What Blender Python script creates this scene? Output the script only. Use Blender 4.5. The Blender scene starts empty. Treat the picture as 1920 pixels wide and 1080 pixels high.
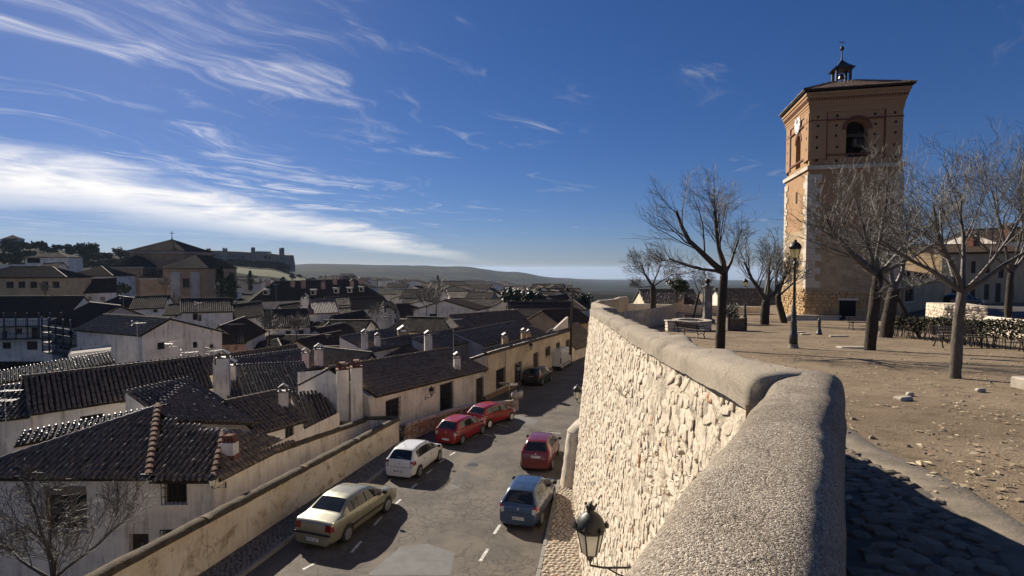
import bpy, bmesh, math, random
import numpy as np
from mathutils import Vector, Matrix

# ------------------------------------------------------------------ scene, camera, sky, sun
S = bpy.context.scene
COL = S.collection
R = math.radians
random.seed(7)
rng = np.random.default_rng(11)

CAMZ = 12.0
PITCH = math.atan(37 / 1000.0)
cam_d = bpy.data.cameras.new('camera')
cam = bpy.data.objects.new('camera', cam_d)
COL.objects.link(cam)
cam.location = (0, 0, CAMZ)
cam.rotation_euler = (math.pi / 2 - PITCH, 0, 0)
cam_d.sensor_width = 36
cam_d.lens = 36 * 1000 / 1920.0
cam_d.clip_start = 0.05
cam_d.clip_end = 60000
S.camera = cam

SUN_AZ = math.atan2(-0.60, 0.80)          # from +Y towards +X
SUN_EL = R(30)
SUN_DIR = Vector((math.sin(SUN_AZ) * math.cos(SUN_EL), math.cos(SUN_AZ) * math.cos(SUN_EL), math.sin(SUN_EL)))
sun_d = bpy.data.lights.new('sun', 'SUN')
sun_d.energy = 5.0
sun_d.angle = R(0.5)
sun_d.color = (1.0, 0.90, 0.76)
sun = bpy.data.objects.new('sun', sun_d)
COL.objects.link(sun)
sun.rotation_euler = SUN_DIR.to_track_quat('Z', 'Y').to_euler()

S.view_settings.view_transform = 'Standard'
S.view_settings.look = 'None'
S.view_settings.exposure = 0.72
S.view_settings.gamma = 1.0
S.view_settings.use_curve_mapping = False
S.render.engine = 'CYCLES'
S.cycles.max_bounces = 5
S.cycles.diffuse_bounces = 3
S.cycles.glossy_bounces = 2
S.cycles.transmission_bounces = 2
S.cycles.caustics_reflective = False
S.cycles.caustics_refractive = False


class NT:
    """small node-tree helper"""
    def __init__(s, tree):
        s.t = tree
        tree.nodes.clear()

    def n(s, kind, ins=None, **props):
        nd = s.t.nodes.new(kind)
        for k, v in props.items():
            setattr(nd, k, v)
        if ins:
            for k, v in ins.items():
                if isinstance(v, tuple) and len(v) == 2 and hasattr(v[0], 'outputs'):
                    s.t.links.new(v[0].outputs[v[1]], nd.inputs[k])
                elif hasattr(v, 'outputs'):
                    s.t.links.new(v.outputs[0], nd.inputs[k])
                else:
                    nd.inputs[k].default_value = v
        return nd

    def math(s, op, a, b=0.0, c=0.0, clamp=False):
        m = s.n('ShaderNodeMath', {0: a, 1: b, 2: c}, operation=op)
        m.use_clamp = clamp
        return m

    def smooth(s, x, lo, hi):
        return s.n('ShaderNodeMapRange', {'Value': x, 'From Min': lo, 'From Max': hi, 'To Min': 0.0, 'To Max': 1.0},
                   interpolation_type='SMOOTHSTEP')

    def mix(s, fac, a, b, blend='MIX'):
        m = s.n('ShaderNodeMix', data_type='RGBA', blend_type=blend)
        for i, v in ((0, fac), (6, a), (7, b)):
            if isinstance(v, tuple) and len(v) == 2 and hasattr(v[0], 'outputs'):
                s.t.links.new(v[0].outputs[v[1]], m.inputs[i])
            elif hasattr(v, 'outputs'):
                s.t.links.new(v.outputs[0], m.inputs[i])
            else:
                m.inputs[i].default_value = v if i == 0 else (tuple(v) + (1.0,))[:4]
        return (m, 2)

    def link(s, a, ao, b, bi):
        s.t.links.new(a.outputs[ao], b.inputs[bi])


# world: physical sky plus thin cirrus that lies on a high layer
W0 = bpy.data.worlds.new('World')
S.world = W0
W0.use_nodes = True
W0.cycles.sampling_method = 'MANUAL'
W0.cycles.sample_map_resolution = 256
nt = NT(W0.node_tree)
sky = nt.n('ShaderNodeTexSky', sky_type='NISHITA', sun_disc=False)
sky.sun_elevation = SUN_EL
sky.sun_rotation = SUN_AZ
sky.altitude = 750
sky.air_density = 0.95
sky.dust_density = 0.35
sky.ozone_density = 4.0
tc = nt.n('ShaderNodeTexCoord')
sep = nt.n('ShaderNodeSeparateXYZ', {0: (tc, 0)})
az = nt.math('ARCTAN2', (sep, 0), (sep, 1))                       # radians, 0 straight ahead, + right
el = nt.math('ARCSINE', (sep, 2))
zc = nt.math('MAXIMUM', (sep, 2), 0.03)
px = nt.math('DIVIDE', (sep, 0), zc)
py = nt.math('DIVIDE', (sep, 1), zc)
# warped coordinates on the cloud layer
lay = nt.n('ShaderNodeCombineXYZ', {0: px, 1: py, 2: 0.0})
wn = nt.n('ShaderNodeTexNoise', {'Vector': lay, 'Scale': 0.55, 'Detail': 3.0, 'Roughness': 0.5})
wv = nt.n('ShaderNodeVectorMath', {0: (wn, 1), 1: (0.5, 0.5, 0.5)}, operation='SUBTRACT')
wv2 = nt.n('ShaderNodeVectorMath', {0: wv, 'Scale': 2.3}, operation='SCALE')
lay2 = nt.n('ShaderNodeVectorMath', {0: lay, 1: wv2}, operation='ADD')
mp0 = nt.n('ShaderNodeMapping', {'Vector': lay2, 'Rotation': (0, 0, R(-66))})
mp = nt.n('ShaderNodeMapping', {'Vector': mp0, 'Location': (3.7, 4.1, 0.0), 'Scale': (0.6, 2.3, 1.0)})
streak = nt.n('ShaderNodeTexNoise', {'Vector': mp, 'Scale': 1.3, 'Detail': 9.0, 'Roughness': 0.62, 'Distortion': 0.35})
fine = nt.n('ShaderNodeTexNoise', {'Vector': mp, 'Scale': 5.0, 'Detail': 6.0, 'Roughness': 0.65})
# bank of cirrostratus low in the west
wob = nt.n('ShaderNodeTexNoise', {'Vector': nt.n('ShaderNodeCombineXYZ', {0: nt.math('MULTIPLY', az, 4.0), 1: nt.math('MULTIPLY', el, 26.0), 2: 0.0}),
                                  'Scale': 1.6, 'Detail': 8.0, 'Roughness': 0.6, 'Distortion': 0.4})
wobc = nt.math('SUBTRACT', (wob, 0), 0.5)
t_az = nt.n('ShaderNodeMapRange', {'Value': az, 'From Min': R(-38), 'From Max': R(-3), 'To Min': 0.0, 'To Max': 1.0})
cen = nt.n('ShaderNodeMapRange', {'Value': (t_az, 0), 'From Min': 0.0, 'From Max': 1.0, 'To Min': R(7.0), 'To Max': R(0.9)})
thk = nt.n('ShaderNodeMapRange', {'Value': (t_az, 0), 'From Min': 0.0, 'From Max': 1.0, 'To Min': R(2.3), 'To Max': R(0.45)})
cen2 = nt.math('ADD', cen, nt.math('MULTIPLY', wobc, R(3.0)))
dd = nt.math('DIVIDE', nt.math('ABSOLUTE', nt.math('SUBTRACT', el, cen2)), thk)
band = nt.math('SUBTRACT', 1.0, nt.smooth(dd, 0.1, 1.5))
bandtex = nt.n('ShaderNodeMapRange', {'Value': (wob, 0), 'From Min': 0.3, 'From Max': 0.62, 'To Min': 0.30, 'To Max': 1.0})
band = nt.math('MULTIPLY', band, bandtex)
fade = nt.n('ShaderNodeMapRange', {'Value': az, 'From Min': R(-14), 'From Max': R(-1), 'To Min': 1.0, 'To Max': 0.0}, interpolation_type='SMOOTHSTEP')
band = nt.math('MULTIPLY', band, fade)
# wisps higher up, denser towards the west
big = nt.n('ShaderNodeTexNoise', {'Vector': lay, 'Scale': 0.42, 'Detail': 2.0})
bigm = nt.smooth((big, 0), 0.44, 0.62)
west = nt.n('ShaderNodeMapRange', {'Value': az, 'From Min': R(-22), 'From Max': R(4), 'To Min': 1.0, 'To Max': 0.0},
            interpolation_type='SMOOTHSTEP')
cov = nt.math('ADD', nt.math('MULTIPLY', west, 0.14), nt.math('MULTIPLY', bigm, 0.13))
ws = nt.math('ADD', (streak, 0), cov)
wisp = nt.smooth(ws, 0.64, 1.02)
wisp = nt.math('MULTIPLY', wisp, nt.n('ShaderNodeMapRange', {'Value': (fine, 0), 'From Min': 0.3, 'From Max': 0.7, 'To Min': 0.35, 'To Max': 1.0}))
low = nt.smooth(el, R(1.0), R(6.0))
wisp = nt.math('MULTIPLY', nt.math('MULTIPLY', wisp, low), 0.72)
cl = nt.math('MAXIMUM', band, wisp, clamp=True)
# glow of thin cloud towards the sun
dotv = nt.n('ShaderNodeVectorMath', {0: (tc, 0), 1: tuple(SUN_DIR)}, operation='DOT_PRODUCT')
sunny = nt.n('ShaderNodeMapRange', {'Value': (dotv, 1), 'From Min': 0.6, 'From Max': 1.0, 'To Min': 8.2, 'To Max': 14.0})
ccol = nt.n('ShaderNodeVectorMath', {0: (1.0, 0.955, 0.90), 'Scale': sunny}, operation='SCALE')
gm = nt.n('ShaderNodeGamma', {'Color': (sky, 0), 'Gamma': 0.8})
hs = nt.n('ShaderNodeHueSaturation', {'Color': gm, 'Saturation': 1.28, 'Value': 1.0})
tint = nt.mix(1.0, (hs, 0), (0.60, 0.695, 1.0), 'MULTIPLY')
skyc = nt.mix(cl, tint, ccol)
bg = nt.n('ShaderNodeBackground', {'Color': skyc, 'Strength': 0.056})
wo = nt.n('ShaderNodeOutputWorld', {'Surface': bg})


# ------------------------------------------------------------------ pixel measurements -> points
def P(u, v, y):
    a = (u - 960) / 1000.0
    b = (540 - v) / 1000.0
    t = y / (math.cos(PITCH) + b * math.sin(PITCH))
    return Vector((a * t, y, CAMZ + t * (-math.sin(PITCH) + b * math.cos(PITCH))))


def lerp(a, b, t):
    return a + (b - a) * t


def interp(x, xs, ys):
    return float(np.interp(x, xs, ys))


# ------------------------------------------------------------------ mesh builder
ROOTLOC = {}


class MB:
    def __init__(s):
        s.v = []
        s.f = []

    def add(s, verts, faces):
        o = len(s.v)
        s.v.extend([tuple(p) for p in verts])
        s.f.extend([tuple(i + o for i in f) for f in faces])
        return s

    def box(s, c, size, rz=0.0, ax=None):
        c = Vector(c)
        hx, hy, hz = [k / 2 for k in size]
        if ax is None:
            X = Vector((math.cos(rz), math.sin(rz), 0)); Y = Vector((-math.sin(rz), math.cos(rz), 0)); Z = Vector((0, 0, 1))
        else:
            X, Y, Z = [Vector(k).normalized() for k in ax]
        vs = [c + X * (sx * hx) + Y * (sy * hy) + Z * (sz * hz) for sz in (-1, 1) for sx, sy in ((-1, -1), (1, -1), (1, 1), (-1, 1))]
        return s.add(vs, [(3, 2, 1, 0), (4, 5, 6, 7), (0, 1, 5, 4), (1, 2, 6, 5), (2, 3, 7, 6), (3, 0, 4, 7)])

    def cbox(s, c, size, b=0.02, rz=0.0, ax=None):
        """box with chamfered edges (rounded look)"""
        bm = bmesh.new()
        bmesh.ops.create_cube(bm, size=1.0)
        for v in bm.verts:
            v.co = Vector((v.co.x * size[0], v.co.y * size[1], v.co.z * size[2]))
        bmesh.ops.bevel(bm, geom=list(bm.edges), offset=min(b, min(size) * 0.45), segments=1, affect='EDGES')
        if ax is None:
            X = Vector((math.cos(rz), math.sin(rz), 0)); Y = Vector((-math.sin(rz), math.cos(rz), 0)); Z = Vector((0, 0, 1))
        else:
            X, Y, Z = [Vector(k).normalized() for k in ax]
        c = Vector(c)
        bm.verts.index_update()
        vs = [c + X * v.co.x + Y * v.co.y + Z * v.co.z for v in bm.verts]
        fs = [tuple(v.index for v in f.verts) for f in bm.faces]
        bm.free()
        return s.add(vs, fs)

    def bar(s, p0, p1, w, h=None, up=(0, 0, 1)):
        p0 = Vector(p0); p1 = Vector(p1)
        d = p1 - p0
        if d.length < 1e-6:
            return s
        X = d.normalized()
        u = Vector(up)
        if abs(X.dot(u)) > 0.98:
            u = Vector((0, 1, 0)) if abs(X.y) < 0.9 else Vector((1, 0, 0))
        Y = u.cross(X).normalized(); Z = X.cross(Y)
        return s.box((p0 + p1) / 2, (d.length, w, h or w), ax=(X, Y, Z))

    def prism(s, poly, z0, z1):
        n = len(poly)
        vs = [(p[0], p[1], z0) for p in poly] + [(p[0], p[1], z1) for p in poly]
        fs = [tuple(range(n - 1, -1, -1)), tuple(range(n, 2 * n))] + [(i, (i + 1) % n, n + (i + 1) % n, n + i) for i in range(n)]
        return s.add(vs, fs)

    def slab(s, poly3, t):
        """polygon in space thickened downwards by vector t"""
        n = len(poly3)
        t = Vector(t)
        vs = [Vector(p) for p in poly3] + [Vector(p) + t for p in poly3]
        fs = [tuple(range(n)), tuple(range(2 * n - 1, n - 1, -1))] + [(i, i + n, (i + 1) % n + n, (i + 1) % n) for i in range(n)]
        return s.add(vs, fs)

    def tube(s, pts, rad, n=8, cap=True):
        pts = [Vector(p) for p in pts]
        if not hasattr(rad, '__len__'):
            rad = [rad] * len(pts)
        vs = []; fs = []
        prevU = None
        for i, p in enumerate(pts):
            d = (pts[min(i + 1, len(pts) - 1)] - pts[max(i - 1, 0)])
            if d.length < 1e-9:
                d = Vector((0, 0, 1))
            d.normalize()
            if prevU is None:
                a = Vector((0, 0, 1)) if abs(d.z) < 0.9 else Vector((1, 0, 0))
                U = d.cross(a).normalized()
            else:
                U = (prevU - d * prevU.dot(d))
                U = U.normalized() if U.length > 1e-6 else d.orthogonal().normalized()
            prevU = U
            V = d.cross(U)
            for k in range(n):
                a = 2 * math.pi * k / n
                vs.append(p + (U * math.cos(a) + V * math.sin(a)) * rad[i])
        for i in range(len(pts) - 1):
            for k in range(n):
                fs.append((i * n + k, i * n + (k + 1) % n, (i + 1) * n + (k + 1) % n, (i + 1) * n + k))
        if cap:
            fs.append(tuple(range(n - 1, -1, -1)))
            fs.append(tuple(range((len(pts) - 1) * n, len(pts) * n)))
        return s.add(vs, fs)

    def lathe(s, prof, n=16, c=(0, 0, 0), axis='Z', rot=0.0):
        c = Vector(c)
        vs = []; fs = []
        for r, z in prof:
            for k in range(n):
                a = 2 * math.pi * k / n + rot
                p = (r * math.cos(a), r * math.sin(a), z)
                if axis == 'Y':
                    p = (p[0], p[2], p[1])
                elif axis == 'X':
                    p = (p[2], p[0], p[1])
                vs.append(c + Vector(p))
        m = len(prof)
        for i in range(m - 1):
            for k in range(n):
                fs.append((i * n + k, i * n + (k + 1) % n, (i + 1) * n + (k + 1) % n, (i + 1) * n + k))
        fs.append(tuple(range(n - 1, -1, -1)))
        fs.append(tuple(range((m - 1) * n, m * n)))
        return s.add(vs, fs)

    def grid(s, pts):
        """pts[i][j] rows of points"""
        a = len(pts); b = len(pts[0])
        vs = [p for row in pts for p in row]
        fs = [(i * b + j, i * b + j + 1, (i + 1) * b + j + 1, (i + 1) * b + j) for i in range(a - 1) for j in range(b - 1)]
        return s.add(vs, fs)

    def xform(s, M):
        s.v = [tuple(M @ Vector(p)) for p in s.v]
        return s

    def mesh(s, name, mat, smooth=False):
        me = bpy.data.meshes.new(name)
        me.from_pydata(s.v, [], s.f)
        if mat is not None:
            me.materials.append(mat)
        if smooth:
            me.polygons.foreach_set('use_smooth', [True] * len(me.polygons))
        me.update()
        return me

    def build(s, name, mat, parent=None, smooth=False):
        return obj(name, s.mesh(name, mat, smooth), parent)


def obj(name, me, parent=None):
    o = bpy.data.objects.new(name, me)
    COL.objects.link(o)
    if parent is not None:
        o.parent = parent
        if parent.name in ROOTLOC:
            o.matrix_parent_inverse = ROOTLOC[parent.name]
    return o


def tag(o, label=None, cat=None, group=None, kind=None):
    if label: o['label'] = label
    if cat: o['category'] = cat
    if group: o['group'] = group
    if kind: o['kind'] = kind
    return o


def root(name, label, cat, loc=(0, 0, 0), group=None):
    o = bpy.data.objects.new(name, None)
    o.empty_display_size = 0.2
    COL.objects.link(o)
    o.location = loc
    ROOTLOC[o.name] = Matrix.Translation(-Vector(loc))
    return tag(o, label, cat, group)


def struct(name, mb, mat, smooth=False):
    return tag(mb.build(name, mat, None, smooth), kind='structure')


def copy_tree(o, parent=None):
    c = o.copy()
    COL.objects.link(c)
    if parent is not None:
        c.parent = parent
    for ch in list(o.children):
        copy_tree(ch, c)
    return c


def mesh_np(name, V, F, mat, smooth=False):
    """fast mesh from numpy verts (n,3) and quads/tris (m,k)"""
    me = bpy.data.meshes.new(name)
    k = F.shape[1]
    me.vertices.add(len(V)); me.vertices.foreach_set('co', V.astype(np.float32).ravel())
    me.loops.add(F.size); me.loops.foreach_set('vertex_index', F.astype(np.int32).ravel())
    me.polygons.add(len(F))
    me.polygons.foreach_set('loop_start', np.arange(0, F.size, k, dtype=np.int32))
    me.polygons.foreach_set('loop_total', np.full(len(F), k, dtype=np.int32))
    if smooth:
        me.polygons.foreach_set('use_smooth', np.ones(len(F), dtype=bool))
    if mat is not None:
        me.materials.append(mat)
    me.update(calc_edges=True)
    me.validate()
    return me


FONT = bpy.data.curves.new('fnt', 'FONT')


def text_mb(txt, size, o, right, up, thick=0.002):
    """flat lettering centred at o"""
    cu = bpy.data.curves.new('lettering', 'FONT')
    cu.body = txt; cu.size = size; cu.align_x = 'CENTER'; cu.align_y = 'CENTER'; cu.extrude = thick
    cu.resolution_u = 2
    ob = bpy.data.objects.new('lettering_tmp', cu)
    COL.objects.link(ob)
    dg = bpy.context.evaluated_depsgraph_get()
    me = bpy.data.meshes.new_from_object(ob.evaluated_get(dg))
    right = Vector(right).normalized(); up = Vector(up).normalized(); nn = right.cross(up)
    mb = MB()
    mb.add([Vector(o) + right * v.co.x + up * v.co.y + nn * v.co.z for v in me.vertices], [tuple(p.vertices) for p in me.polygons])
    bpy.data.objects.remove(ob)
    bpy.data.meshes.remove(me)
    return mb

# ------------------------------------------------------------------ materials
MATS = {}


def newmat(name):
    m = bpy.data.materials.new(name)
    m.use_nodes = True
    n = NT(m.node_tree)
    b = n.n('ShaderNodeBsdfPrincipled')
    n.n('ShaderNodeOutputMaterial', {'Surface': (b, 0)})
    MATS[name] = m
    return m, n, b


def setc(n, b, col):
    if isinstance(col, tuple) and len(col) == 2 and hasattr(col[0], 'outputs'):
        n.t.links.new(col[0].outputs[col[1]], b.inputs['Base Color'])
    else:
        b.inputs['Base Color'].default_value = (tuple(col) + (1,))[:4]


def coords(n, world=True):
    if world:
        g = n.n('ShaderNodeNewGeometry')
        return (g, 0)
    t = n.n('ShaderNodeTexCoord')
    return (t, 3)


def simple(name, c, rough=0.6, metal=0.0, spec=0.5, var=0.12, scale=6.0, bump=0.0, bscale=40.0, c2=None, world=False, coat=0.0, dirt=0.0):
    """base colour with cloudy variation, per-object tint and fine relief"""
    m, n, b = newmat(name)
    co = coords(n, world)
    nz = n.n('ShaderNodeTexNoise', {'Vector': co, 'Scale': scale, 'Detail': 5.0, 'Roughness': 0.6})
    c2 = c2 or tuple(max(0, k * (1 - 2.2 * var)) for k in c)
    f = n.smooth((nz, 0), 0.35, 0.68)
    col = n.mix(f, c, c2)
    setc(n, b, col)
    b.inputs['Roughness'].default_value = rough
    b.inputs['Metallic'].default_value = metal
    b.inputs['Specular IOR Level'].default_value = spec
    if coat:
        b.inputs['Coat Weight'].default_value = coat
        b.inputs['Coat Roughness'].default_value = 0.06
    if bump:
        nb = n.n('ShaderNodeTexNoise', {'Vector': co, 'Scale': bscale, 'Detail': 4.0, 'Roughness': 0.65})
        bp = n.n('ShaderNodeBump', {'Height': (nb, 0), 'Strength': min(1.0, bump), 'Distance': 0.6 / bscale})
        n.link(bp, 0, b, 'Normal')
    return m


def plaster(name, c, stain=(0.24, 0.20, 0.16), amount=0.5, bump=0.35):
    """lime render with blotches and rain streaks"""
    m, n, b = newmat(name)
    co = coords(n)
    big = n.n('ShaderNodeTexNoise', {'Vector': co, 'Scale': 0.5, 'Detail': 6.0, 'Roughness': 0.65})
    mp = n.n('ShaderNodeMapping', {'Vector': co, 'Scale': (3.2, 3.2, 0.28)})
    st = n.n('ShaderNodeTexNoise', {'Vector': mp, 'Scale': 1.0, 'Detail': 6.0, 'Roughness': 0.7})
    fi = n.n('ShaderNodeTexNoise', {'Vector': co, 'Scale': 9.0, 'Detail': 5.0})
    c2 = tuple(k * 0.78 for k in c)
    col = n.mix(n.smooth((big, 0), 0.38, 0.66), c, c2)
    col = n.mix(n.math('MULTIPLY', n.smooth((fi, 0), 0.5, 0.75), 0.25), col, tuple(k * 0.6 for k in c))
    f = n.math('MULTIPLY', n.math('MULTIPLY', n.smooth((st, 0), 0.48, 0.70), n.smooth((big, 0), 0.36, 0.58)), amount)
    col = n.mix(f, col, stain)
    setc(n, b, col)
    b.inputs['Roughness'].default_value = 0.92
    b.inputs['Specular IOR Level'].default_value = 0.2
    nb = n.n('ShaderNodeTexNoise', {'Vector': co, 'Scale': 22.0, 'Detail': 5.0, 'Roughness': 0.7})
    bp = n.n('ShaderNodeBump', {'Height': (nb, 0), 'Strength': bump, 'Distance': 0.02})
    n.link(bp, 0, b, 'Normal')
    return m


M_WHITE = plaster('white_render', (0.83, 0.755, 0.65), amount=0.8)
M_WHITE2 = plaster('grey_white_render', (0.70, 0.655, 0.60), amount=0.95)
M_CREAM = plaster('cream_render', (0.76, 0.63, 0.45), stain=(0.22, 0.17, 0.12), amount=0.5)
M_OCHRE = plaster('ochre_render', (0.50, 0.365, 0.22), amount=0.5)
M_PINK = plaster('pink_render', (0.50, 0.30, 0.22), amount=0.4)
M_GREYW = plaster('grey_render', (0.36, 0.35, 0.34), amount=0.6)


def roadwall_mat():
    """road wall: cream render with damp and rust coloured blotches"""
    m, n, b = newmat('stained_wall_render')
    co = coords(n)
    big = n.n('ShaderNodeTexNoise', {'Vector': co, 'Scale': 0.55, 'Detail': 7.0, 'Roughness': 0.7})
    mid = n.n('ShaderNodeTexNoise', {'Vector': co, 'Scale': 1.7, 'Detail': 7.0, 'Roughness': 0.7, 'Distortion': 0.6})
    mp = n.n('ShaderNodeMapping', {'Vector': co, 'Scale': (4.0, 4.0, 0.5)})
    st = n.n('ShaderNodeTexNoise', {'Vector': mp, 'Scale': 1.0, 'Detail': 6.0, 'Roughness': 0.7})
    col = n.mix(n.smooth((big, 0), 0.35, 0.65), (0.76, 0.67, 0.53), (0.62, 0.52, 0.37))
    col = n.mix(n.math('MULTIPLY', n.smooth((mid, 0), 0.51, 0.68), 0.8), col, (0.27, 0.17, 0.09))
    col = n.mix(n.math('MULTIPLY', n.smooth((st, 0), 0.54, 0.74), 0.6), col, (0.16, 0.13, 0.10))
    setc(n, b, col)
    b.inputs['Roughness'].default_value = 0.93
    b.inputs['Specular IOR Level'].default_value = 0.2
    nb = n.n('ShaderNodeTexNoise', {'Vector': co, 'Scale': 9.0, 'Detail': 8.0, 'Roughness': 0.7})
    bp = n.n('ShaderNodeBump', {'Height': (nb, 0), 'Strength': 0.5, 'Distance': 0.03})
    n.link(bp, 0, b, 'Normal')
    return m


M_ROADWALL = roadwall_mat()


def tile_mat(name, a, bcol, lich, rough=0.42):
    """clay roof tile: per-tile tint (object random and a cell pattern), lichen"""
    m, n, b = newmat(name)
    co = coords(n)
    oi = n.n('ShaderNodeObjectInfo')
    vo = n.n('ShaderNodeTexVoronoi', {'Vector': co, 'Scale': 4.2, 'Randomness': 1.0}, feature='F1')
    vs = n.n('ShaderNodeSeparateColor', {0: (vo, 1)})
    rnd = n.math('FRACT', n.math('ADD', (vs, 0), (oi, 5)))
    col = n.mix(rnd, a, bcol)
    nz = n.n('ShaderNodeTexNoise', {'Vector': co, 'Scale': 2.2, 'Detail': 7.0, 'Roughness': 0.75})
    col = n.mix(n.math('MULTIPLY', n.smooth((nz, 0), 0.45, 0.66), 0.75), col, lich)
    setc(n, b, col)
    rr = n.n('ShaderNodeMapRange', {'Value': rnd, 'To Min': rough - 0.1, 'To Max': rough + 0.25})
    n.link(rr, 0, b, 'Roughness')
    b.inputs['Specular IOR Level'].default_value = 0.55
    nb = n.n('ShaderNodeTexNoise', {'Vector': co, 'Scale': 30.0, 'Detail': 4.0})
    bp = n.n('ShaderNodeBump', {'Height': (nb, 0), 'Strength': 0.3, 'Distance': 0.01})
    n.link(bp, 0, b, 'Normal')
    return m


M_TILE = tile_mat('clay_tile', (0.17, 0.115, 0.08), (0.042, 0.033, 0.027), (0.105, 0.093, 0.072), 0.34)
M_TILE_RED = tile_mat('red_clay_tile', (0.24, 0.085, 0.05), (0.17, 0.07, 0.045), (0.15, 0.11, 0.08), 0.6)
M_TILE_OR = tile_mat('orange_clay_tile', (0.25, 0.13, 0.07), (0.16, 0.09, 0.055), (0.13, 0.11, 0.085))
M_UNDER = simple('channel_shade', (0.03, 0.023, 0.018), 0.95, var=0.2, world=True)  # near black in place of the shade in the channels between tiles


def far_tile_mat():
    """roof covering seen from far: relief of tile rows running down the slope (UV: u along eave, v up slope, metres)"""
    m, n, b = newmat('far_roof_tiles')
    uv = n.n('ShaderNodeUVMap')
    se = n.n('ShaderNodeSeparateXYZ', {0: (uv, 0)})
    su = n.math('SINE', n.math('MULTIPLY', (se, 0), 2 * math.pi / 0.27))
    fv = n.math('FRACT', n.math('MULTIPLY', (se, 1), 1 / 0.4))
    co = coords(n)
    oi = n.n('ShaderNodeObjectInfo')
    nz = n.n('ShaderNodeTexNoise', {'Vector': co, 'Scale': 0.9, 'Detail': 8.0, 'Roughness': 0.75})
    vo = n.n('ShaderNodeTexVoronoi', {'Vector': co, 'Scale': 2.6})
    vs = n.n('ShaderNodeSeparateColor', {0: (vo, 1)})
    col = n.mix((vs, 0), (0.072, 0.048, 0.034), (0.042, 0.033, 0.027))
    col = n.mix(n.math('MULTIPLY', n.smooth((nz, 0), 0.42, 0.66), 0.7), col, (0.056, 0.051, 0.042))
    col = n.mix(n.math('MULTIPLY', (oi, 5), 0.3), col, (0.095, 0.054, 0.036))
    b.inputs['Specular IOR Level'].default_value = 0.12
    setc(n, b, col)
    rr = n.n('ShaderNodeMapRange', {'Value': (vs, 1), 'To Min': 0.7, 'To Max': 0.95})
    n.link(rr, 0, b, 'Roughness')
    h = n.math('ADD', n.math('MULTIPLY', fv, -0.8), n.math('MULTIPLY', (vs, 2), 0.6))
    bp = n.n('ShaderNodeBump', {'Height': h, 'Strength': 0.8, 'Distance': 0.022})
    n.link(bp, 0, b, 'Normal')
    return m


M_FARTILE = far_tile_mat()


def coping_mat(name='pebbled_mortar', light=0.0):
    m, n, b = newmat(name)
    co = coords(n)
    v1 = n.n('ShaderNodeTexVoronoi', {'Vector': co, 'Scale': 130.0, 'Randomness': 1.0}, feature='F1')
    v2 = n.n('ShaderNodeTexVoronoi', {'Vector': co, 'Scale': 290.0, 'Randomness': 1.0}, feature='F1')
    s1 = n.n('ShaderNodeSeparateColor', {0: (v1, 1)})
    big = n.n('ShaderNodeTexNoise', {'Vector': co, 'Scale': 2.4, 'Detail': 6.0, 'Roughness': 0.6})
    col = n.mix(n.smooth((big, 0), 0.35, 0.65), (0.47, 0.395, 0.305), (0.35, 0.29, 0.22))
    col = n.mix(n.math('MULTIPLY', n.smooth((s1, 0), 0.5, 0.9), 0.9), col, (0.62, 0.545, 0.44))
    col = n.mix(n.math('MULTIPLY', n.smooth((s1, 1), 0.5, 0.9), 0.9), col, (0.20, 0.16, 0.12))
    lic = n.n('ShaderNodeTexNoise', {'Vector': co, 'Scale': 7.0, 'Detail': 8.0, 'Roughness': 0.75})
    col = n.mix(n.math('MULTIPLY', n.smooth((lic, 0), 0.60, 0.78), 0.5), col, (0.15, 0.13, 0.10))
    if light: col = n.mix(light, col, (0.60, 0.51, 0.39))
    blot = n.n('ShaderNodeTexNoise', {'Vector': co, 'Scale': 1.1, 'Detail': 9.0, 'Roughness': 0.72, 'Distortion': 0.5})
    col = n.mix(n.math('MULTIPLY', n.smooth((blot, 0), 0.50, 0.66), 0.55), col, (0.20, 0.165, 0.125))
    wn_ = n.n('ShaderNodeTexNoise', {'Vector': co, 'Scale': 5.0, 'Detail': 5.0})
    cw_ = n.n('ShaderNodeVectorMath', {0: co, 1: n.n('ShaderNodeVectorMath', {0: (wn_, 1), 'Scale': 0.22}, operation='SCALE')}, operation='ADD')
    ck_ = n.n('ShaderNodeTexVoronoi', {'Vector': cw_, 'Scale': 0.85}, feature='DISTANCE_TO_EDGE')
    crack = n.math('MULTIPLY', n.math('SUBTRACT', 1.0, n.smooth((ck_, 0), 0.0005, 0.004)), n.smooth((big, 0), 0.42, 0.55))
    col = n.mix(n.math('MULTIPLY', crack, 0.5), col, (0.06, 0.05, 0.04))
    setc(n, b, col)
    b.inputs['Roughness'].default_value = 0.95
    b.inputs['Specular IOR Level'].default_value = 0.25
    n3 = n.n('ShaderNodeTexNoise', {'Vector': co, 'Scale': 60.0, 'Detail': 6.0, 'Roughness': 0.7})
    h = n.math('ADD', n.math('MULTIPLY', (v1, 0), -35.0), n.math('MULTIPLY', (v2, 0), -25.0))
    h = n.math('ADD', h, n.math('MULTIPLY', (n3, 0), 1.2))
    bp0 = n.n('ShaderNodeBump', {'Height': n.math('SUBTRACT', n.math('MULTIPLY', (blot, 0), 2.0), crack), 'Strength': 0.5, 'Distance': 0.03})
    bp = n.n('ShaderNodeBump', {'Height': h, 'Strength': 0.6, 'Distance': 0.004, 'Normal': bp0})
    n.link(bp, 0, b, 'Normal')
    return m


M_COPING = coping_mat()
M_COPING2 = coping_mat('lime_coping', 0.5)


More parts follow.
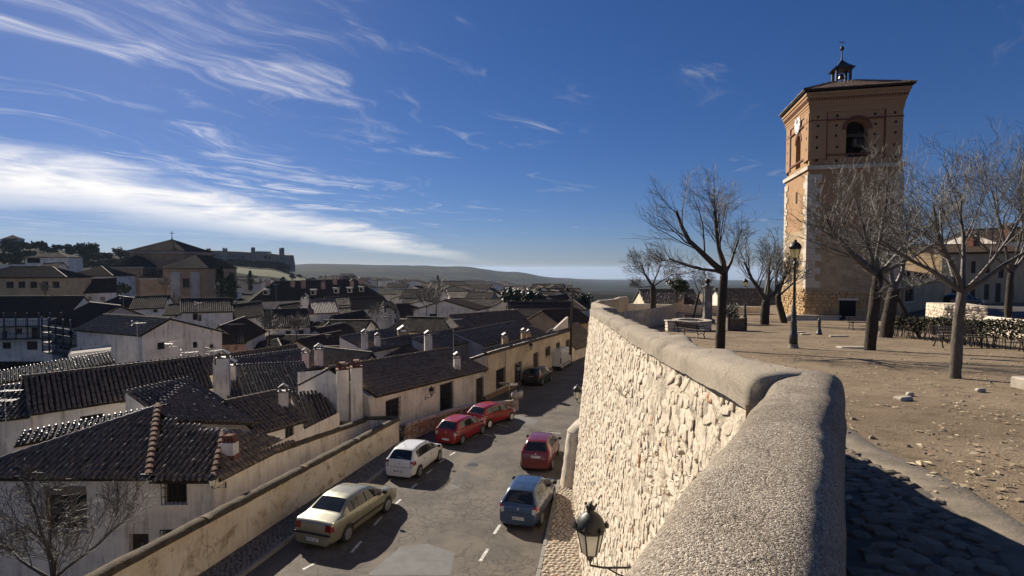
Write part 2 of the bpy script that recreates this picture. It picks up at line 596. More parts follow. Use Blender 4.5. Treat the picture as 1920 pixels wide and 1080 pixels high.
def stone_mat(name, c1, c2, c3, sc=5.0, bump=0.7, orange=0.12):
    m, n, b = newmat(name)
    co = coords(n)
    oi = n.n('ShaderNodeObjectInfo')
    vo = n.n('ShaderNodeTexVoronoi', {'Vector': co, 'Scale': sc})
    vs = n.n('ShaderNodeSeparateColor', {0: (vo, 1)})
    rnd = n.math('FRACT', n.math('ADD', (vs, 0), (oi, 5)))
    nz = n.n('ShaderNodeTexNoise', {'Vector': co, 'Scale': 6.0, 'Detail': 8.0, 'Roughness': 0.7})
    col = n.mix(rnd, c1, c2)
    col = n.mix(n.math('MULTIPLY', n.smooth((nz, 0), 0.5, 0.72), 0.6), col, c3)
    col = n.mix(n.smooth(n.math('FRACT', n.math('ADD', (vs, 1), (oi, 5))), 1.0 - orange, 1.0), col, (0.40, 0.20, 0.09))
    setc(n, b, col)
    b.inputs['Roughness'].default_value = 0.9
    b.inputs['Specular IOR Level'].default_value = 0.25
    nb = n.n('ShaderNodeTexNoise', {'Vector': co, 'Scale': 16.0, 'Detail': 9.0, 'Roughness': 0.72})
    bp = n.n('ShaderNodeBump', {'Height': (nb, 0), 'Strength': bump, 'Distance': 0.05})
    n.link(bp, 0, b, 'Normal')
    return m


M_STONE = stone_mat('limestone_rubble', (0.74, 0.645, 0.51), (0.62, 0.525, 0.40), (0.46, 0.36, 0.25), orange=0.025)
M_MORTAR = simple('lime_mortar', (0.60, 0.515, 0.395), 0.95, var=0.2, scale=3.0, bump=1.0, bscale=11.0, world=True, spec=0.2)
M_REDSTONE = stone_mat('red_field_stone', (0.34, 0.24, 0.17), (0.24, 0.15, 0.10), (0.16, 0.11, 0.08), orange=0.2)
M_GOLDSTONE = stone_mat('golden_rubble', (0.50, 0.36, 0.20), (0.40, 0.27, 0.14), (0.24, 0.16, 0.09), sc=2.6, orange=0.1)
M_ASHLAR = stone_mat('pale_ashlar', (0.58, 0.52, 0.43), (0.50, 0.44, 0.36), (0.36, 0.31, 0.25), sc=1.5, bump=0.4, orange=0.02)
M_TOWERSTONE = stone_mat('brown_tower_rubble', (0.46, 0.355, 0.225), (0.34, 0.255, 0.155), (0.22, 0.16, 0.10), sc=2.2, bump=0.8, orange=0.05)
M_BAND = simple('worn_concrete_band', (0.20, 0.165, 0.122), 0.92, var=0.2, scale=3.0, bump=0.5, bscale=30, world=True)
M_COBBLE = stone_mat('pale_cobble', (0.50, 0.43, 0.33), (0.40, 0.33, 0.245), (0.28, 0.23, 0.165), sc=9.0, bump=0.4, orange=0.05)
M_COBBLE_D = stone_mat('shaded_cobble', (0.20, 0.19, 0.18), (0.13, 0.125, 0.12), (0.09, 0.085, 0.08), sc=9.0, bump=0.5, orange=0.0)  # darker copy of the cobbles, shade put into the colour
M_RIVER = stone_mat('river_stone', (0.25, 0.20, 0.145), (0.16, 0.13, 0.10), (0.11, 0.09, 0.07), sc=4.0, bump=0.3, orange=0.0)
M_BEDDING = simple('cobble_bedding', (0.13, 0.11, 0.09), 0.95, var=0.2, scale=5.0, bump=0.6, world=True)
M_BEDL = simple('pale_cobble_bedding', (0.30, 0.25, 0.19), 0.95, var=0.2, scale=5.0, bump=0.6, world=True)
M_KERB = simple('granite_kerb', (0.24, 0.225, 0.20), 0.8, var=0.15, scale=20, bump=0.3, world=True)


def moss_cap_mat():
    m, n, b = newmat('mossy_mortar_cap')
    co = coords(n)
    nz = n.n('ShaderNodeTexNoise', {'Vector': co, 'Scale': 3.0, 'Detail': 8.0, 'Roughness': 0.75})
    n2 = n.n('ShaderNodeTexNoise', {'Vector': co, 'Scale': 11.0, 'Detail': 6.0, 'Roughness': 0.7})
    col = n.mix(n.smooth((nz, 0), 0.4, 0.62), (0.10, 0.074, 0.044), (0.055, 0.042, 0.024))
    col = n.mix(n.math('MULTIPLY', n.smooth((n2, 0), 0.58, 0.74), 0.7), col, (0.24, 0.21, 0.15))
    setc(n, b, col)
    b.inputs['Roughness'].default_value = 0.95
    bp = n.n('ShaderNodeBump', {'Height': (n2, 0), 'Strength': 0.9, 'Distance': 0.04})
    n.link(bp, 0, b, 'Normal')
    return m


M_MOSS = moss_cap_mat()


def asphalt_mat():
    m, n, b = newmat('cracked_asphalt')
    co = coords(n)
    wn = n.n('ShaderNodeTexNoise', {'Vector': co, 'Scale': 1.1, 'Detail': 8.0, 'Roughness': 0.65})
    wv = n.n('ShaderNodeVectorMath', {0: (wn, 1), 'Scale': 1.3}, operation='SCALE')
    cw = n.n('ShaderNodeVectorMath', {0: co, 1: wv}, operation='ADD')
    ve = n.n('ShaderNodeTexVoronoi', {'Vector': cw, 'Scale': 0.55}, feature='DISTANCE_TO_EDGE')
    ve2 = n.n('ShaderNodeTexVoronoi', {'Vector': cw, 'Scale': 2.1}, feature='DISTANCE_TO_EDGE')
    area = n.n('ShaderNodeTexNoise', {'Vector': co, 'Scale': 0.28, 'Detail': 3.0})
    big = n.n('ShaderNodeTexNoise', {'Vector': co, 'Scale': 0.6, 'Detail': 6.0, 'Roughness': 0.65})
    gr = n.n('ShaderNodeTexNoise', {'Vector': co, 'Scale': 70.0, 'Detail': 3.0})
    col = n.mix(n.smooth((big, 0), 0.35, 0.66), (0.128, 0.108, 0.087), (0.074, 0.064, 0.054))
    col = n.mix(n.math('MULTIPLY', n.smooth((gr, 0), 0.5, 0.7), 0.4), col, (0.19, 0.17, 0.145))
    k1 = n.math('SUBTRACT', 1.0, n.smooth((ve, 0), 0.002, 0.011))
    k2 = n.math('MULTIPLY', n.math('SUBTRACT', 1.0, n.smooth((ve2, 0), 0.01, 0.045)), n.smooth((area, 0), 0.44, 0.56))
    k = n.math('MAXIMUM', n.math('MULTIPLY', k1, 0.62), n.math('MULTIPLY', k2, 0.7))
    col = n.mix(k, col, (0.034, 0.029, 0.025))
    oil = n.n('ShaderNodeTexNoise', {'Vector': co, 'Scale': 2.6, 'Detail': 4.0})
    col = n.mix(n.math('MULTIPLY', n.smooth((oil, 0), 0.66, 0.74), 0.55), col, (0.07, 0.06, 0.055))
    setc(n, b, col)
    b.inputs['Roughness'].default_value = 0.85
    b.inputs['Specular IOR Level'].default_value = 0.3
    h = n.math('SUBTRACT', n.math('MULTIPLY', (gr, 0), 0.3), k)
    bp = n.n('ShaderNodeBump', {'Height': h, 'Strength': 0.6, 'Distance': 0.012})
    n.link(bp, 0, b, 'Normal')
    return m


M_ASPHALT = asphalt_mat()
M_PATCH = simple('concrete_patch', (0.118, 0.116, 0.112), 0.8, var=0.12, scale=2.0, bump=0.3, bscale=60, world=True)
M_PATCH2 = simple('dark_asphalt_patch', (0.07, 0.062, 0.055), 0.85, var=0.15, scale=3.0, bump=0.3, bscale=60, world=True)
M_PAINT = simple('worn_white_paint', (0.62, 0.59, 0.54), 0.7, var=0.25, scale=8.0, world=True)


def dirt_mat():
    m, n, b = newmat('plaza_dirt')
    co = coords(n)
    big = n.n('ShaderNodeTexNoise', {'Vector': co, 'Scale': 0.35, 'Detail': 7.0, 'Roughness': 0.65})
    mid = n.n('ShaderNodeTexNoise', {'Vector': co, 'Scale': 2.6, 'Detail': 7.0, 'Roughness': 0.7})
    fin = n.n('ShaderNodeTexNoise', {'Vector': co, 'Scale': 38.0, 'Detail': 5.0, 'Roughness': 0.7})
    vo = n.n('ShaderNodeTexVoronoi', {'Vector': co, 'Scale': 17.0})
    vs = n.n('ShaderNodeSeparateColor', {0: (vo, 1)})
    col = n.mix(n.smooth((big, 0), 0.35, 0.65), (0.245, 0.186, 0.125), (0.17, 0.127, 0.083))
    col = n.mix(n.math('MULTIPLY', n.smooth((mid, 0), 0.48, 0.70), 0.65), col, (0.09, 0.066, 0.042))
    col = n.mix(n.math('MULTIPLY', n.smooth((fin, 0), 0.50, 0.70), 0.35), col, (0.28, 0.22, 0.15))
    peb = n.math('MULTIPLY', n.math('SUBTRACT', 1.0, n.smooth((vo, 0), 0.12, 0.30)), n.smooth((vs, 0), 0.78, 0.85))
    col = n.mix(n.math('MULTIPLY', peb, 0.75), col, (0.46, 0.40, 0.30))
    # thin grass in the worn patches
    gs = n.n('ShaderNodeTexNoise', {'Vector': co, 'Scale': 0.23, 'Detail': 5.0, 'Roughness': 0.7})
    col = n.mix(n.math('MULTIPLY', n.smooth((gs, 0), 0.56, 0.68), n.math('MULTIPLY', n.smooth((mid, 0), 0.4, 0.6), 0.75)), col, (0.12, 0.115, 0.045))
    setc(n, b, col)
    b.inputs['Roughness'].default_value = 0.96
    b.inputs['Specular IOR Level'].default_value = 0.15
    h = n.math('ADD', n.math('MULTIPLY', (mid, 0), 0.8), n.math('ADD', n.math('MULTIPLY', (fin, 0), 0.35), n.math('MULTIPLY', peb, 0.4)))
    bp = n.n('ShaderNodeBump', {'Height': h, 'Strength': 0.85, 'Distance': 0.05})
    n.link(bp, 0, b, 'Normal')
    return m


M_DIRT = dirt_mat()


def terrain_mat():
    m, n, b = newmat('country_ground')
    co = coords(n)
    se = n.n('ShaderNodeSeparateXYZ', {0: co})
    f1 = n.n('ShaderNodeTexNoise', {'Vector': co, 'Scale': 0.02, 'Detail': 10.0, 'Roughness': 0.75})
    f2 = n.n('ShaderNodeTexNoise', {'Vector': co, 'Scale': 0.0028, 'Detail': 8.0, 'Roughness': 0.65})
    vo = n.n('ShaderNodeTexVoronoi', {'Vector': co, 'Scale': 0.0048})
    vs = n.n('ShaderNodeSeparateColor', {0: (vo, 1)})
    col = n.mix((vs, 0), (0.040, 0.037, 0.030), (0.020, 0.023, 0.018))
    col = n.mix(n.smooth((vs, 1), 0.72, 0.86), col, (0.07, 0.078, 0.035))
    col = n.mix(n.smooth((f1, 0), 0.40, 0.55), col, (0.011, 0.013, 0.010))
    col = n.mix(n.math('MULTIPLY', n.smooth((f2, 0), 0.5, 0.64), 0.7), col, (0.045, 0.045, 0.028))
    setc(n, b, col)
    b.inputs['Roughness'].default_value = 1.0
    b.inputs['Specular IOR Level'].default_value = 0.05
    bp = n.n('ShaderNodeBump', {'Height': (f1, 0), 'Strength': 1.0, 'Distance': 14.0})
    n.link(bp, 0, b, 'Normal')
    return m


M_TERRAIN = terrain_mat()
M_FIELD = simple('winter_grass', (0.075, 0.085, 0.040), 1.0, var=0.16, scale=0.06, world=True, spec=0.1, c2=(0.065, 0.066, 0.034))


def brick_mat():
    """tower brickwork: thin red brick courses with pale joints, band colours"""
    m, n, b = newmat('old_brickwork')
    uv = n.n('ShaderNodeUVMap')
    bt = n.n('ShaderNodeTexBrick', {'Vector': (uv, 0), 'Color1': (0.48, 0.25, 0.105, 1), 'Color2': (0.36, 0.185, 0.08, 1), 'Mortar': (0.36, 0.27, 0.19, 1),
                                    'Scale': 1.0, 'Mortar Size': 0.018, 'Bias': 0.0, 'Brick Width': 0.29, 'Row Height': 0.085})
    co = coords(n)
    nz = n.n('ShaderNodeTexNoise', {'Vector': co, 'Scale': 0.7, 'Detail': 7.0, 'Roughness': 0.7})
    n2 = n.n('ShaderNodeTexNoise', {'Vector': co, 'Scale': 3.5, 'Detail': 7.0, 'Roughness': 0.7})
    col = n.mix(n.math('MULTIPLY', n.smooth((nz, 0), 0.42, 0.66), 0.45), (bt, 0), (0.42, 0.27, 0.13))
    col = n.mix(n.math('MULTIPLY', n.smooth((n2, 0), 0.55, 0.72), 0.5), col, (0.17, 0.105, 0.065))
    setc(n, b, col)
    b.inputs['Roughness'].default_value = 0.92
    b.inputs['Specular IOR Level'].default_value = 0.2
    bp = n.n('ShaderNodeBump', {'Height': (bt, 1), 'Strength': 0.7, 'Distance': -0.03})
    n.link(bp, 0, b, 'Normal')
    return m


M_BRICK = brick_mat()


def bark_mat(name, c1, c2):
    m, n, b = newmat(name)
    co = coords(n, False)
    mp = n.n('ShaderNodeMapping', {'Vector': co, 'Scale': (1, 1, 0.25)})
    nz = n.n('ShaderNodeTexNoise', {'Vector': mp, 'Scale': 26.0, 'Detail': 6.0, 'Roughness': 0.7})
    setc(n, b, n.mix(n.smooth((nz, 0), 0.38, 0.62), c1, c2))
    b.inputs['Roughness'].default_value = 0.9
    b.inputs['Specular IOR Level'].default_value = 0.3
    bp = n.n('ShaderNodeBump', {'Height': (nz, 0), 'Strength': 1.0, 'Distance': 0.03})
    n.link(bp, 0, b, 'Normal')
    return m


M_BARK = bark_mat('rough_bark', (0.070, 0.054, 0.041), (0.024, 0.019, 0.015))
M_BARK_L = bark_mat('smooth_bark', (0.15, 0.125, 0.10), (0.09, 0.075, 0.06))
M_TWIG = simple('twig_bark', (0.105, 0.091, 0.078), 0.55, var=0.2, scale=2.0)
M_TWIG_D = simple('dark_twig_bark', (0.055, 0.044, 0.036), 0.6, var=0.2, scale=2.0)
M_LEAF = simple('evergreen_leaf', (0.040, 0.055, 0.022), 0.55, var=0.2, scale=1.2, c2=(0.022, 0.032, 0.014))
M_LEAF_O = simple('olive_leaf', (0.075, 0.080, 0.040), 0.6, var=0.2, scale=1.0, c2=(0.04, 0.044, 0.02))
M_HEDGE = simple('hedge_leaf', (0.034, 0.030, 0.016), 0.8, var=0.25, scale=1.5, c2=(0.016, 0.018, 0.008), spec=0.2)

M_IRON = simple('black_iron', (0.013, 0.013, 0.013), 0.5, metal=0.0, var=0.1, scale=12, bump=0.15, bscale=60)
M_GREENIRON = simple('dark_green_iron', (0.030, 0.042, 0.040), 0.45, var=0.12, scale=10, bump=0.15, bscale=50)
M_LGLASS = simple('frosted_lamp_glass', (0.62, 0.56, 0.40), 0.35, var=0.08, scale=6)
M_LG_OLD = simple('milky_lamp_glass', (0.60, 0.56, 0.48), 0.35, var=0.08, scale=6)


def lamp_glass(name, c):
    m, n, b = newmat(name)
    setc(n, b, c)
    b.inputs['Roughness'].default_value = 0.3
    tr = n.n('ShaderNodeBsdfTranslucent', {'Color': tuple(c) + (1,)})
    mx = n.n('ShaderNodeMixShader', {0: 0.6, 1: (b, 0), 2: (tr, 0)})
    out = [k for k in n.t.nodes if k.type == 'OUTPUT_MATERIAL'][0]
    n.t.links.new(mx.outputs[0], out.inputs['Surface'])
    return m


M_LGLASS = lamp_glass('frosted_cream_glass', (0.86, 0.78, 0.52))
M_LGLASS2 = lamp_glass('milky_glass', (0.80, 0.76, 0.68))
M_WOODD = simple('dark_timber', (0.055, 0.036, 0.025), 0.7, var=0.2, scale=10, bump=0.3, bscale=30)
M_WOODM = simple('weathered_timber', (0.19, 0.135, 0.09), 0.75, var=0.22, scale=8, bump=0.3, bscale=30)
M_WOODP = simple('worn_bench_timber', (0.26, 0.20, 0.145), 0.7, var=0.2, scale=8, bump=0.3, bscale=30)
M_BLUEW = simple('blue_grey_timber', (0.06, 0.075, 0.095), 0.7, var=0.2, scale=6)
M_SHUT = simple('brown_shutter', (0.085, 0.045, 0.028), 0.6, var=0.2, scale=6)
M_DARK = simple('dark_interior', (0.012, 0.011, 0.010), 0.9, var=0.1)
M_PANE = simple('window_pane', (0.03, 0.034, 0.04), 0.12, var=0.1, scale=0.6, spec=0.6)
M_GREYM = simple('galvanised_metal', (0.45, 0.45, 0.45), 0.38, metal=0.8, var=0.1, scale=14)
M_ALU = simple('aerial_aluminium', (0.6, 0.6, 0.6), 0.3, metal=0.9, var=0.05)
M_CONC = simple('grey_concrete', (0.25, 0.225, 0.19), 0.9, var=0.14, scale=4, bump=0.4, bscale=30, world=True)
M_PALE = simple('pale_stone_slab', (0.46, 0.40, 0.32), 0.85, var=0.14, scale=4, bump=0.4, bscale=30, world=True)
M_BRICKRED = simple('red_brick', (0.20, 0.075, 0.045), 0.9, var=0.25, scale=14, bump=0.5, bscale=25)
M_LEAD = simple('slate_lead', (0.035, 0.037, 0.045), 0.55, var=0.15, scale=8)
M_BRONZE = simple('bell_bronze', (0.16, 0.13, 0.08), 0.4, metal=0.9, var=0.2)
M_WHITEP = simple('white_paint', (0.72, 0.71, 0.68), 0.5, var=0.06)
M_BLACKP = simple('black_paint', (0.015, 0.015, 0.016), 0.5, var=0.05)
M_LITTER = simple('dry_leaf_litter', (0.52, 0.43, 0.28), 0.9, var=0.3, scale=3.0, world=True, c2=(0.20, 0.13, 0.07))
M_PEB = stone_mat('pale_pebble', (0.46, 0.40, 0.31), (0.34, 0.28, 0.20), (0.25, 0.19, 0.13), sc=20, orange=0.04)

# ------------------------------------------------------------------ terrain
from mathutils import noise as mnoise


def nz3(x, y, z=0.0, sc=1.0):
    return mnoise.noise(Vector((x * sc, y * sc, z * sc)))


AZ = [-180, -120, -75, -50, -44, -36, -30, -25, -20, -12, -5, 0, 5, 10, 16, 25, 40, 60, 90, 130, 180]
RR = [0, 60, 90, 130, 180, 250, 350, 450, 600, 700, 800, 1200, 1800, 2600, 3600, 5000, 8000, 14000, 30000]
TT = {
    -180: [-15, -15, -15, -15, -12, -8, -4, 0, 2, 2, 2, 2, 0, 0, 0, 0, 0, 0, 0],
    -120: [-15, -15, -15, -14, -10, -4, 2, 8, 12, 14, 14, 14, 14, 12, 10, 10, 10, 10, 10],
    -75: [-15, -15, -16, -15, -12, -6, 4, 16, 24, 24, 24, 22, 20, 20, 20, 20, 20, 20, 20],
    -50: [-15, -15, -16, -15.5, -14, -9, 1, 12, 20, 20, 20, 20, 20, 20, 20, 20, 20, 20, 20],
    -44: [-15, -15, -16, -15.5, -14, -9, 1, 11, 19, 19, 18, 18, 18, 18, 18, 18, 18, 18, 18],
    -36: [-15, -15, -16, -16, -15, -11, -3, 5, 14, 14, 13, 10, 0, 10, 14, 14, 14, 14, 14],
    -30: [-15, -15, -16, -16, -16, -13, -9, -3, 2.5, 6, 6, -10, -25, -10, 12, 14, 14, 14, 14],
    -25: [-15, -15, -16, -16, -16, -14, -12, -9, -2, 4, 4, -15, -25, -5, 16, 18, 18, 18, 18],
    -20: [-15, -15, -16, -16, -16, -16, -15, -14, -13, -14, -15, -25, -30, -4, 30, 28, 26, 26, 26],
    -12: [-15, -15, -15, -15, -15, -15, -16, -17, -20, -23, -26, -36, -45, -16, 20, 18, 16, 14, 14],
    -5: [-15, -15, -15, -15, -15, -15, -17, -19, -24, -28, -33, -48, -60, -42, 10, 6, 4, 0, 0],
    0: [-15, -15, -15, -15, -15, -15, -17, -20, -26, -32, -37, -55, -72, -76, -33, -35, -60, -150, -380],
    5: [-15, -15, -15, -15, -15, -16, -18, -21, -28, -34, -40, -58, -78, -100, -88, -95, -150, -290, -590],
    10: [-15, -15, -15, -15, -15, -16, -19, -23, -30, -36, -42, -60, -80, -105, -120, -135, -175, -300, -600],
    16: [-15, -15, -15, -15, -16, -18, -22, -26, -34, -40, -46, -64, -84, -108, -125, -140, -175, -300, -600],
    25: [-15, -15, -14, -14, -16, -20, -26, -32, -40, -46, -52, -66, -86, -110, -125, -140, -172, -295, -590],
    40: [-15, -14, -12, -10, -10, -12, -16, -20, -28, -34, -40, -56, -76, -96, -115, -130, -160, -270, -540],
    60: [-15, -14, -10, -8, -6, -6, -6, -8, -12, -16, -20, -30, -40, -50, -60, -70, -90, -150, -300],
    90: [-15, -14, -10, -6, -4, -2, 0, 0, 0, 0, 0, 0, 0, 0, 0, 0, 0, 0, 0],
    130: [-15, -14, -10, -6, -2, 0, 2, 4, 6, 6, 6, 4, 2, 0, 0, 0, 0, 0, 0],
    180: [-15, -15, -15, -15, -12, -8, -4, 0, 2, 2, 2, 2, 0, 0, 0, 0, 0, 0, 0],
}
TAB = np.array([TT[a] for a in AZ], float)


def smooth_idx(x, xs):
    i = int(np.searchsorted(xs, x) - 1)
    i = max(0, min(len(xs) - 2, i))
    t = (x - xs[i]) / (xs[i + 1] - xs[i])
    t = max(0.0, min(1.0, t))
    return i, t


def terrain_z(x, y):
    r = math.hypot(x, y)
    a = math.degrees(math.atan2(x, y))
    i, t = smooth_idx(a, AZ)
    j, q = smooth_idx(r, RR)
    t = t * t * (3 - 2 * t)
    h = (TAB[i, j] * (1 - t) + TAB[i + 1, j] * t) * (1 - q) + (TAB[i, j + 1] * (1 - t) + TAB[i + 1, j + 1] * t) * q
    if r > 300:
        k = min(1.0, (r - 300) / 1500.0)
        h += k * (7 * nz3(x, y, 0.3, 1 / 420.0) + 5 * nz3(x, y, 4.0, 1 / 150.0) + 9 * nz3(x, y, 9.0, 1 / 1400.0) * min(1, r / 3000))
    return CAMZ + h


def build_terrain():
    azs = list(range(-180, -62, 6)) + [k * 0.5 for k in range(-124, 125)] + list(range(66, 181, 6))
    rs = [0.5, 20, 40]
    r = 60.0
    while r < 30000:
        rs.append(r)
        r *= 1.055
    rs.append(30000)
    V = []
    for rr in rs:
        for a in azs:
            x = rr * math.sin(R(a)); y = rr * math.cos(R(a))
            V.append((x, y, terrain_z(x, y)))
    n = len(azs)
    F = [(i * n + j, i * n + j + 1, (i + 1) * n + j + 1, (i + 1) * n + j) for i in range(len(rs) - 1) for j in range(n - 1)]
    me = mesh_np('terrain', np.array(V), np.array(F), M_TERRAIN, True)
    tag(obj('terrain', me), kind='structure')


build_terrain()


# ------------------------------------------------------------------ levels of road and plaza
def road_z(y):
    return CAMZ - (9.6 + 0.036 * y)


def road_pt(u, v):
    """point on the road under a pixel"""
    y = 9.6 / ((v - 503) / 1000.0 - 0.036)
    return Vector(((u - 960) / 1000.0 * y, y, road_z(y)))


PLZ_Y = [-12, 0, 5, 12, 21.5, 34, 47, 60, 100, 160]
PLZ_H = [1.30, 1.60, 1.88, 2.45, 3.20, 4.02, 4.72, 5.25, 6.0, 6.4]


def plaza_h(y):
    # smoothed table
    return sum(interp(y + d, PLZ_Y, PLZ_H) for d in (-2, -1, 0, 1, 2)) / 5


def plaza_z(x, y):
    t = max(0.0, min(1.0, (x - 27) / 16.0)) * max(0.0, min(1.0, (y - 20) / 20.0))
    return CAMZ - plaza_h(y) + 0.9 * t * t * (3 - 2 * t) + 0.035 * nz3(x, y, 0, 0.35) + 0.02 * nz3(x, y, 3, 1.1)


def plaza_pt(u, v):
    lo, hi = 2.0, 120.0
    t = (v - 503) / 1000.0
    for _ in range(50):
        m = (lo + hi) / 2
        if plaza_h(m) / m > t: lo = m
        else: hi = m
    y = (lo + hi) / 2
    x = (u - 960) / 1000.0 * y
    return Vector((x, y, plaza_z(x, y)))


def xwall_left(y):          # road face of the road wall
    return -10.2 + 0.225 * (y - 17.7)


def xfac_b(y):
    return -2.84 + 0.55 * (y - 43.7)


def xwall_base(y):
    return interp(y, [-12, 4.5, 17.7, 25, 28, 30.5, 34, 40, 50, 60, 78], [0.3, 1.38, 2.28, 2.80, 3.3, 4.6, 7.0, 10.4, 15, 19, 25])


def xwall_top(y):
    return interp(y, [-12, 4.3, 27, 29.5, 33, 40, 50, 60, 78], [0.3, 1.80, 3.92, 4.9, 7.3, 10.7, 15.2, 19.2, 25.2])


def build_road():
    rows = []
    y = -12.0
    while y <= 78.01:
        if y <= 32.4: xl = xwall_left(y) + 0.02
        elif y <= 45: xl = max(xfac_b(y), xwall_left(y) - 0.2 if y < 33.4 else -99)
        else: xl = -2.14 + 0.42 * (y - 44.8)
        xr = xwall_base(y) - 0.05
        rows.append([(lerp(xl, xr, k / 12), y, road_z(y)) for k in range(13)])
        y += 1.0
    struct('road', MB().grid(rows), M_ASPHALT)


build_road()


def strip(a, b, w, z_off, up=0.004):
    """painted line between two road points"""
    a = Vector((a[0], a[1], 0)); b = Vector((b[0], b[1], 0))
    d = (b - a).normalized(); nn = Vector((-d.y, d.x, 0)) * (w / 2)
    return [Vector((p.x, p.y, road_z(p.y) + up)) for p in (a - nn, b - nn, b + nn, a + nn)]


def build_markings():
    k = 0
    segs = []
    # bays on the wall side: dashes seen beside and between the cars
    for (u0, v0, u1, v1) in ((697, 993, 712, 976), (737, 953, 748, 943), (768, 922, 779, 913), (798, 893, 808, 885), (822, 872, 832, 864), (842, 858, 852, 852),
                             (653, 1046, 672, 1024), (886, 823, 900, 816)):
        segs.append((road_pt(u0, v0), road_pt(u1, v1), 0.11))
    for (u0, v0, u1, v1) in ((899, 1063, 914, 1039), (926, 1010, 937, 992), (1022, 817, 1024, 813)):
        segs.append((road_pt(u0, v0), road_pt(u1, v1), 0.12))
    segs.append((road_pt(1023, 813), road_pt(1052, 816), 0.09))
    segs.append((road_pt(930, 798), road_pt(953, 803), 0.09))
    segs.append((road_pt(560, 1079), road_pt(585, 1066), 0.10))
    segs.append((road_pt(906, 817), road_pt(925, 822), 0.09))
    road = bpy.data.objects['road']
    for a, b, w in segs:
        MB().add(strip(a, b, w, 0), [(0, 1, 2, 3)]).build('road_marking', M_PAINT, road)
    # repairs
    def patch(name, px, mat, up):
        pts = []
        for i, (u, v) in enumerate(px):
            p = road_pt(u, v)
            pts.append((p.x, p.y, road_z(p.y) + up))
        MB().add(pts, [tuple(range(len(pts)))]).build(name, mat, road)
    patch('asphalt_patch', [(683, 1090), (748, 1034), (800, 1029), (851, 1047), (842, 1090)], M_PATCH, 0.003)
    patch('asphalt_patch', [(845, 912), (860, 893), (874, 888), (880, 893), (872, 905), (856, 918)], M_PATCH2, 0.003)
    patch('asphalt_patch', [(866, 880), (880, 869), (896, 871), (894, 880), (880, 886)], M_PATCH2, 0.003)
    patch('asphalt_patch', [(838, 925), (848, 905), (862, 897), (868, 905), (858, 921)], M_PATCH, 0.0024)
    patch('asphalt_patch', [(932, 795), (955, 776), (1010, 790), (1005, 800)], M_PATCH, 0.003)
    # manhole
    c = road_pt(885, 877)
    mb = MB().lathe([(0.30, 0.0), (0.30, 0.006), (0.26, 0.008), (0.0, 0.008)], 20, (c.x, c.y, c.z + 0.002))
    mb.build('manhole_cover', M_IRON, road)


build_markings()


# ------------------------------------------------------------------ plaza ground
def build_plaza():
    rows = []
    ys = list(np.arange(-12, 30, 0.5)) + list(np.arange(30, 112, 2.0))
    for y in ys:
        if y < 4.2:
            x0 = 0.64 * y - 0.25
        else:
            x0 = xwall_top(y) + 0.3
        x0 = min(x0, 16 + y * 0.1)
        if y > 60.5: x0 = max(x0, 29.5)
        ks = [0, .4, .8, 1.2, 1.6, 2, 2.5, 3, 3.5, 4, 4.6, 5.3, 6, 7, 8, 9, 10, 11.5, 13, 15, 17, 19, 22, 26, 32, 40, 55, 75, 110]
        rows.append([(x0 + k, y, plaza_z(x0 + k, y)) for k in ks])
    struct('plaza_ground', MB().grid(rows), M_DIRT, True)


build_plaza()


# ------------------------------------------------------------------ retaining wall with its parapet
RW = root('retaining_wall', 'tall pale rubble stone retaining wall with thick rounded mortar coping above the street', 'wall', (2.0, 8.0, road_z(8)))


def sweep(path, ztop, width, down_l, down_r, prof_n=22, amp=0.012, nsc=5.0, end0=True, end1=True, amp2=0.0, dome=0.27):
    """rounded coping along a path; returns MB"""
    pts = [Vector((p[0], p[1], 0)) for p in path]
    rows = []
    N = len(pts)
    cum = [0.0]
    for i in range(1, N): cum.append(cum[-1] + (pts[i] - pts[i - 1]).length)
    L = cum[-1]
    for i, p in enumerate(pts):
        d = (pts[min(i + 1, N - 1)] - pts[max(i - 1, 0)]).normalized()
        nr = Vector((d.y, -d.x, 0))       # to the right
        w = width[i] if hasattr(width, '__len__') else width
        zt = ztop[i]
        e = 1.0
        se = 0.10
        drop = 0.0
        if end0 and cum[i] < se:
            q = 1 - cum[i] / se
            drop = 0.10 * q * q
        if end1 and L - cum[i] < se:
            q = 1 - (L - cum[i]) / se
            drop = 0.10 * q * q
        row = []
        # half-superellipse profile
        prof = []
        for k in range(prof_n + 1):
            a = math.pi * k / prof_n
            cx = -math.cos(a); sz = math.sin(a)
            x = math.copysign(abs(cx) ** 0.62, cx)
            z = (abs(sz) ** 0.75)
            prof.append((x * 0.5 * w, (z - 1) * dome - drop))
        prof = [(-0.5 * w - 0.01, -down_l[i]), (-0.5 * w - 0.005, -dome - (down_l[i] - dome) * .5)] + prof + [(0.5 * w + 0.0, -dome - (down_r[i] - dome) * .5), (0.5 * w + 0.02, -down_r[i])]
        for (x, z) in prof:
            q = p + nr * x
            nn = amp * (nz3(q.x, q.y, z, nsc) + 0.5 * nz3(q.x, q.y, z + 7, nsc * 2.7)) + amp2 * nz3(q.x, q.y, z + 3, 1.3)
            out = nr * (nn * (1 if x > 0 else -1) * min(1, abs(x) / (0.25 * w))) 
            row.append((q.x + out.x, q.y + out.y, zt + z + nn * 1.1))
        rows.append(row)
    mb = MB().grid(rows)
    b = len(rows[0])
    mb.f.append(tuple(range(b - 1, -1, -1)))
    mb.f.append(tuple((N - 1) * b + k for k in range(b)))
    return mb


def resample(pts, step):
    pts = [Vector(p) for p in pts]
    out = [pts[0]]
    for a, b in zip(pts[:-1], pts[1:]):
        n = max(1, int((b - a).length / step))
        for i in range(1, n + 1):
            out.append(a.lerp(b, i / n))
    return out


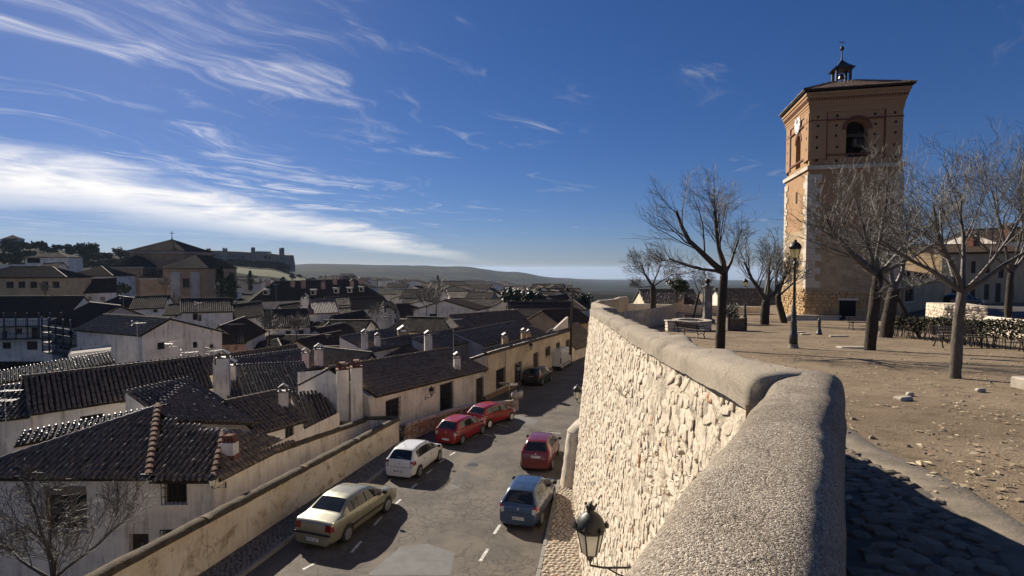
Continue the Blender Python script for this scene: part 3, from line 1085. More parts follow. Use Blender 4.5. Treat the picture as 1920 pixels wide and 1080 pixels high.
def smooth_path(pts, it=2):
    pts = [Vector(p) for p in pts]
    for _ in range(it):
        q = [pts[0]]
        for a, b in zip(pts[:-1], pts[1:]):
            q += [a.lerp(b, 0.25), a.lerp(b, 0.75)]
        q.append(pts[-1])
        pts = q
    return pts


def near_top(y):
    return CAMZ - interp(y, [-5, 0, 1.4, 4.3], [0.70, 0.75, 0.77, 0.80])


def st2_top(y):
    return CAMZ - interp(y, [4, 5.5, 7, 10, 15, 20, 27, 34, 46, 60], [0.80, 0.90, 1.0, 1.19, 1.42, 1.67, 2.03, 2.35, 2.9, 3.3])


# near stretch right under the camera
path = resample([(0.64 * y - 0.236, y + 0.151, 0) for y in (-4.0, 4.08)], 0.04)
wid = [interp(p.y, [-4, 1.3, 3.0, 4.3], [0.60, 0.58, 0.52, 0.50]) for p in path]
zt = [near_top(p.y) for p in path]
sweep(path, zt, wid, [1.2] * len(path), [CAMZ and (near_top(p.y) - plaza_z(p.x + .3, p.y) + 0.25) for p in path], 34, 0.006, 4.3, end1=True, amp2=0.022).build('coping', M_COPING, RW, True)
# second stretch along the street
path = resample(smooth_path([(2.10 + 0.093 * (y - 4.5), y, 0) for y in (3.92, 10, 16, 22, 26)] + [(4.30, 27.2, 0), (4.75, 28.1, 0), (5.5, 28.6, 0)], 2), 0.10)
zt = [st2_top(p.y) for p in path]
sweep(path, zt, [0.56 + .06 * nz3(p.y, 0, 0, 1.1) for p in path], [0.27] * len(path), [st2_top(p.y) - plaza_z(p.x + .3, p.y) + 0.3 for p in path], 18, 0.025, 3.0, end0=False, amp2=0.05, dome=0.17).build('coping', M_COPING2, RW, True)
# beyond the jog
path = resample(smooth_path([(5.3, 29.5, 0), (5.9, 34, 0), (6.7, 43, 0), (7.2, 46.5, 0), (8.6, 48, 0), (10.2, 52, 0), (11.6, 58, 0), (13.0, 60.5, 0)], 2), 0.3)
zt = [st2_top(p.y) + (0.12 if p.y > 47 else 0) for p in path]
sweep(path, zt, 0.6, [4.0] * len(path), [st2_top(p.y) - plaza_z(p.x + .3, p.y) + 0.5 for p in path], 12, 0.02, 2.0, amp2=0.03).build('coping', M_COPING2, RW, True)
# back wall of the plaza
path = resample([(12.6, 60.2, 0), (20, 60.6, 0), (29.0, 60.2, 0)], 0.6)
zt = [CAMZ - interp(p.x, [12, 29], [3.95, 4.35]) for p in path]
BW = root('plaza_parapet', 'long low stone parapet closing the far side of the plaza', 'wall', (20, 60.4, plaza_z(20, 60)))
sweep(path, zt, 0.5, [3.0] * len(path), [2.0] * len(path), 10, 0.02, 2.0).build('parapet', M_STONE, BW, True)
MB().bar((12.4, 59.5, plaza_z(14, 59) + 0.08), (29, 59.4, plaza_z(25, 59) + 0.08), 0.9, 0.16).build('footing_step', M_PALE, BW)

# wall under the near stretch and the return
mb = MB()
rows = []
for y in np.arange(-4.0, 4.31, 0.3):
    a = Vector((0.64 * y - 0.50, y + 0.30, 0))
    rows.append([(a.x + 0.03 * nz3(y, z, 1, 2.0) - (near_top(y) - 0.9 - z) * 0.03, a.y, z) for z in np.linspace(near_top(y) - 0.9, road_z(y) - 0.4, 14)])
MB().grid(rows).build('wall_core', M_MORTAR, RW)
# mortar face of the street stretch
rows = []
FACE_Y = list(np.arange(3.95, 28.9, 0.25)) + [30, 32, 35, 40, 46, 52, 60, 70, 78]
for y in FACE_Y:
    zt_ = st2_top(y) - 0.18 if y < 29 else st2_top(y) - 0.35
    zb = road_z(y) - 0.3
    xt = xwall_top(y) + 0.05; xb = xwall_base(y) + 0.05
    rows.append([(lerp(xt, xb, k / 30) + (0.03 * nz3(y, z, 2, 1.6) + 0.03 * nz3(y, z, 5, 4.0)), y, z) for k, z in enumerate(np.linspace(zt_, zb, 31))])
MB().grid(rows).build('wall_face', M_MORTAR, RW)


# stones of the street face
def stone_mesh(name, n, rs, flat=1.0, height=0.06):
    """irregular rough stone in local XY (unit size) bulging along +Z"""
    a0 = rs.uniform(0, 6.28)
    an = [a0 + 2 * math.pi * (k + rs.uniform(-.28, .28)) / n for k in range(n)]
    rad = [0.5 * rs.uniform(0.86, 1.16) for _ in range(n)]
    vs = []
    for k in range(n):      # squarish outline
        c, s_ = math.cos(an[k]), math.sin(an[k])
        q = rad[k] / max(abs(c), abs(s_)) ** 0.55
        vs.append((c * q, s_ * q, -0.35))
    for k in range(n):
        vs.append((vs[k][0] * 0.90, vs[k][1] * 0.90, rs.uniform(0.5, 0.95)))
    for k in range(n):
        f = rs.uniform(0.5, 0.72)
        vs.append((vs[k][0] * f, vs[k][1] * f, rs.uniform(0.75, 1.3)))
    vs.append((rs.uniform(-.08, .08), rs.uniform(-.08, .08), rs.uniform(0.8, 1.3)))
    fs = []
    for l in (0, 1):
        for k in range(n):
            fs.append((l * n + k, l * n + (k + 1) % n, (l + 1) * n + (k + 1) % n, (l + 1) * n + k))
    for k in range(n):
        fs.append((2 * n + k, 2 * n + (k + 1) % n, 3 * n))
    return vs, fs


RS = random.Random(5)
STONES = [stone_mesh('stone', 7 + (i % 3), RS) for i in range(14)]
STONE_ME = {}


def stone_me(i, mat):
    key = (i, mat.name)
    if key not in STONE_ME:
        v, f = STONES[i]
        STONE_ME[key] = MB().add(v, f).mesh('stone', mat)
    return STONE_ME[key]


def project(p):
    d = Vector(p) - Vector((0, 0, CAMZ))
    f = Vector((0, math.cos(PITCH), -math.sin(PITCH))); u = Vector((0, math.sin(PITCH), math.cos(PITCH)))
    z = d.dot(f)
    if z < 0.1: return None
    return 960 + 1000 * d.x / z, 540 - 1000 * d.dot(u) / z, z


def scatter_stones(items, parent, mat, limit, name='stone', rest='stones'):
    """items: (score, idx, Matrix). The largest become parts, the rest one joined part"""
    items.sort(key=lambda t: -t[0])
    for sc_, i, M in items[:limit]:
        if sc_ <= 0: break
        o = obj(name, stone_me(i, mat), parent)
        o.matrix_basis = M if parent.name not in ROOTLOC else M
    others = [t for k, t in enumerate(items) if k >= limit or t[0] <= 0]
    if others:
        Vs = []; Fs3 = []; Fs4 = []
        mb = MB()
        for _, i, M in others:
            v, f = STONES[i]
            mb.add([M @ Vector(p) for p in v], f)
        tag(mb.build(rest, mat, parent), kind='stuff')


def face_stones():
    rs = random.Random(21)
    items = []
    for r_ in range(200):
        pass
    t = 0.0
    top_off = 0.21
    # courses follow the falling coping
    H = 0.0
    row = 0
    while H < 8.9:
        hgt = rs.uniform(0.08, 0.19)
        s = 3.98 + rs.uniform(0, 0.2)
        while s < 28.6:
            w = min(.5, 0.09 + rs.expovariate(1 / .12)) * (1.0 if s < 13 else 1.5)
            y = s + w / 2
            ztop = st2_top(y) - top_off; zbot = road_z(y)
            full = ztop - zbot
            zz = ztop - H - hgt / 2 + rs.uniform(-.05, .05) + .16 * nz3(y, row * .35, 3, .8)
            if zz - hgt / 2 > zbot - 0.1:
                q = (ztop - zz) / full
                x = lerp(xwall_top(y), xwall_base(y), q)
                dep = rs.uniform(0.002, 0.022)
                X = Vector((0.09, 1, 0)).normalized()
                Z = Vector((-1, 0.09, 0.10)).normalized()
                Y = Z.cross(X)
                ang = rs.uniform(-.6, .6)
                X2 = X * math.cos(ang) + Y * math.sin(ang); Y2 = Z.cross(X2)
                M = Matrix(((X2.x * w * 1.04, Y2.x * hgt * 1.06, Z.x * dep, x + 0.045), (X2.y * w * 1.04, Y2.y * hgt * 1.06, Z.y * dep, y), (X2.z * w * 1.04, Y2.z * hgt * 1.06, Z.z * dep, zz), (0, 0, 0, 1)))
                pr = project((x, y, zz))
                score = 0
                if pr and pr[1] < 1080 - (pr[0] - 1110) * 1.06 - 4 and pr[1] < 1085:
                    score = w * hgt / y ** 2
                if rs.random() > .2: items.append((score, rs.randrange(14), M))
            s += w + rs.uniform(0.0, 0.025)
        H += hgt + rs.uniform(0.0, 0.02)
        row += 1
    scatter_stones(items, RW, M_STONE, 300)


face_stones()

# return face at the corner, rough stones
MB().add([(1.75, 3.95, st2_top(4.3) - .2), (2.35, 3.97, st2_top(4.3) - .2), (2.35, 3.97, 2.0), (1.42, 3.95, 2.0)], [(0, 1, 2, 3)]).build('return_face', M_GOLDSTONE, RW)
rs = random.Random(71)
items = []
zq = st2_top(4.3) - .28
while zq > st2_top(4.3) - 1.9:
    hq = rs.uniform(.14, .26); xq = 1.77
    while xq < 2.3:
        wq = rs.uniform(.18, .36)
        items.append((1.0, rs.randrange(14), Matrix(((wq, 0, 0, xq + wq / 2), (0, 0, -rs.uniform(.03, .07), 3.95), (0, hq, 0, zq - hq / 2), (0, 0, 0, 1)))))
        xq += wq
    zq -= hq
scatter_stones(items, RW, M_GOLDSTONE, 40)

# half-round buttress at the foot of the wall
c = road_pt(1070, 918)
c.x = xwall_base(c.y) + 0.02
BT = root('buttress', 'round pale stone buttress with slanted top against the big wall beside dark red car', 'buttress', (c.x, c.y, c.z))
rows = []
for zq in np.linspace(-0.1, 2.75, 22):
    rows.append([])
    for k in range(21):
        a = math.pi * 0.5 + math.pi * k / 20
        r = 0.56 * (1.05 - 0.04 * zq) + 0.03 * nz3(math.cos(a) * 2, math.sin(a) * 2, zq * 3)
        rows[-1].append((c.x + 0.12 + 0.1 * zq + r * math.cos(a) * 1.15, c.y + r * math.sin(a), c.z + zq))
MB().grid(rows).build('shaft', M_STONE, BT, True)
top = [p for p in rows[-1]]
mb = MB()
rim2 = [(lerp(p[0], c.x + 0.6, 0.0) - 0.03, p[1] * 1.0, p[2] - 0.02) for p in top]
apex = [(c.x + 0.55, p[1], p[2] + 0.55 + 0.05 * nz3(p[1], 1, 1, 3)) for p in top]
mb.grid([rim2, [(lerp(a[0], b[0], .5) - .04, a[1], lerp(a[2], b[2], .5) + .06) for a, b in zip(rim2, apex)], apex])
mb.build('sloping_cap', M_PALE, BT, True)

# ------------------------------------------------------------------ pavements
def cobble_field(name, inside, x0, x1, y0, y1, step, zf, mat, parent, seed, tilt=0.0, jit=0.5, h=0.03):
    """small set stones, one joined mesh"""
    rs = np.random.default_rng(seed)
    nx = int((x1 - x0) / step); ny = int((y1 - y0) / step)
    V = []; F = []
    n = 6
    base = None
    for j in range(ny):
        for i in range(nx):
            x = x0 + (i + (0.5 if j % 2 else 0)) * step + rs.uniform(-jit, jit) * step * .5
            y = y0 + j * step + rs.uniform(-jit, jit) * step * .5
            if not inside(x, y): continue
            r = step * rs.uniform(0.40, 0.53)
            z = zf(x, y)
            o = len(V)
            a0 = rs.uniform(0, 1)
            for k in range(n):
                a = a0 + 2 * math.pi * k / n
                q = r * rs.uniform(.88, 1.08)
                V.append((x + q * math.cos(a), y + q * math.sin(a), z - 0.01))
            for k in range(n):
                vx, vy, _ = V[o + k]
                V.append((x + (vx - x) * .72, y + (vy - y) * .72, z + h * rs.uniform(.75, 1.1)))
            for k in range(n):
                F.append((o + k, o + (k + 1) % n, o + n + (k + 1) % n, o + n + k))
            F.append(tuple(o + n + k for k in range(4)))
            F.append((o + n, o + n + 3, o + n + 4, o + n + 5))
    if V:
        me = mesh_np(name, np.array(V), np.array(F), mat)
        tag(obj(name, me, parent), kind='stuff')


def kerb_run(parent, xa, y0, y1, w, ztop, mat, step=0.8):
    y = y0
    while y < y1:
        ye = min(y + step, y1)
        a = Vector((xa(y), y, ztop(y) - 0.1)); b = Vector((xa(ye - 0.012), ye - 0.012, ztop(ye) - 0.1))
        X = (b - a).normalized(); Y = Vector((0, 0, 1)).cross(X).normalized()
        MB().cbox((a + b) / 2, ((b - a).length, w, 0.22), 0.015, ax=(X, Y, X.cross(Y))).build('kerb', mat, parent)
        y = ye


# right pavement, pale setts
def x_rk(y): return 0.90 + 0.165 * (y - 17.7)


rows = []
for y in np.arange(10, 26.1, 0.5):
    rows.append([(x_rk(y) + 0.1, y, road_z(y) + 0.11), (max(x_rk(y) + .15, xwall_base(y) + 0.1), y, road_z(y) + 0.13)])
pav = MB().grid(rows).build('right_pavement', M_BEDL)
tag(pav, kind='structure')
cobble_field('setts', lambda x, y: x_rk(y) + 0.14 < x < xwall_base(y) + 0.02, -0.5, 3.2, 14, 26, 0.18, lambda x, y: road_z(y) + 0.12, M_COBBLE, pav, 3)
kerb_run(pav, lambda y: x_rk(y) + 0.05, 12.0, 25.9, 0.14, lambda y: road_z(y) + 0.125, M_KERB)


# left pavement, cobbles coloured dark for the shade beside the road wall
def x_lk(y): return xwall_left(y) + 1.32


rows = []
for y in np.arange(8, 33.1, 0.5):
    rows.append([(xwall_left(y) - 0.05, y, road_z(y) + 0.13), (x_lk(y) - 0.05, y, road_z(y) + 0.11)])
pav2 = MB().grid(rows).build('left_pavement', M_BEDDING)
tag(pav2, kind='structure')
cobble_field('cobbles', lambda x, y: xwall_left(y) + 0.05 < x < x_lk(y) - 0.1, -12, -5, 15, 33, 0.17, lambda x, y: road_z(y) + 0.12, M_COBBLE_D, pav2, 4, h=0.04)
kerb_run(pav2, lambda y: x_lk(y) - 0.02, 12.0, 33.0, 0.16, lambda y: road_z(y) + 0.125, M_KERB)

# ------------------------------------------------------------------ roofs
def tile_template(r0=0.092, r1=0.078, L=0.46, n=4):
    V = []
    for (r, y, dz) in ((r0, 0.0, 0.022), (r1, L, 0.0)):
        for k in range(n + 1):
            a = math.pi * k / n
            V.append((-r * math.cos(a), y, r * math.sin(a) * 1.12 + dz))
    for k in range(n + 1):                      # front lip thickness
        a = math.pi * k / n
        V.append((-(r0 - .016) * math.cos(a), 0.004, (r0 - .016) * math.sin(a) * 1.12 + 0.012))
    F = [(k, k + 1, n + 1 + k + 1, n + 1 + k) for k in range(n)] + [(k, 2 * (n + 1) + k, 2 * (n + 1) + k + 1, k + 1) for k in range(n)]
    return np.array(V), np.array(F)


TILE_V, TILE_F = tile_template()
M_RIDGE_RED = simple('dull_red_ridge_tile', (0.15, 0.068, 0.042), 0.8, var=0.25, scale=4.0, world=True, spec=0.15, c2=(0.09, 0.05, 0.036))
M_RIDGE = simple('ridge_tile_clay', (0.12, 0.075, 0.05), 0.7, var=0.25, scale=4.0, world=True, spec=0.25, c2=(0.075, 0.058, 0.045))
TILE_ME = {}


def tile_me(mat):
    if mat.name not in TILE_ME:
        TILE_ME[mat.name] = mesh_np('tile', TILE_V, TILE_F, mat, False)
    return TILE_ME[mat.name]


def in_poly(x, y, poly):
    c = False
    n = len(poly)
    for i in range(n):
        x1, y1 = poly[i]; x2, y2 = poly[(i + 1) % n]
        if (y1 > y) != (y2 > y) and x < (x2 - x1) * (y - y1) / (y2 - y1) + x1:
            c = not c
    return c


def frame_of(poly, xdir=None):
    o = Vector(poly[0])
    X = (Vector(poly[1]) - o).normalized()
    if xdir is not None:
        nn = X.cross(max((Vector(p) - o for p in poly[2:]), key=lambda q: (q - X * q.dot(X)).length)).normalized()
        X = Vector(xdir); X = (X - nn * X.dot(nn)).normalized()
    far = max((Vector(p) - o for p in poly[2:]), key=lambda q: (q - X * q.dot(X)).length)
    Y = (far - X * far.dot(X)).normalized()
    Z = X.cross(Y)
    if Z.z < 0: Z = -Z
    return o, X, Y, Z


def roof_near(parent, poly, mat=None, limit=0, pitch=0.245, expo=0.37, seed=1, under=M_UNDER, name='roof_tiles', thick=0.12, xdir=None):
    """real tiles over one slope: poly[0], poly[1] is the eave"""
    mat = mat or M_TILE
    o, X, Y, Z = frame_of(poly, xdir)
    poly = [o + X * (Vector(p) - o).dot(X) + Y * (Vector(p) - o).dot(Y) for p in poly]
    MB().slab([Vector(p) for p in poly], -Z * thick).build('roof_slope', under, parent)
    P2 = [((Vector(p) - o).dot(X), (Vector(p) - o).dot(Y)) for p in poly]
    x0 = min(p[0] for p in P2); x1 = max(p[0] for p in P2); y1 = max(p[1] for p in P2)
    rs = random.Random(seed)
    mats = []
    i = 0
    x = x0 + pitch * 0.5
    col = 0
    while x < x1:
        jx = rs.uniform(-.012, .012)
        k = 0
        y = min(0.0, min(p[1] for p in P2)) - 0.06
        while y < y1:
            if in_poly(x, max(y + 0.12, 0.02) if xdir is None else y + .12, P2):
                a = rs.gauss(0, .03); lift = rs.uniform(0, .014)
                Xr = X * math.cos(a) + Y * math.sin(a); Yr = Y * math.cos(a) - X * math.sin(a)
                Yr = (Yr + Z * 0.035).normalized()
                pos = o + X * (x + jx + rs.uniform(-.012, .012)) + Y * (y + rs.uniform(-.03, .03)) + Z * (0.012 + lift)
                Zr = Xr.cross(Yr)
                if Zr.z < 0: Zr = -Zr
                s = rs.uniform(.94, 1.06)
                mats.append(Matrix(((Xr.x * s, Yr.x, Zr.x * s, pos.x), (Xr.y * s, Yr.y, Zr.y * s, pos.y), (Xr.z * s, Yr.z, Zr.z * s, pos.z), (0, 0, 0, 1))))
            y += expo
            k += 1
        x += pitch
        col += 1
    def d2(M):
        p = project(M.translation)
        if not p or not (-20 < p[0] < 1940 and p[1] < 1095): return 1e9
        return p[2]
    mats.sort(key=d2)
    nsingle = 0
    me = tile_me(mat)
    for M in mats[:limit]:
        if d2(M) > 1e8: break
        t = obj('tile', me, parent)
        t.matrix_basis = M
        nsingle += 1
    rest = mats[nsingle:]
    if rest:
        A = np.array([[list(r) for r in M] for M in rest])
        V = np.einsum('nij,kj->nki', A[:, :3, :3], TILE_V) + A[:, None, :3, 3]
        n = len(TILE_V)
        F = (TILE_F[None] + (np.arange(len(rest)) * n)[:, None, None]).reshape(-1, 4)
        tag(obj(name, mesh_np(name, V.reshape(-1, 3), F, mat), parent), kind='stuff')


def span_y(P2, x):
    ys = []
    n = len(P2)
    for i in range(n):
        x1, y1 = P2[i]; x2, y2 = P2[(i + 1) % n]
        if (x1 <= x) != (x2 <= x):
            ys.append(y1 + (y2 - y1) * (x - x1) / (x2 - x1))
    return (min(ys), max(ys)) if len(ys) >= 2 else None


def roof_far(parent, poly, mat=None, thick=0.18, name='roof_slope', pitch=0.30, h=0.10):
    """one slope of far tiles: real ribs running down the slope, tile tint from the material"""
    o, X, Y, Z = frame_of(poly)
    P2 = [((Vector(p) - o).dot(X), (Vector(p) - o).dot(Y)) for p in poly]
    x0 = min(p[0] for p in P2); x1 = max(p[0] for p in P2)
    if o.y > 230: pitch, h = 0.6, 0.16
    mb = MB()
    mb.slab([o + X * p[0] + Y * p[1] - Z * .01 for p in P2], -Z * thick)
    off = len(mb.v)
    uv = [(p[0], p[1]) for p in P2] * 2
    prof = ((0.0, 0.0), (.22, .75), (.42, 1.0), (.62, .75), (.84, 0.0))
    x = x0 + .01
    prev = None
    while x < x1 - pitch:
        row = []
        for q, z in prof:
            xx = x + q * pitch
            sp = span_y(P2, xx)
            if sp is None: continue
            row.append((xx, sp[0], sp[1], z * h))
        for a, b in zip(row[:-1], row[1:]):
            k = len(mb.v)
            for (xx, ya, yb, z) in (a, b):
                mb.v.append(tuple(o + X * xx + Y * ya + Z * z)); uv.append((xx, ya))
                mb.v.append(tuple(o + X * xx + Y * yb + Z * z)); uv.append((xx, yb))
            mb.f.append((k, k + 2, k + 3, k + 1))
        x += pitch
    me = mb.mesh(name, mat or M_FARTILE)
    ul = me.uv_layers.new(name='UVMap')
    ox = o.x
    for l in me.loops:
        q = uv[l.vertex_index]
        ul.data[l.index].uv = (q[0] + ox, q[1])
    return obj(name, me, parent)


def ridge_caps(parent, p0, p1, mat=None, r=0.12, single=False, step=0.36):
    p0 = Vector(p0); p1 = Vector(p1)
    L = (p1 - p0).length
    n = max(1, int(L / step))
    X = (p1 - p0).normalized()
    Yv = Vector((0, 0, 1)).cross(X).normalized(); Z = X.cross(Yv)
    mb = MB()
    for i in range(n):
        m = mb if not single else MB()
        a = p0 + X * (i * L / n) + Z * 0.0
        b = p0 + X * ((i + 1.12) * L / n)
        vs = []
        for (q, rr, dz) in ((a, r * 1.12, 0.02), (b, r * 0.95, 0.0)):
            for k in range(6):
                t = math.pi * k / 5
                vs.append(q - Yv * (rr * math.cos(t)) + Z * (rr * math.sin(t) * 0.85 + dz))
        m.add(vs, [(k, k + 1, 7 + k, 6 + k) for k in range(5)])
        if single:
            m.build('ridge_tile', mat or M_TILE, parent)
    if not single:
        mb.build('ridge_tiles', mat or M_TILE, parent)


# ------------------------------------------------------------------ walls with openings
def wall_panel(mb, A, B, zb, zta, ztb, ops=(), reveal=0.16):
    A = Vector((A[0], A[1], 0)); B = Vector((B[0], B[1], 0))
    d = B - A; L = d.length; d.normalize()
    n = Vector((d.y, -d.x, 0))
    ztm = min(zta, ztb)
    ops = [(max(0.02, o[0]), min(L - 0.02, o[1]), max(zb + .01, o[2]), min(ztm - 0.03, o[3])) for o in ops]
    ops = [o for o in ops if o[1] - o[0] > 0.05 and o[3] - o[2] > 0.05]
    ss = sorted(set([0, L] + [o[0] for o in ops] + [o[1] for o in ops]))
    zs = sorted(set([zb, ztm] + [o[2] for o in ops] + [o[3] for o in ops]))
    pt = lambda s, z, q=0.0: tuple(A + d * s - n * q + Vector((0, 0, z)))
    for i in range(len(ss) - 1):
        for j in range(len(zs) - 1):
            sc = (ss[i] + ss[i + 1]) / 2; zc_ = (zs[j] + zs[j + 1]) / 2
            if any(o[0] < sc < o[1] and o[2] < zc_ < o[3] for o in ops): continue
            mb.add([pt(ss[i], zs[j]), pt(ss[i + 1], zs[j]), pt(ss[i + 1], zs[j + 1]), pt(ss[i], zs[j + 1])], [(0, 1, 2, 3)])
    if abs(zta - ztb) > 1e-4:
        if zta > ztb: mb.add([pt(0, ztm), pt(L, ztm), pt(0, zta)], [(0, 1, 2)])
        else: mb.add([pt(0, ztm), pt(L, ztm), pt(L, ztb)], [(0, 1, 2)])
    for (s0, s1, z0, z1) in ops:
        for a, b in (((s0, z0), (s1, z0)), ((s1, z0), (s1, z1)), ((s1, z1), (s0, z1)), ((s0, z1), (s0, z0))):
            mb.add([pt(*a), pt(*b), pt(b[0], b[1], reveal), pt(a[0], a[1], reveal)], [(0, 1, 2, 3)])
    return A, d, n


def fill_opening(parent, A, d, n, op, style, reveal=0.16, small=False):
    s0, s1, z0, z1 = op
    w = s1 - s0; h = z1 - z0
    pt = lambda s, z, q: A + d * s - n * q + Vector((0, 0, z))
    up = Vector((0, 0, 1))
    c = lambda q: pt((s0 + s1) / 2, (z0 + z1) / 2, q)
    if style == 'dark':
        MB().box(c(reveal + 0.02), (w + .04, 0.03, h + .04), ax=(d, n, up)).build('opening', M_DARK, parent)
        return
    if style in ('door', 'garage'):
        dr = MB().box(c(reveal - 0.02), (w, 0.05, h), ax=(d, n, up)).build('door', M_WOODD, parent)
        if not small:
            m2 = MB()
            for k in (0.25, 0.75):
                for q in (0.28, 0.72):
                    m2.box(pt(s0 + w * k, z0 + h * q, reveal - 0.055), (w * .36, 0.02, h * .34), ax=(d, n, up))
            m2.build('door_panel', M_WOODD, dr)
            MB().box(pt(s0 + w * .52, z0 + h * .48, reveal - 0.08), (.05, 0.06, .12), ax=(d, n, up)).build('handle', M_GREYM, dr)
        return
    fr = MB()
    t = min(0.07, w * .12)
    for a, b in (((s0, z0 + t / 2), (s1, z0 + t / 2)), ((s0, z1 - t / 2), (s1, z1 - t / 2)), ((s0 + t / 2, z0), (s0 + t / 2, z1)), ((s1 - t / 2, z0), (s1 - t / 2, z1)),
                 (((s0 + s1) / 2, z0), ((s0 + s1) / 2, z1))):
        fr.bar(pt(a[0], a[1], reveal - .03), pt(b[0], b[1], reveal - .03), 0.06, t, up=n)
    wn = fr.build('window', M_SHUT if style != 'white' else M_WHITEP, parent)
    MB().box(c(reveal + .0), (w, 0.02, h), ax=(d, n, up)).build('pane', M_PANE, wn)
    if small: return
    MB().box(pt((s0 + s1) / 2, z0 - 0.04, -0.03), (w + .14, 0.14, .07), ax=(d, n, up)).build('sill', M_PALE if style != 'grille' else M_WHITE, wn)
    if style == 'grille':
        g = MB()
        nb = max(4, int(w / 0.13)); nh = max(3, int(h / 0.28))
        for i in range(nb + 1):
            s = s0 - .05 + (w + .1) * i / nb
            g.bar(pt(s, z0 - .06, -.07), pt(s, z1 + .06, -.07), 0.018)
        for i in range(nh + 1):
            z = z0 - .05 + (h + .1) * i / nh
            g.bar(pt(s0 - .05, z, -.07), pt(s1 + .05, z, -.07), 0.022)
        for (s, z) in ((s0 - .05, z0), (s1 + .05, z0), (s0 - .05, z1), (s1 + .05, z1)):
            g.bar(pt(s, z, -.08), pt(s, z, 0.02), 0.02)
        g.build('grille', M_IRON, wn)
    if style == 'shutter':
        for (s, sg) in ((s0, -1), (s1, 1)):
            MB().box(pt(s + sg * w * .25, (z0 + z1) / 2, -.03), (w * .48, .04, h), ax=(d, n, up)).build('shutter', M_SHUT, wn)


def ray_s(A, B, u):
    """distance along facade A-B where pixel column u meets it, and its depth"""
    a = (u - 960) / 1000.0
    d = Vector((B[0] - A[0], B[1] - A[1])); L = d.length; d /= L
    # (A + d s).x = a (A + d s).y
    s = (a * A[1] - A[0]) / (d.x - a * d.y)
    return s, A[1] + d.y * s


def px_op(A, B, u0, u1, v0, v1):
    s0, ya = ray_s(A, B, u0); s1, yb = ray_s(A, B, u1)
    y = (ya + yb) / 2
    um = (u0 + u1) / 2
    return (min(s0, s1), max(s0, s1), P(um, v1, y).z, P(um, v0, y).z)


def chimney(parent, p, w, h, mat=None, style=0, rz=0.3, d=None):
    """masonry stack with a little tiled tent on top; p is the base point"""
    p = Vector(p); mat = mat or M_WHITE
    d = d or w * 0.8
    st = MB().box(p + Vector((0, 0, h / 2)), (w, d, h), rz).build('chimney', mat, parent)
    cap = MB()
    t = p + Vector((0, 0, h))
    cap.box(t + Vector((0, 0, 0.03)), (w + .1, d + .1, .07), rz)
    X = Vector((math.cos(rz), math.sin(rz), 0)); Y = Vector((-math.sin(rz), math.cos(rz), 0)); Z = Vector((0, 0, 1))
    for sx in (-1, 1):
        for sy in (-1, 1):
            cap.box(t + X * (sx * w * .36) + Y * (sy * d * .36) + Z * .17, (w * .18, d * .18, .24), rz)
    a = t + Z * .29
    for sg in (-1, 1):
        e = a + X * (sg * w * .55); q = a + Z * (w * .38)
        cap.slab([e - Y * (d * .6), e + Y * (d * .6), q + Y * (d * .6), q - Y * (d * .6)], (0, 0, -0.05))
    cap.build('chimney_cap', M_TILE if style == 0 else M_BRICKRED, st)
    return st


HOUSES = {}


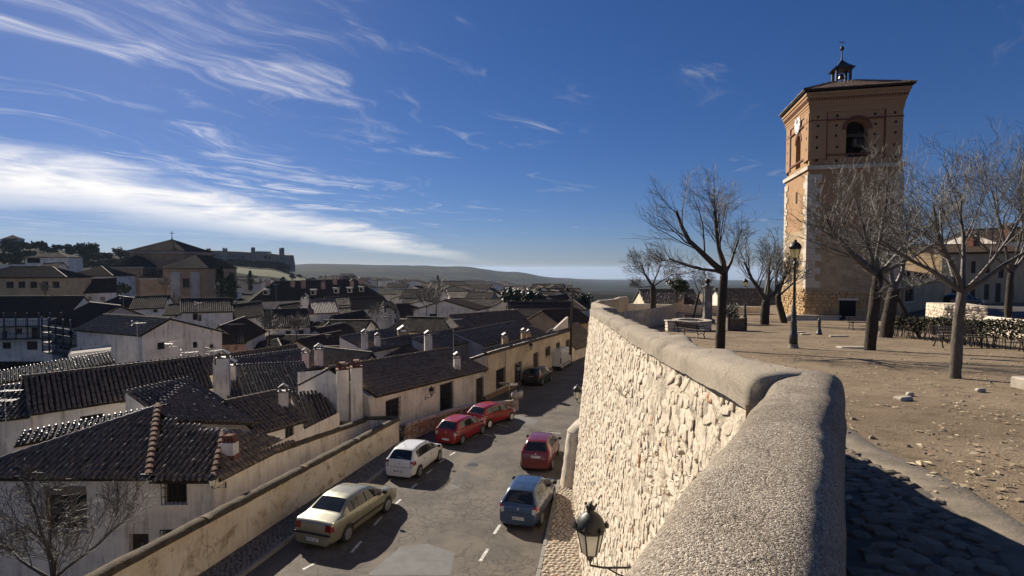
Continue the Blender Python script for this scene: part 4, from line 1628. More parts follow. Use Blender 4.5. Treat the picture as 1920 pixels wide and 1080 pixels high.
def house(name, label, L, Rr, depth, roof='gable', rise=1.5, wall=None, near=0, wins=(), side_wins=(), chims=(), over=0.28, mat=None, group=None, cat='house',
          base=None, seed=3, left_wall=None, ztop_back=None, flatcap=True, ridge_at=0.5, side='far'):
    """L, Rr: (u, v, depth) of the two ends of the front eave as seen from the camera. near=0: relief roof; near>=1: real tiles, that many single"""
    a = P(*L); b = P(*Rr)
    d = Vector((b.x - a.x, b.y - a.y, 0)); Ln = d.length; d.normalize()
    n = Vector((d.y, -d.x, 0))
    back = -n * depth
    wall = wall or M_WHITE
    zb = base if base is not None else min(terrain_z(a.x, a.y), terrain_z(b.x, b.y), terrain_z(a.x + back.x, a.y + back.y)) - 0.6
    rt = root(name, label, cat, (a.x, a.y, zb), group)
    ops = [(px_op(a, b, *w[:4]), w[4] if len(w) > 4 else 'plain') for w in wins]
    mb = MB()
    far_small = a.y > 60
    A0, d0, n0 = wall_panel(mb, a, b, zb, a.z, b.z, [o[0] for o in ops])
    c = a + back; e = b + back
    up = Vector((0, 0, 1))
    up_a = a.z + rise; up_b = b.z + rise
    if roof == 'gable':          # ridge parallel to the front
        m0 = a + back * ridge_at; m1 = b + back * ridge_at
        r0 = Vector((m0.x, m0.y, up_a)); r1 = Vector((m1.x, m1.y, up_b))
        zc_ = ztop_back if ztop_back is not None else a.z
        ze_ = ztop_back if ztop_back is not None else b.z
        mb.add([(c.x, c.y, zb), (a.x, a.y, zb), tuple(a), tuple(r0), (c.x, c.y, zc_)], [(0, 1, 2, 3, 4)])
        mb.add([(b.x, b.y, zb), (e.x, e.y, zb), (e.x, e.y, ze_), tuple(r1), tuple(b)], [(0, 1, 2, 3, 4)])
        mb.add([(e.x, e.y, zb), (c.x, c.y, zb), (c.x, c.y, zc_), (e.x, e.y, ze_)], [(0, 1, 2, 3)])
        ov = n * over - up * (over * rise / (depth * ridge_at)) + up * 0.05
        sd = d * 0.18
        planes = [[a + ov - sd, b + ov + sd, r1 + sd + up * .05, r0 - sd + up * .05],
                  [Vector((e.x, e.y, ze_ + .05)) - n * over * .5 + sd, Vector((c.x, c.y, zc_ + .05)) - n * over * .5 - sd, r0 - sd + up * .05, r1 + sd + up * .05]]
        ridges = [(r0 - sd + up * .1, r1 + sd + up * .1)]
    elif roof == 'gable_side':   # gable faces the camera, ridge runs back
        mid = a.lerp(b, ridge_at)
        r0 = Vector((mid.x, mid.y, max(a.z, b.z) + rise)); r1 = r0 + back
        c3 = a + back; e3 = b + back
        mb.add([tuple(a), tuple(b), tuple(r0)], [(0, 1, 2)])
        mb.add([(c.x, c.y, zb), (a.x, a.y, zb), tuple(a), tuple(c3)], [(0, 1, 2, 3)])
        mb.add([(b.x, b.y, zb), (e.x, e.y, zb), tuple(e3), tuple(b)], [(0, 1, 2, 3)])
        mb.add([(e.x, e.y, zb), (c.x, c.y, zb), tuple(c3), tuple(r1), tuple(e3)], [(0, 1, 2, 3, 4)])
        f = n * over * .6
        sl = (r0 - a); sr = (r0 - b)
        la = a - d * over - up * (over * (r0.z - a.z) / max(.3, (mid - a).length)) + up * .05
        lb = b + d * over - up * (over * (r0.z - b.z) / max(.3, (mid - b).length)) + up * .05
        planes = [[la + back - f, la + f, r0 + f + up * .05, r1 - f + up * .05], [lb + f, lb + back - f, r1 - f + up * .05, r0 + f + up * .05]]
        ridges = [(r0 + f + up * .1, r1 - f + up * .1)]
    elif roof == 'hip':
        q = min(depth * .5, Ln * .48)
        m0 = a + back * .5 + d * q; m1 = b + back * .5 - d * q
        r0 = Vector((m0.x, m0.y, up_a)); r1 = Vector((m1.x, m1.y, up_b))
        for s_, t_ in ((c, a), (b, e), (e, c)):
            zs_ = a.z if s_ in (a, c) else b.z
            mb.add([(s_.x, s_.y, zb), (t_.x, t_.y, zb), (t_.x, t_.y, t_.z), (s_.x, s_.y, s_.z)], [(0, 1, 2, 3)])
        o1 = n * over - d * over + up * (.05 - over * .35); o2 = n * over + d * over + up * (.05 - over * .35)
        a2 = a + o1; b2 = b + o2; c2 = c - n * over - d * over + up * (.05 - over * .35); e2 = e - n * over + d * over + up * (.05 - over * .35)
        u5 = up * .05
        planes = [[a2, b2, r1 + u5, r0 + u5], [b2, e2, r1 + u5], [e2, c2, r0 + u5, r1 + u5], [c2, a2, r0 + u5]]
        ridges = [(r0 + up * .1, r1 + up * .1), (a2 + up * .06, r0 + up * .1), (b2 + up * .06, r1 + up * .1)]
    elif roof == 'shed':         # rises away from the front
        c3 = Vector((c.x, c.y, up_a)); e3 = Vector((e.x, e.y, up_b))
        mb.add([(c.x, c.y, zb), (a.x, a.y, zb), tuple(a), tuple(c3)], [(0, 1, 2, 3)])
        mb.add([(b.x, b.y, zb), (e.x, e.y, zb), tuple(e3), tuple(b)], [(0, 1, 2, 3)])
        mb.add([(e.x, e.y, zb), (c.x, c.y, zb), tuple(c3), tuple(e3)], [(0, 1, 2, 3)])
        ov = n * over - up * (over * rise / depth) + up * .05
        planes = [[a + ov, b + ov, e3 + up * .05, c3 + up * .05]]
        ridges = [(c3 + up * .1, e3 + up * .1)]
    else:                        # flat with a low parapet
        for s_, t_ in ((c, a), (b, e), (e, c)):
            mb.add([(s_.x, s_.y, zb), (t_.x, t_.y, zb), (t_.x, t_.y, t_.z), (s_.x, s_.y, s_.z)], [(0, 1, 2, 3)])
        planes = []
        ridges = []
        MB().slab([a - up * .3, b - up * .3, e - up * .3, c - up * .3], (0, 0, -.1)).build('roof_deck', M_CONC, rt)
    mb.build('wall', wall, rt)
    for k, pl in enumerate(planes):
        if near:
            roof_near(rt, pl, mat, near if k == 0 else 0, seed=seed + k)
        else:
            roof_far(rt, pl, M_FARTILE if mat is None else mat)
    if roof != 'flat':
        for (p0, p1) in ridges:
            if roof != 'shed': ridge_caps(rt, p0, p1, M_RIDGE, 0.12 if near else 0.13, step=.36 if near else 1.2)
    for op, st in ops:
        fill_opening(rt, A0, d0, n0, op, st, small=far_small)
    for ch in chims:
        u, v, y, w, h = ch[:5]
        chimney(rt, P(u, v, y), w, h, ch[5] if len(ch) > 5 else None, style=ch[6] if len(ch) > 6 else 0)
    HOUSES[label] = rt
    return rt, a, b, d, n


# ------------------------------------------------------------------ house A: hip roofed house below the road, bottom left
def house_a():
    yA = 20.5
    a = P(-150, 894, yA); b = P(400, 885, yA)
    e = (a.z + b.z) / 2
    a.z = b.z = e
    zb = terrain_z(b.x, b.y) - 0.3
    rt = root('white_house', 'white house below the road with broad hipped tile roof, barred window and wall lantern', 'house', (b.x, b.y, zb))
    wins = [(297, 340, 899, 945, 'grille'), (72, 150, 920, 995, 'plain'), (229, 266, 1001, 1047, 'door'), (293, 332, 995, 1040, 'grille')]
    ops = [(px_op(a, b, *w[:4]), w[4]) for w in wins]
    mb = MB()
    A0, d0, n0 = wall_panel(mb, a, b, zb, e, e, [o[0] for o in ops], reveal=0.25)
    mb.add([(b.x, b.y, zb), (b.x + 2.0, b.y + 9, zb), (b.x + 2.0, b.y + 9, e), (b.x, b.y, e)], [(0, 1, 2, 3)])
    mb.build('wall', M_WHITE, rt)
    for op, st in ops:
        fill_opening(rt, A0, d0, n0, op, st, reveal=0.25)
    # timber lintel over the big opening
    s0, s1, z0, z1 = ops[1][0]
    MB().box(A0 + d0 * ((s0 + s1) / 2) + Vector((0, 0.02, z1 + 0.02)), (s1 - s0 - .02, .22, .3)).build('lintel', M_WOODP, rt)
    tanp = 0.40
    def on(u, v, base=e, y0=yA):
        t = (v - 503) / 1000.0
        H0 = CAMZ - base
        y = (H0 + tanp * y0) / (t + tanp)
        return Vector(((u - 960) / 1000.0 * y, y, base + (y - y0) * tanp))
    ov = Vector((0, -0.3, -0.3 * tanp)) + Vector((0, 0, .06))
    up = Vector((0, 0, .06))
    eL = Vector((-21.6, yA, e)); e1 = Vector((P(288, 885, yA).x, yA, e)); apex = on(290, 769)
    roof_near(rt, [eL + ov, e1 + ov, apex + up], M_TILE, 200, seed=4)
    # right hand slope, a little lower
    dn = Vector((0, 0, -0.10))
    e2 = Vector((P(408, 884, yA).x, yA, e))
    t0 = on(298, 792) + dn; t1 = on(411, 817) + dn
    roof_near(rt, [e1 + ov + dn, e2 + ov + dn, t1 + up, t0 + up], M_TILE, 100, seed=5)
    ridge_caps(rt, e1 + ov + up * 2, apex + up * 3, M_RIDGE_RED, 0.14, True)
    ridge_caps(rt, apex + up * 2, eL + ov + up * 2, M_TILE, 0.10, False)
    # rear slopes
    back = Vector((apex.x - 2.2, apex.y + 5.5, apex.z - 0.15))
    roof_near(rt, [Vector((eL.x + .6, apex.y + 6.5, e - 1.6)), eL + ov, apex + up, back + up], M_TILE, 0, seed=6)
    roof_near(rt, [t0 + up + Vector((1.6, 5.5, -1.7)), t0 + up + Vector((.1, .3, -.02)), apex + up, back + up], M_TILE, 0, seed=7)
    # hip end to the right, over the wall along the lane
    w1 = Vector((xwall_left(25.2) - 1.95, 25.2, CAMZ - 8.42))
    roof_near(rt, [e2 + ov + dn + Vector((.2, .1, 0)), w1 + up * .5, t1 + up + Vector((.5, .9, -.05)), t1 + up], M_TILE, 60, seed=8)
    ridge_caps(rt, e2 + ov + dn + up * 2, t1 + up * 2, M_RIDGE_RED, 0.12, True)
    roof_near(rt, [w1 + up * .5 + Vector((-.05, .1, 0)), P(456, 797, 25.9), P(306, 796, 24.6), t1 + up + Vector((.2, .35, -.1))], M_TILE, 0, seed=9, xdir=(-.2, 1, 0))
    # chimney with brick foot
    cp = P(432, 866, 21.8)
    ch = MB().box(cp + Vector((0, 0, .10)), (.56, .5, .45)).build('chimney', M_BRICKRED, rt)
    MB().box(cp + Vector((0, 0, .58)), (.50, .44, .52)).build('chimney_shaft', M_WHITE2, ch)
    m = MB()
    for sx in (-.18, -.06, .08, .2):
        m.box(cp + Vector((sx, 0, .98)), (.07, .3, .32), ax=((1, 0, sx * 2), (0, 1, 0), (-sx * 2, 0, 1)))
    m.build('chimney_cap', M_BRICKRED, ch)
    # eave board
    MB().bar(eL + Vector((0, -.12, -.1)), e2 + Vector((0, -.12, -.1)), .24, .08).build('eave_board', M_WOODD, rt)


house_a()


# ------------------------------------------------------------------ lane wall behind and road wall
def capped_wall(name, label, xf, y0, y1, top, thick, mat, cap_mat, zlow, step=0.5, cap_h=0.22, cap_over=0.08, breaks=()):
    m = (y0 + y1) / 2
    rt = root(name, label, 'wall', (xf(m), m, zlow(m)))
    ys = list(np.arange(y0, y1, step)) + [y1]
    r_f = []; r_b = []
    mb = MB()
    rows = []
    for y in ys:
        x = xf(y); zt_ = top(y)
        j = 0.015 * nz3(x, y, 0, 2)
        rows.append([(x + j, y, zlow(y)), (x + j, y, zt_ - cap_h), (x - thick, y, zt_ - cap_h), (x - thick, y, zlow(y) - 4)])
    mb.grid(rows)
    mb.add([rows[0][0], rows[0][1], rows[0][2], rows[0][3]], [(0, 1, 2, 3)])
    mb.add([rows[-1][0], rows[-1][1], rows[-1][2], rows[-1][3]], [(3, 2, 1, 0)])
    mb.build('wall_body', mat, rt)
    cuts = [y0] + list(breaks) + [y1]
    for q0, q1 in zip(cuts[:-1], cuts[1:]):
        rows = []
        for y in list(np.arange(q0, q1, 0.3)) + [q1 - 0.02]:
            x = xf(y) ; zt_ = top(y)
            row = []
            for k in range(9):
                a = math.pi * k / 8
                xx = x + cap_over - (thick + 2 * cap_over) * (1 - math.cos(a)) / 2
                zz = zt_ - cap_h + cap_h * math.sin(a) ** 0.6
                row.append((xx + .03 * nz3(xx, y, zz, 2.3), y, zz + .03 * nz3(xx, y, zz + 5, 2.0)))
            rows.append(row)
        cm = MB().grid(rows)
        nn = len(rows[0])
        cm.f.append(tuple(range(nn))); cm.f.append(tuple(range(len(cm.v) - 1, len(cm.v) - nn - 1, -1)))
        cm.build('cap', cap_mat, rt, True)
    return rt


def road_cap_z(y): return CAMZ - (8.14 + 0.052 * (y - 14.1))


RDW = capped_wall('road_wall', 'long stained cream road wall with dark mossy rounded cap and graffiti beside parked cars', xwall_left, 6.0, 32.3, road_cap_z, 0.32,
                  M_ROADWALL, M_MOSS, lambda y: road_z(y) - 0.2, breaks=(12.4, 17.6, 22.9, 27.4))
capped_wall('lane_wall', 'white stained garden wall with brown cap running up behind the road wall', lambda y: xwall_left(y) - 2.0, 21.0, 32.9,
            lambda y: CAMZ - (7.85 + (y - 20.5) * .113) + 0.02, 0.3, M_WHITE, M_MOSS, lambda y: road_z(y) - 3.5, breaks=(25.1,))
# end return of the road wall
mb = MB()
ye = 32.3
zt_ = road_cap_z(ye)
mb.box((xwall_left(ye) - 1.15, ye + .12, (zt_ + road_z(ye)) / 2 - .25), (2.0, .28, zt_ - road_z(ye) + .2), 0.1)
mb.build('return_wall', M_WHITE2, RDW)
MB().cbox((xwall_left(ye) - 1.12, ye + .12, zt_ - .1), (2.1, .4, .16), .05, 0.1).build('return_cap', M_MOSS, RDW)

# graffiti: two brush strokes letters on the road wall
def stroke(pts, w):
    mb = MB()
    L = []
    for (u, v) in pts:
        # point on the wall face below pixel
        a = (u - 960) / 1000.0
        y = (-10.2 - 0.225 * 17.7) / (a - 0.225)
        p = P(u, v, y)
        L.append(Vector((p.x + 0.022, p.y, p.z)))
    for a, b in zip(L[:-1], L[1:]):
        d = (b - a).normalized(); q = Vector((1, -.225, 0)).normalized()
        s = d.cross(q).normalized() * (w / 2)
        ex = d * w * .35
        mb.add([a - ex - s, b + ex - s, b + ex + s, a - ex + s], [(0, 1, 2, 3)])
    return mb


gm_ = MB()
for st, w in (([(588, 880), (583, 902), (582, 904), (593, 901)], .05), ([(592, 877), (588, 902), (584, 917)], .06), ([(594, 886), (592, 900), (597, 902), (601, 888), (599, 900)], .05),
              ([(604, 882), (601, 898), (606, 892)], .04)):
    s_ = stroke(st, w)
    gm_.add(s_.v, s_.f)
gm_.build('graffiti', M_BLACKP, RDW)


# ------------------------------------------------------------------ house B and C along the street
def house_b():
    a = Vector((-8.85, 32.8, CAMZ - 7.95)); b = Vector((-2.24, 44.8, CAMZ - 8.47))
    zb = road_z(45) - 0.6
    rt = root('white_cottage', 'single storey white house along the street with tiled roof, barred windows and lantern', 'house', (a.x, a.y, zb))
    wins = [(721, 747, 749, 785, 'grille'), (824, 848, 719, 781, 'grille'), (892, 907, 708, 762, 'door')]
    ops = [(px_op(a, b, *w[:4]), w[4]) for w in wins]
    mb = MB()
    A0, d0, n0 = wall_panel(mb, a, b, zb, a.z, b.z, [o[0] for o in ops], reveal=.2)
    back = -n0 * 6.5
    rise = 1.35
    r0 = a + back * .55 + Vector((0, 0, rise)); r1 = b + back * .55 + Vector((0, 0, rise))
    c = a + back; e = b + back
    mb.add([(c.x, c.y, zb - 3), (a.x, a.y, zb - 3), tuple(a), tuple(r0), (c.x, c.y, c.z + .9)], [(0, 1, 2, 3, 4)])
    mb.add([(b.x, b.y, zb), (e.x, e.y, zb), tuple(e), tuple(r1), tuple(b)], [(0, 1, 2, 3, 4)])
    mb.build('wall', M_WHITE, rt)
    for op, st in ops: fill_opening(rt, A0, d0, n0, op, st, reveal=.2)
    up = Vector((0, 0, .06))
    ov = n0 * .28 - Vector((0, 0, .1))
    roof_near(rt, [a + ov + up + d0 * .35, b + ov + up, r1 + up, r0 + up + d0 * .35], M_TILE, 300, seed=12)
    roof_near(rt, [e + up, c + up, r0 + up, r1 + up], M_TILE, 0, seed=13)
    ridge_caps(rt, r0 + up * 2, r1 + up * 2, M_RIDGE, .13)
    # twin stacks on the end wall
    for (u, v, y, w, dd_, h) in ((643, 788, 33.4, .72, .55, 3.25), (669, 792, 32.7, .68, .55, 3.45)):
        p = P(u, v, y)
        st = MB().box(p + Vector((0, 0, h / 2)), (w, dd_, h), .35).build('chimney', M_WHITE, rt)
        t = p + Vector((0, 0, h))
        m = MB()
        for sx in (-1, 1):
            m.box(t + Vector((sx * w * .28, 0, .2)), (.1, .42, .42), ax=((1, 0, -sx * .55), (0, 1, 0), (sx * .55, 0, 1)))
        m.box(t + Vector((0, 0, .42)), (.34, .44, .05), .2)
        m.box(t + Vector((0, 0, .02)), (w + .06, dd_ + .06, .06), .35)
        m.build('chimney_cap', M_BRICKRED, st)
    chimney(rt, P(857, 706, 42.2), .5, 1.5, M_WHITE2)
    # eave gutter line, downpipe, plaque
    dp = MB()
    q = P(688, 745, 32.6)
    dp.tube([q + Vector((.1, -.1, 0)), q + Vector((.18, -.2, -.5)), q + Vector((.18, -.2, -1.9)), q + Vector((-.3, -.4, -2.2))], .045, 8)
    dp.build('downpipe', M_GREYM, rt)
    s, y = ray_s(a, b, 811)
    p = A0 + d0 * s + n0 * .02
    pl = MB().box(Vector((p.x, p.y, P(811, 732, y).z)), (.42, .03, .4), ax=(d0, n0, (0, 0, 1))).build('wall_plaque', M_BRICKRED, rt)
    MB().box(Vector((p.x, p.y, P(811, 732, y).z)) + n0 * .012, (.30, .03, .28), ax=(d0, n0, (0, 0, 1))).build('plaque_face', M_CREAM, pl)
    return rt, a, b, A0, d0, n0


HB = house_b()


def house_c():
    a = Vector((-2.24, 44.8, CAMZ - 7.30)); b = Vector((7.5, 68.0, CAMZ - 7.95))
    a += Vector((0.02, .02, 0))
    zb = road_z(68) - 0.5
    rt = root('cream_house', 'long cream house with tile edged parapet and several doors beyond the white cottage', 'house', (a.x, a.y, zb))
    wins = [(930, 946, 692, 727, 'grille'), (965, 979, 679, 722, 'door'), (1000, 1010, 661, 700, 'door'), (1023, 1033, 650, 667, 'plain'), (1043, 1051, 642, 658, 'plain'), (1061, 1069, 637, 668, 'door')]
    ops = [(px_op(a, b, *w[:4]), w[4]) for w in wins]
    mb = MB()
    A0, d0, n0 = wall_panel(mb, a, b, zb, a.z, b.z, [o[0] for o in ops], reveal=.2)
    back = -n0 * 7
    c = a + back; e = b + back
    mb.add([(c.x, c.y, zb), (a.x, a.y, zb), tuple(a), (c.x, c.y, c.z - 2.6)], [(0, 1, 2, 3)])
    mb.add([(b.x, b.y, zb), (e.x, e.y, zb), (e.x, e.y, e.z - 2.6), tuple(b)], [(0, 1, 2, 3)])
    mb.build('wall', M_CREAM, rt)
    for op, st in ops: fill_opening(rt, A0, d0, n0, op, st, reveal=.2)
    up = Vector((0, 0, .05))
    roof_near(rt, [e + up - Vector((0, 0, 2.6)), c + up - Vector((0, 0, 2.6)), a + up, b + up], M_TILE, 0, seed=15)
    # tiled coping
    roof_near(rt, [a + n0 * .25 + up * .2, b + n0 * .25 + up * .2, b - n0 * .25 + up * 4, a - n0 * .25 + up * 4], M_TILE, 60, seed=16, expo=.42, thick=.06)
    for (u, v, y, w, h) in ((947, 655, 50, .55, 1.1), (982, 646, 55, .5, 1.25), (991, 645, 56, .5, 1.1)):
        chimney(rt, P(u, v, y), w, h, M_OCHRE)
    # raised white screen wall at the far end
    p0 = A0 + d0 * 19.5; p1 = A0 + d0 * 25.0
    MB().slab([Vector((p0.x, p0.y, a.z - .4)) - n0 * .3, Vector((p1.x, p1.y, a.z - .6)) - n0 * .3, Vector((p1.x, p1.y, a.z + 1.1)) - n0 * .3, Vector((p0.x, p0.y, a.z + .1)) - n0 * .3],
              -n0 * .25).build('screen_wall', M_WHITE, rt)
    # downpipe on the left corner
    q = a + n0 * .08 + d0 * .25
    MB().tube([q + Vector((0, 0, .1)), q + Vector((0, 0, -1.2)), q + Vector((-.2, -.5, -1.5))], .05, 8).build('downpipe', M_GREYM, rt)
    MB().tube([a + n0 * .05 + d0 * 4.1 + Vector((0, 0, -.2)), a + n0 * .05 + d0 * 4.1 + Vector((0, 0, -3.6))], .035, 6).build('downpipe', M_GREYM, rt)
    # stone plinth
    MB().slab([Vector((a.x, a.y, road_z(45) + .45)) + n0 * .04, Vector((b.x, b.y, road_z(68) + .45)) + n0 * .04, Vector((b.x, b.y, road_z(68) - .3)) + n0 * .04, Vector((a.x, a.y, road_z(45) - .3)) + n0 * .04],
              -n0 * .02).build('plinth', M_REDSTONE, rt)
    return rt, a, b, A0, d0, n0


HC = house_c()

# low field-stone wall in front of the cottage, with pale cap
LW = root('low_stone_wall', 'low red field stone wall with pale rounded cap behind the two red cars', 'wall', (-3.5, 39.0, road_z(39)))
lw_path = resample(smooth_path([(-6.75, 32.7, 0), (-5.2, 36.2, 0), (-3.3, 39.2, 0), (-1.4, 40.7, 0), (0.15, 41.3, 0)], 2), 0.25)
lw_h = lambda y: interp(y, [32, 36, 39, 42], [1.15, 1.0, .9, .75])
rows = []
for i, p in enumerate(lw_path):
    d = (lw_path[min(i + 1, len(lw_path) - 1)] - lw_path[max(i - 1, 0)]).normalized(); nr = Vector((d.y, -d.x, 0))
    z = road_z(p.y)
    rows.append([tuple(p + nr * .18 + Vector((0, 0, z - .1))), tuple(p + nr * .17 + Vector((0, 0, z + lw_h(p.y) - .1))), tuple(p - nr * .17 + Vector((0, 0, z + lw_h(p.y) - .1))), tuple(p - nr * .18 + Vector((0, 0, z - 1.2)))])
m = MB().grid(rows)
m.add([rows[-1][k] for k in range(4)], [(0, 1, 2, 3)])
m.build('wall_core', M_MORTAR, LW)
sweep(lw_path, [road_z(p.y) + lw_h(p.y) + .02 for p in lw_path], .44, [.12] * len(lw_path), [.12] * len(lw_path), 8, .02, 2.0).build('cap', M_PALE, LW, True)
items = []
rs = random.Random(9)
for i in range(0, len(lw_path) - 1):
    p = lw_path[i]; d = (lw_path[i + 1] - p).normalized(); nr = Vector((d.y, -d.x, 0))
    z = road_z(p.y) + .08
    while z < road_z(p.y) + lw_h(p.y) - .15:
        h = rs.uniform(.09, .22); w = rs.uniform(.18, .42)
        q = p + d * rs.uniform(-.12, .12) + nr * .18
        a_ = rs.uniform(-.5, .5); X = d; Z = nr; Y = Vector((0, 0, 1))
        dep = rs.uniform(.02, .05)
        items.append((w * h / p.y ** 2, rs.randrange(14), Matrix(((X.x * w, 0, Z.x * dep, q.x), (X.y * w, 0, Z.y * dep, q.y), (0, h, 0, z + h / 2), (0, 0, 0, 1)))))
        z += h
scatter_stones(items, LW, M_REDSTONE, 0)

# ------------------------------------------------------------------ bell tower
def uv_quads(name, quads, mat, parent, smooth=False):
    """quads: list of 4 points (bl, br, tr, tl); UV in metres"""
    me = bpy.data.meshes.new(name)
    vs = []; fs = []
    for q in quads:
        o = len(vs); vs += [tuple(p) for p in q]; fs.append(tuple(range(o, o + len(q))))
    me.from_pydata(vs, [], fs)
    me.materials.append(mat)
    uv = me.uv_layers.new(name='UVMap')
    for poly, q in zip(me.polygons, quads):
        o = Vector(q[0]); X = (Vector(q[1]) - o).normalized()
        for l in poly.loop_indices:
            p = me.vertices[me.loops[l].vertex_index].co
            uv.data[l].uv = ((p - o).dot(X) + o.x * 0.37 + o.y * .21, p.z)
    me.update()
    return obj(name, me, parent)


def box_quads(c, size, ax):
    X, Y, Z = [Vector(k).normalized() for k in ax]
    c = Vector(c); hx, hy, hz = [k / 2 for k in size]
    p = lambda a, b, d: c + X * (a * hx) + Y * (b * hy) + Z * (d * hz)
    return [[p(-1, -1, -1), p(1, -1, -1), p(1, -1, 1), p(-1, -1, 1)], [p(1, 1, -1), p(-1, 1, -1), p(-1, 1, 1), p(1, 1, 1)],
            [p(-1, 1, -1), p(-1, -1, -1), p(-1, -1, 1), p(-1, 1, 1)], [p(1, -1, -1), p(1, 1, -1), p(1, 1, 1), p(1, -1, 1)],
            [p(-1, -1, 1), p(1, -1, 1), p(1, 1, 1), p(-1, 1, 1)], [p(-1, 1, -1), p(1, 1, -1), p(1, -1, -1), p(-1, -1, -1)]]


def tower():
    Wd = 7.8
    f = Vector((0.974, -0.226, 0)).normalized(); g = Vector((0.226, 0.974, 0)).normalized()
    A = Vector((27.55, 50.0, 0))
    C = A + f * (Wd / 2) + g * (Wd / 2)
    zg = plaza_z(A.x, A.y) - 0.5
    z1, z2, z3, z4, z5 = 9.9, 15.6, 21.2, 26.4, 28.35
    rt = root('bell_tower', 'tall square brick and stone bell tower with tiled roof, clock and arched belfry', 'tower', (C.x, C.y, zg))
    UP = Vector((0, 0, 1))
    # faces: (origin corner offset, direction, outward normal); 0 front, 1 right, 2 back, 3 left
    def face(k, hw):
        dirs = [(f, -g), (g, f), (-f, g), (-g, -f)]
        d, n = dirs[k]
        return C + n * hw - d * hw, d, n
    def ring(za, zb_, ha, hb, name, mat):
        q = []
        for k in range(4):
            o0, d, n = face(k, ha); o1, _, _ = face(k, hb)
            q.append([o0 + UP * za, o0 + d * 2 * ha + UP * za, o1 + d * 2 * hb + UP * zb_, o1 + UP * zb_])
        return uv_quads(name, q, mat, rt)
    h0 = Wd / 2
    # rubble foot: uneven blocks
    q = []
    rows_ = []
    ring(zg, z1, h0 + .16, h0 + .06, 'rubble_base', M_GOLDSTONE)
    ring(z1, z2, h0 + .05, h0 + .02, 'ashlar_stage', M_TOWERSTONE)
    ring(z2, z3, h0 + .0, h0 - .03, 'brick_stage', M_BRICK)
    # rubble stones standing proud at the foot (front left and left face)
    rs = random.Random(33)
    items = []
    for k in (0, 3):
        o, d, n = face(k, h0 + .12)
        z = plaza_z(A.x, A.y) - .1
        while z < z1 - .1:
            h = rs.uniform(.22, .38)
            s = rs.uniform(0, .2)
            while s < Wd - .2:
                w = rs.uniform(.3, .75)
                if not (k == 0 and 2.7 < s + w / 2 < 4.5 and z < 9.2) and not (k == 0 and s > 4.5 and rs.random() < .35):
                    p = o + d * (s + w / 2) + UP * (z + h / 2)
                    dep = rs.uniform(.04, .16)
                    items.append((w * h, rs.randrange(14), Matrix(((d.x * w, 0, n.x * dep, p.x), (d.y * w, 0, n.y * dep, p.y), (0, h * 1.05, 0, p.z), (0, 0, 0, 1)))))
                s += w
            z += h
    scatter_stones(items, rt, M_GOLDSTONE, 260, 'stone', 'stones')
    # ashlar quoins on the two visible corners
    z = z1 + .3
    i = 0
    while z < z3 - .5:
        h = .62
        lf, lg = (1.25, .75) if i % 2 == 0 else (.78, 1.2)
        if z < z2 - .2: lf *= 1.0
        c0, _, _ = face(0, h0 + .05)
        m = MB()
        m.add([c0 + UP * z, c0 + f * lf + UP * z, c0 + f * lf + UP * (z + h - .02), c0 + UP * (z + h - .02), c0 + g * lg + UP * z, c0 + g * lg + UP * (z + h - .02),
               c0 + f * lf + g * .07 + UP * z, c0 + f * lf + g * .07 + UP * (z + h - .02)], [(0, 1, 2, 3), (4, 0, 3, 5), (1, 6, 7, 2)])
        m.build('quoin', M_ASHLAR, rt)
        o3, d3, n3 = face(3, h0 + .05)     # far corner of the left face
        m = MB()
        m.add([o3 + UP * z, o3 + d3 * lf + UP * z, o3 + d3 * lf + UP * (z + h - .02), o3 + UP * (z + h - .02)], [(0, 1, 2, 3)])
        m.build('quoin', M_ASHLAR, rt)
        o1, d1, n1 = face(0, h0 + .05)
        e = o1 + f * (2 * h0 + .1)
        m = MB()
        m.add([e - f * lg + UP * z, e + UP * z, e + UP * (z + h - .02), e - f * lg + UP * (z + h - .02)], [(0, 1, 2, 3)])
        m.build('quoin', M_ASHLAR, rt)
        z += h
        i += 1
    # string course
    for k in range(4):
        o, d, n = face(k, h0 + .14)
        MB().box(o + d * (h0 + .14) + UP * (z3 + .12) - n * .2, (2 * h0 + .28 + (.4 if k % 2 else 0), .42, .36), ax=(d, n, UP)).build('string_course', M_ASHLAR, rt)
    # belfry stage with arched openings
    hb = h0 - .12
    zs = z3 + .3
    arch = {0: (hb + .15, 1.8, 22.2, 25.6), 3: (hb + .2, 1.6, 21.9, 25.2), 1: (hb, 1.7, 22.35, 25.3), 2: (hb, 1.7, 22.35, 25.3)}
    q = []
    for k in range(4):
        o, d, n = face(k, hb)
        sc, w, za, zt_ = arch[k]
        s0, s1 = sc - w / 2, sc + w / 2
        L = 2 * hb
        zsp = zt_ - w / 2
        pt = lambda s, z, b=0.0: o + d * s - n * b + UP * z
        q += [[pt(0, zs), pt(s0, zs), pt(s0, z4), pt(0, z4)], [pt(s1, zs), pt(L, zs), pt(L, z4), pt(s1, z4)], [pt(s0, zs), pt(s1, zs), pt(s1, za), pt(s0, za)]]
        N = 12
        arcp = [(sc - w / 2 * math.cos(math.pi * j / N), zsp + w / 2 * math.sin(math.pi * j / N)) for j in range(N + 1)]
        for j in range(N):
            q.append([pt(arcp[j][0], arcp[j][1]), pt(arcp[j + 1][0], arcp[j + 1][1]), pt(arcp[j + 1][0], z4), pt(arcp[j][0], z4)])
        # reveal
        prof = [(s0, za)] + arcp + [(s1, za)]
        for j in range(len(prof) - 1):
            q.append([pt(*prof[j]), pt(*prof[j + 1]), pt(prof[j + 1][0], prof[j + 1][1], .9), pt(prof[j][0], prof[j][1], .9)])
        q.append([pt(s0, za), pt(s1, za), pt(s1, za, .9), pt(s0, za, .9)])
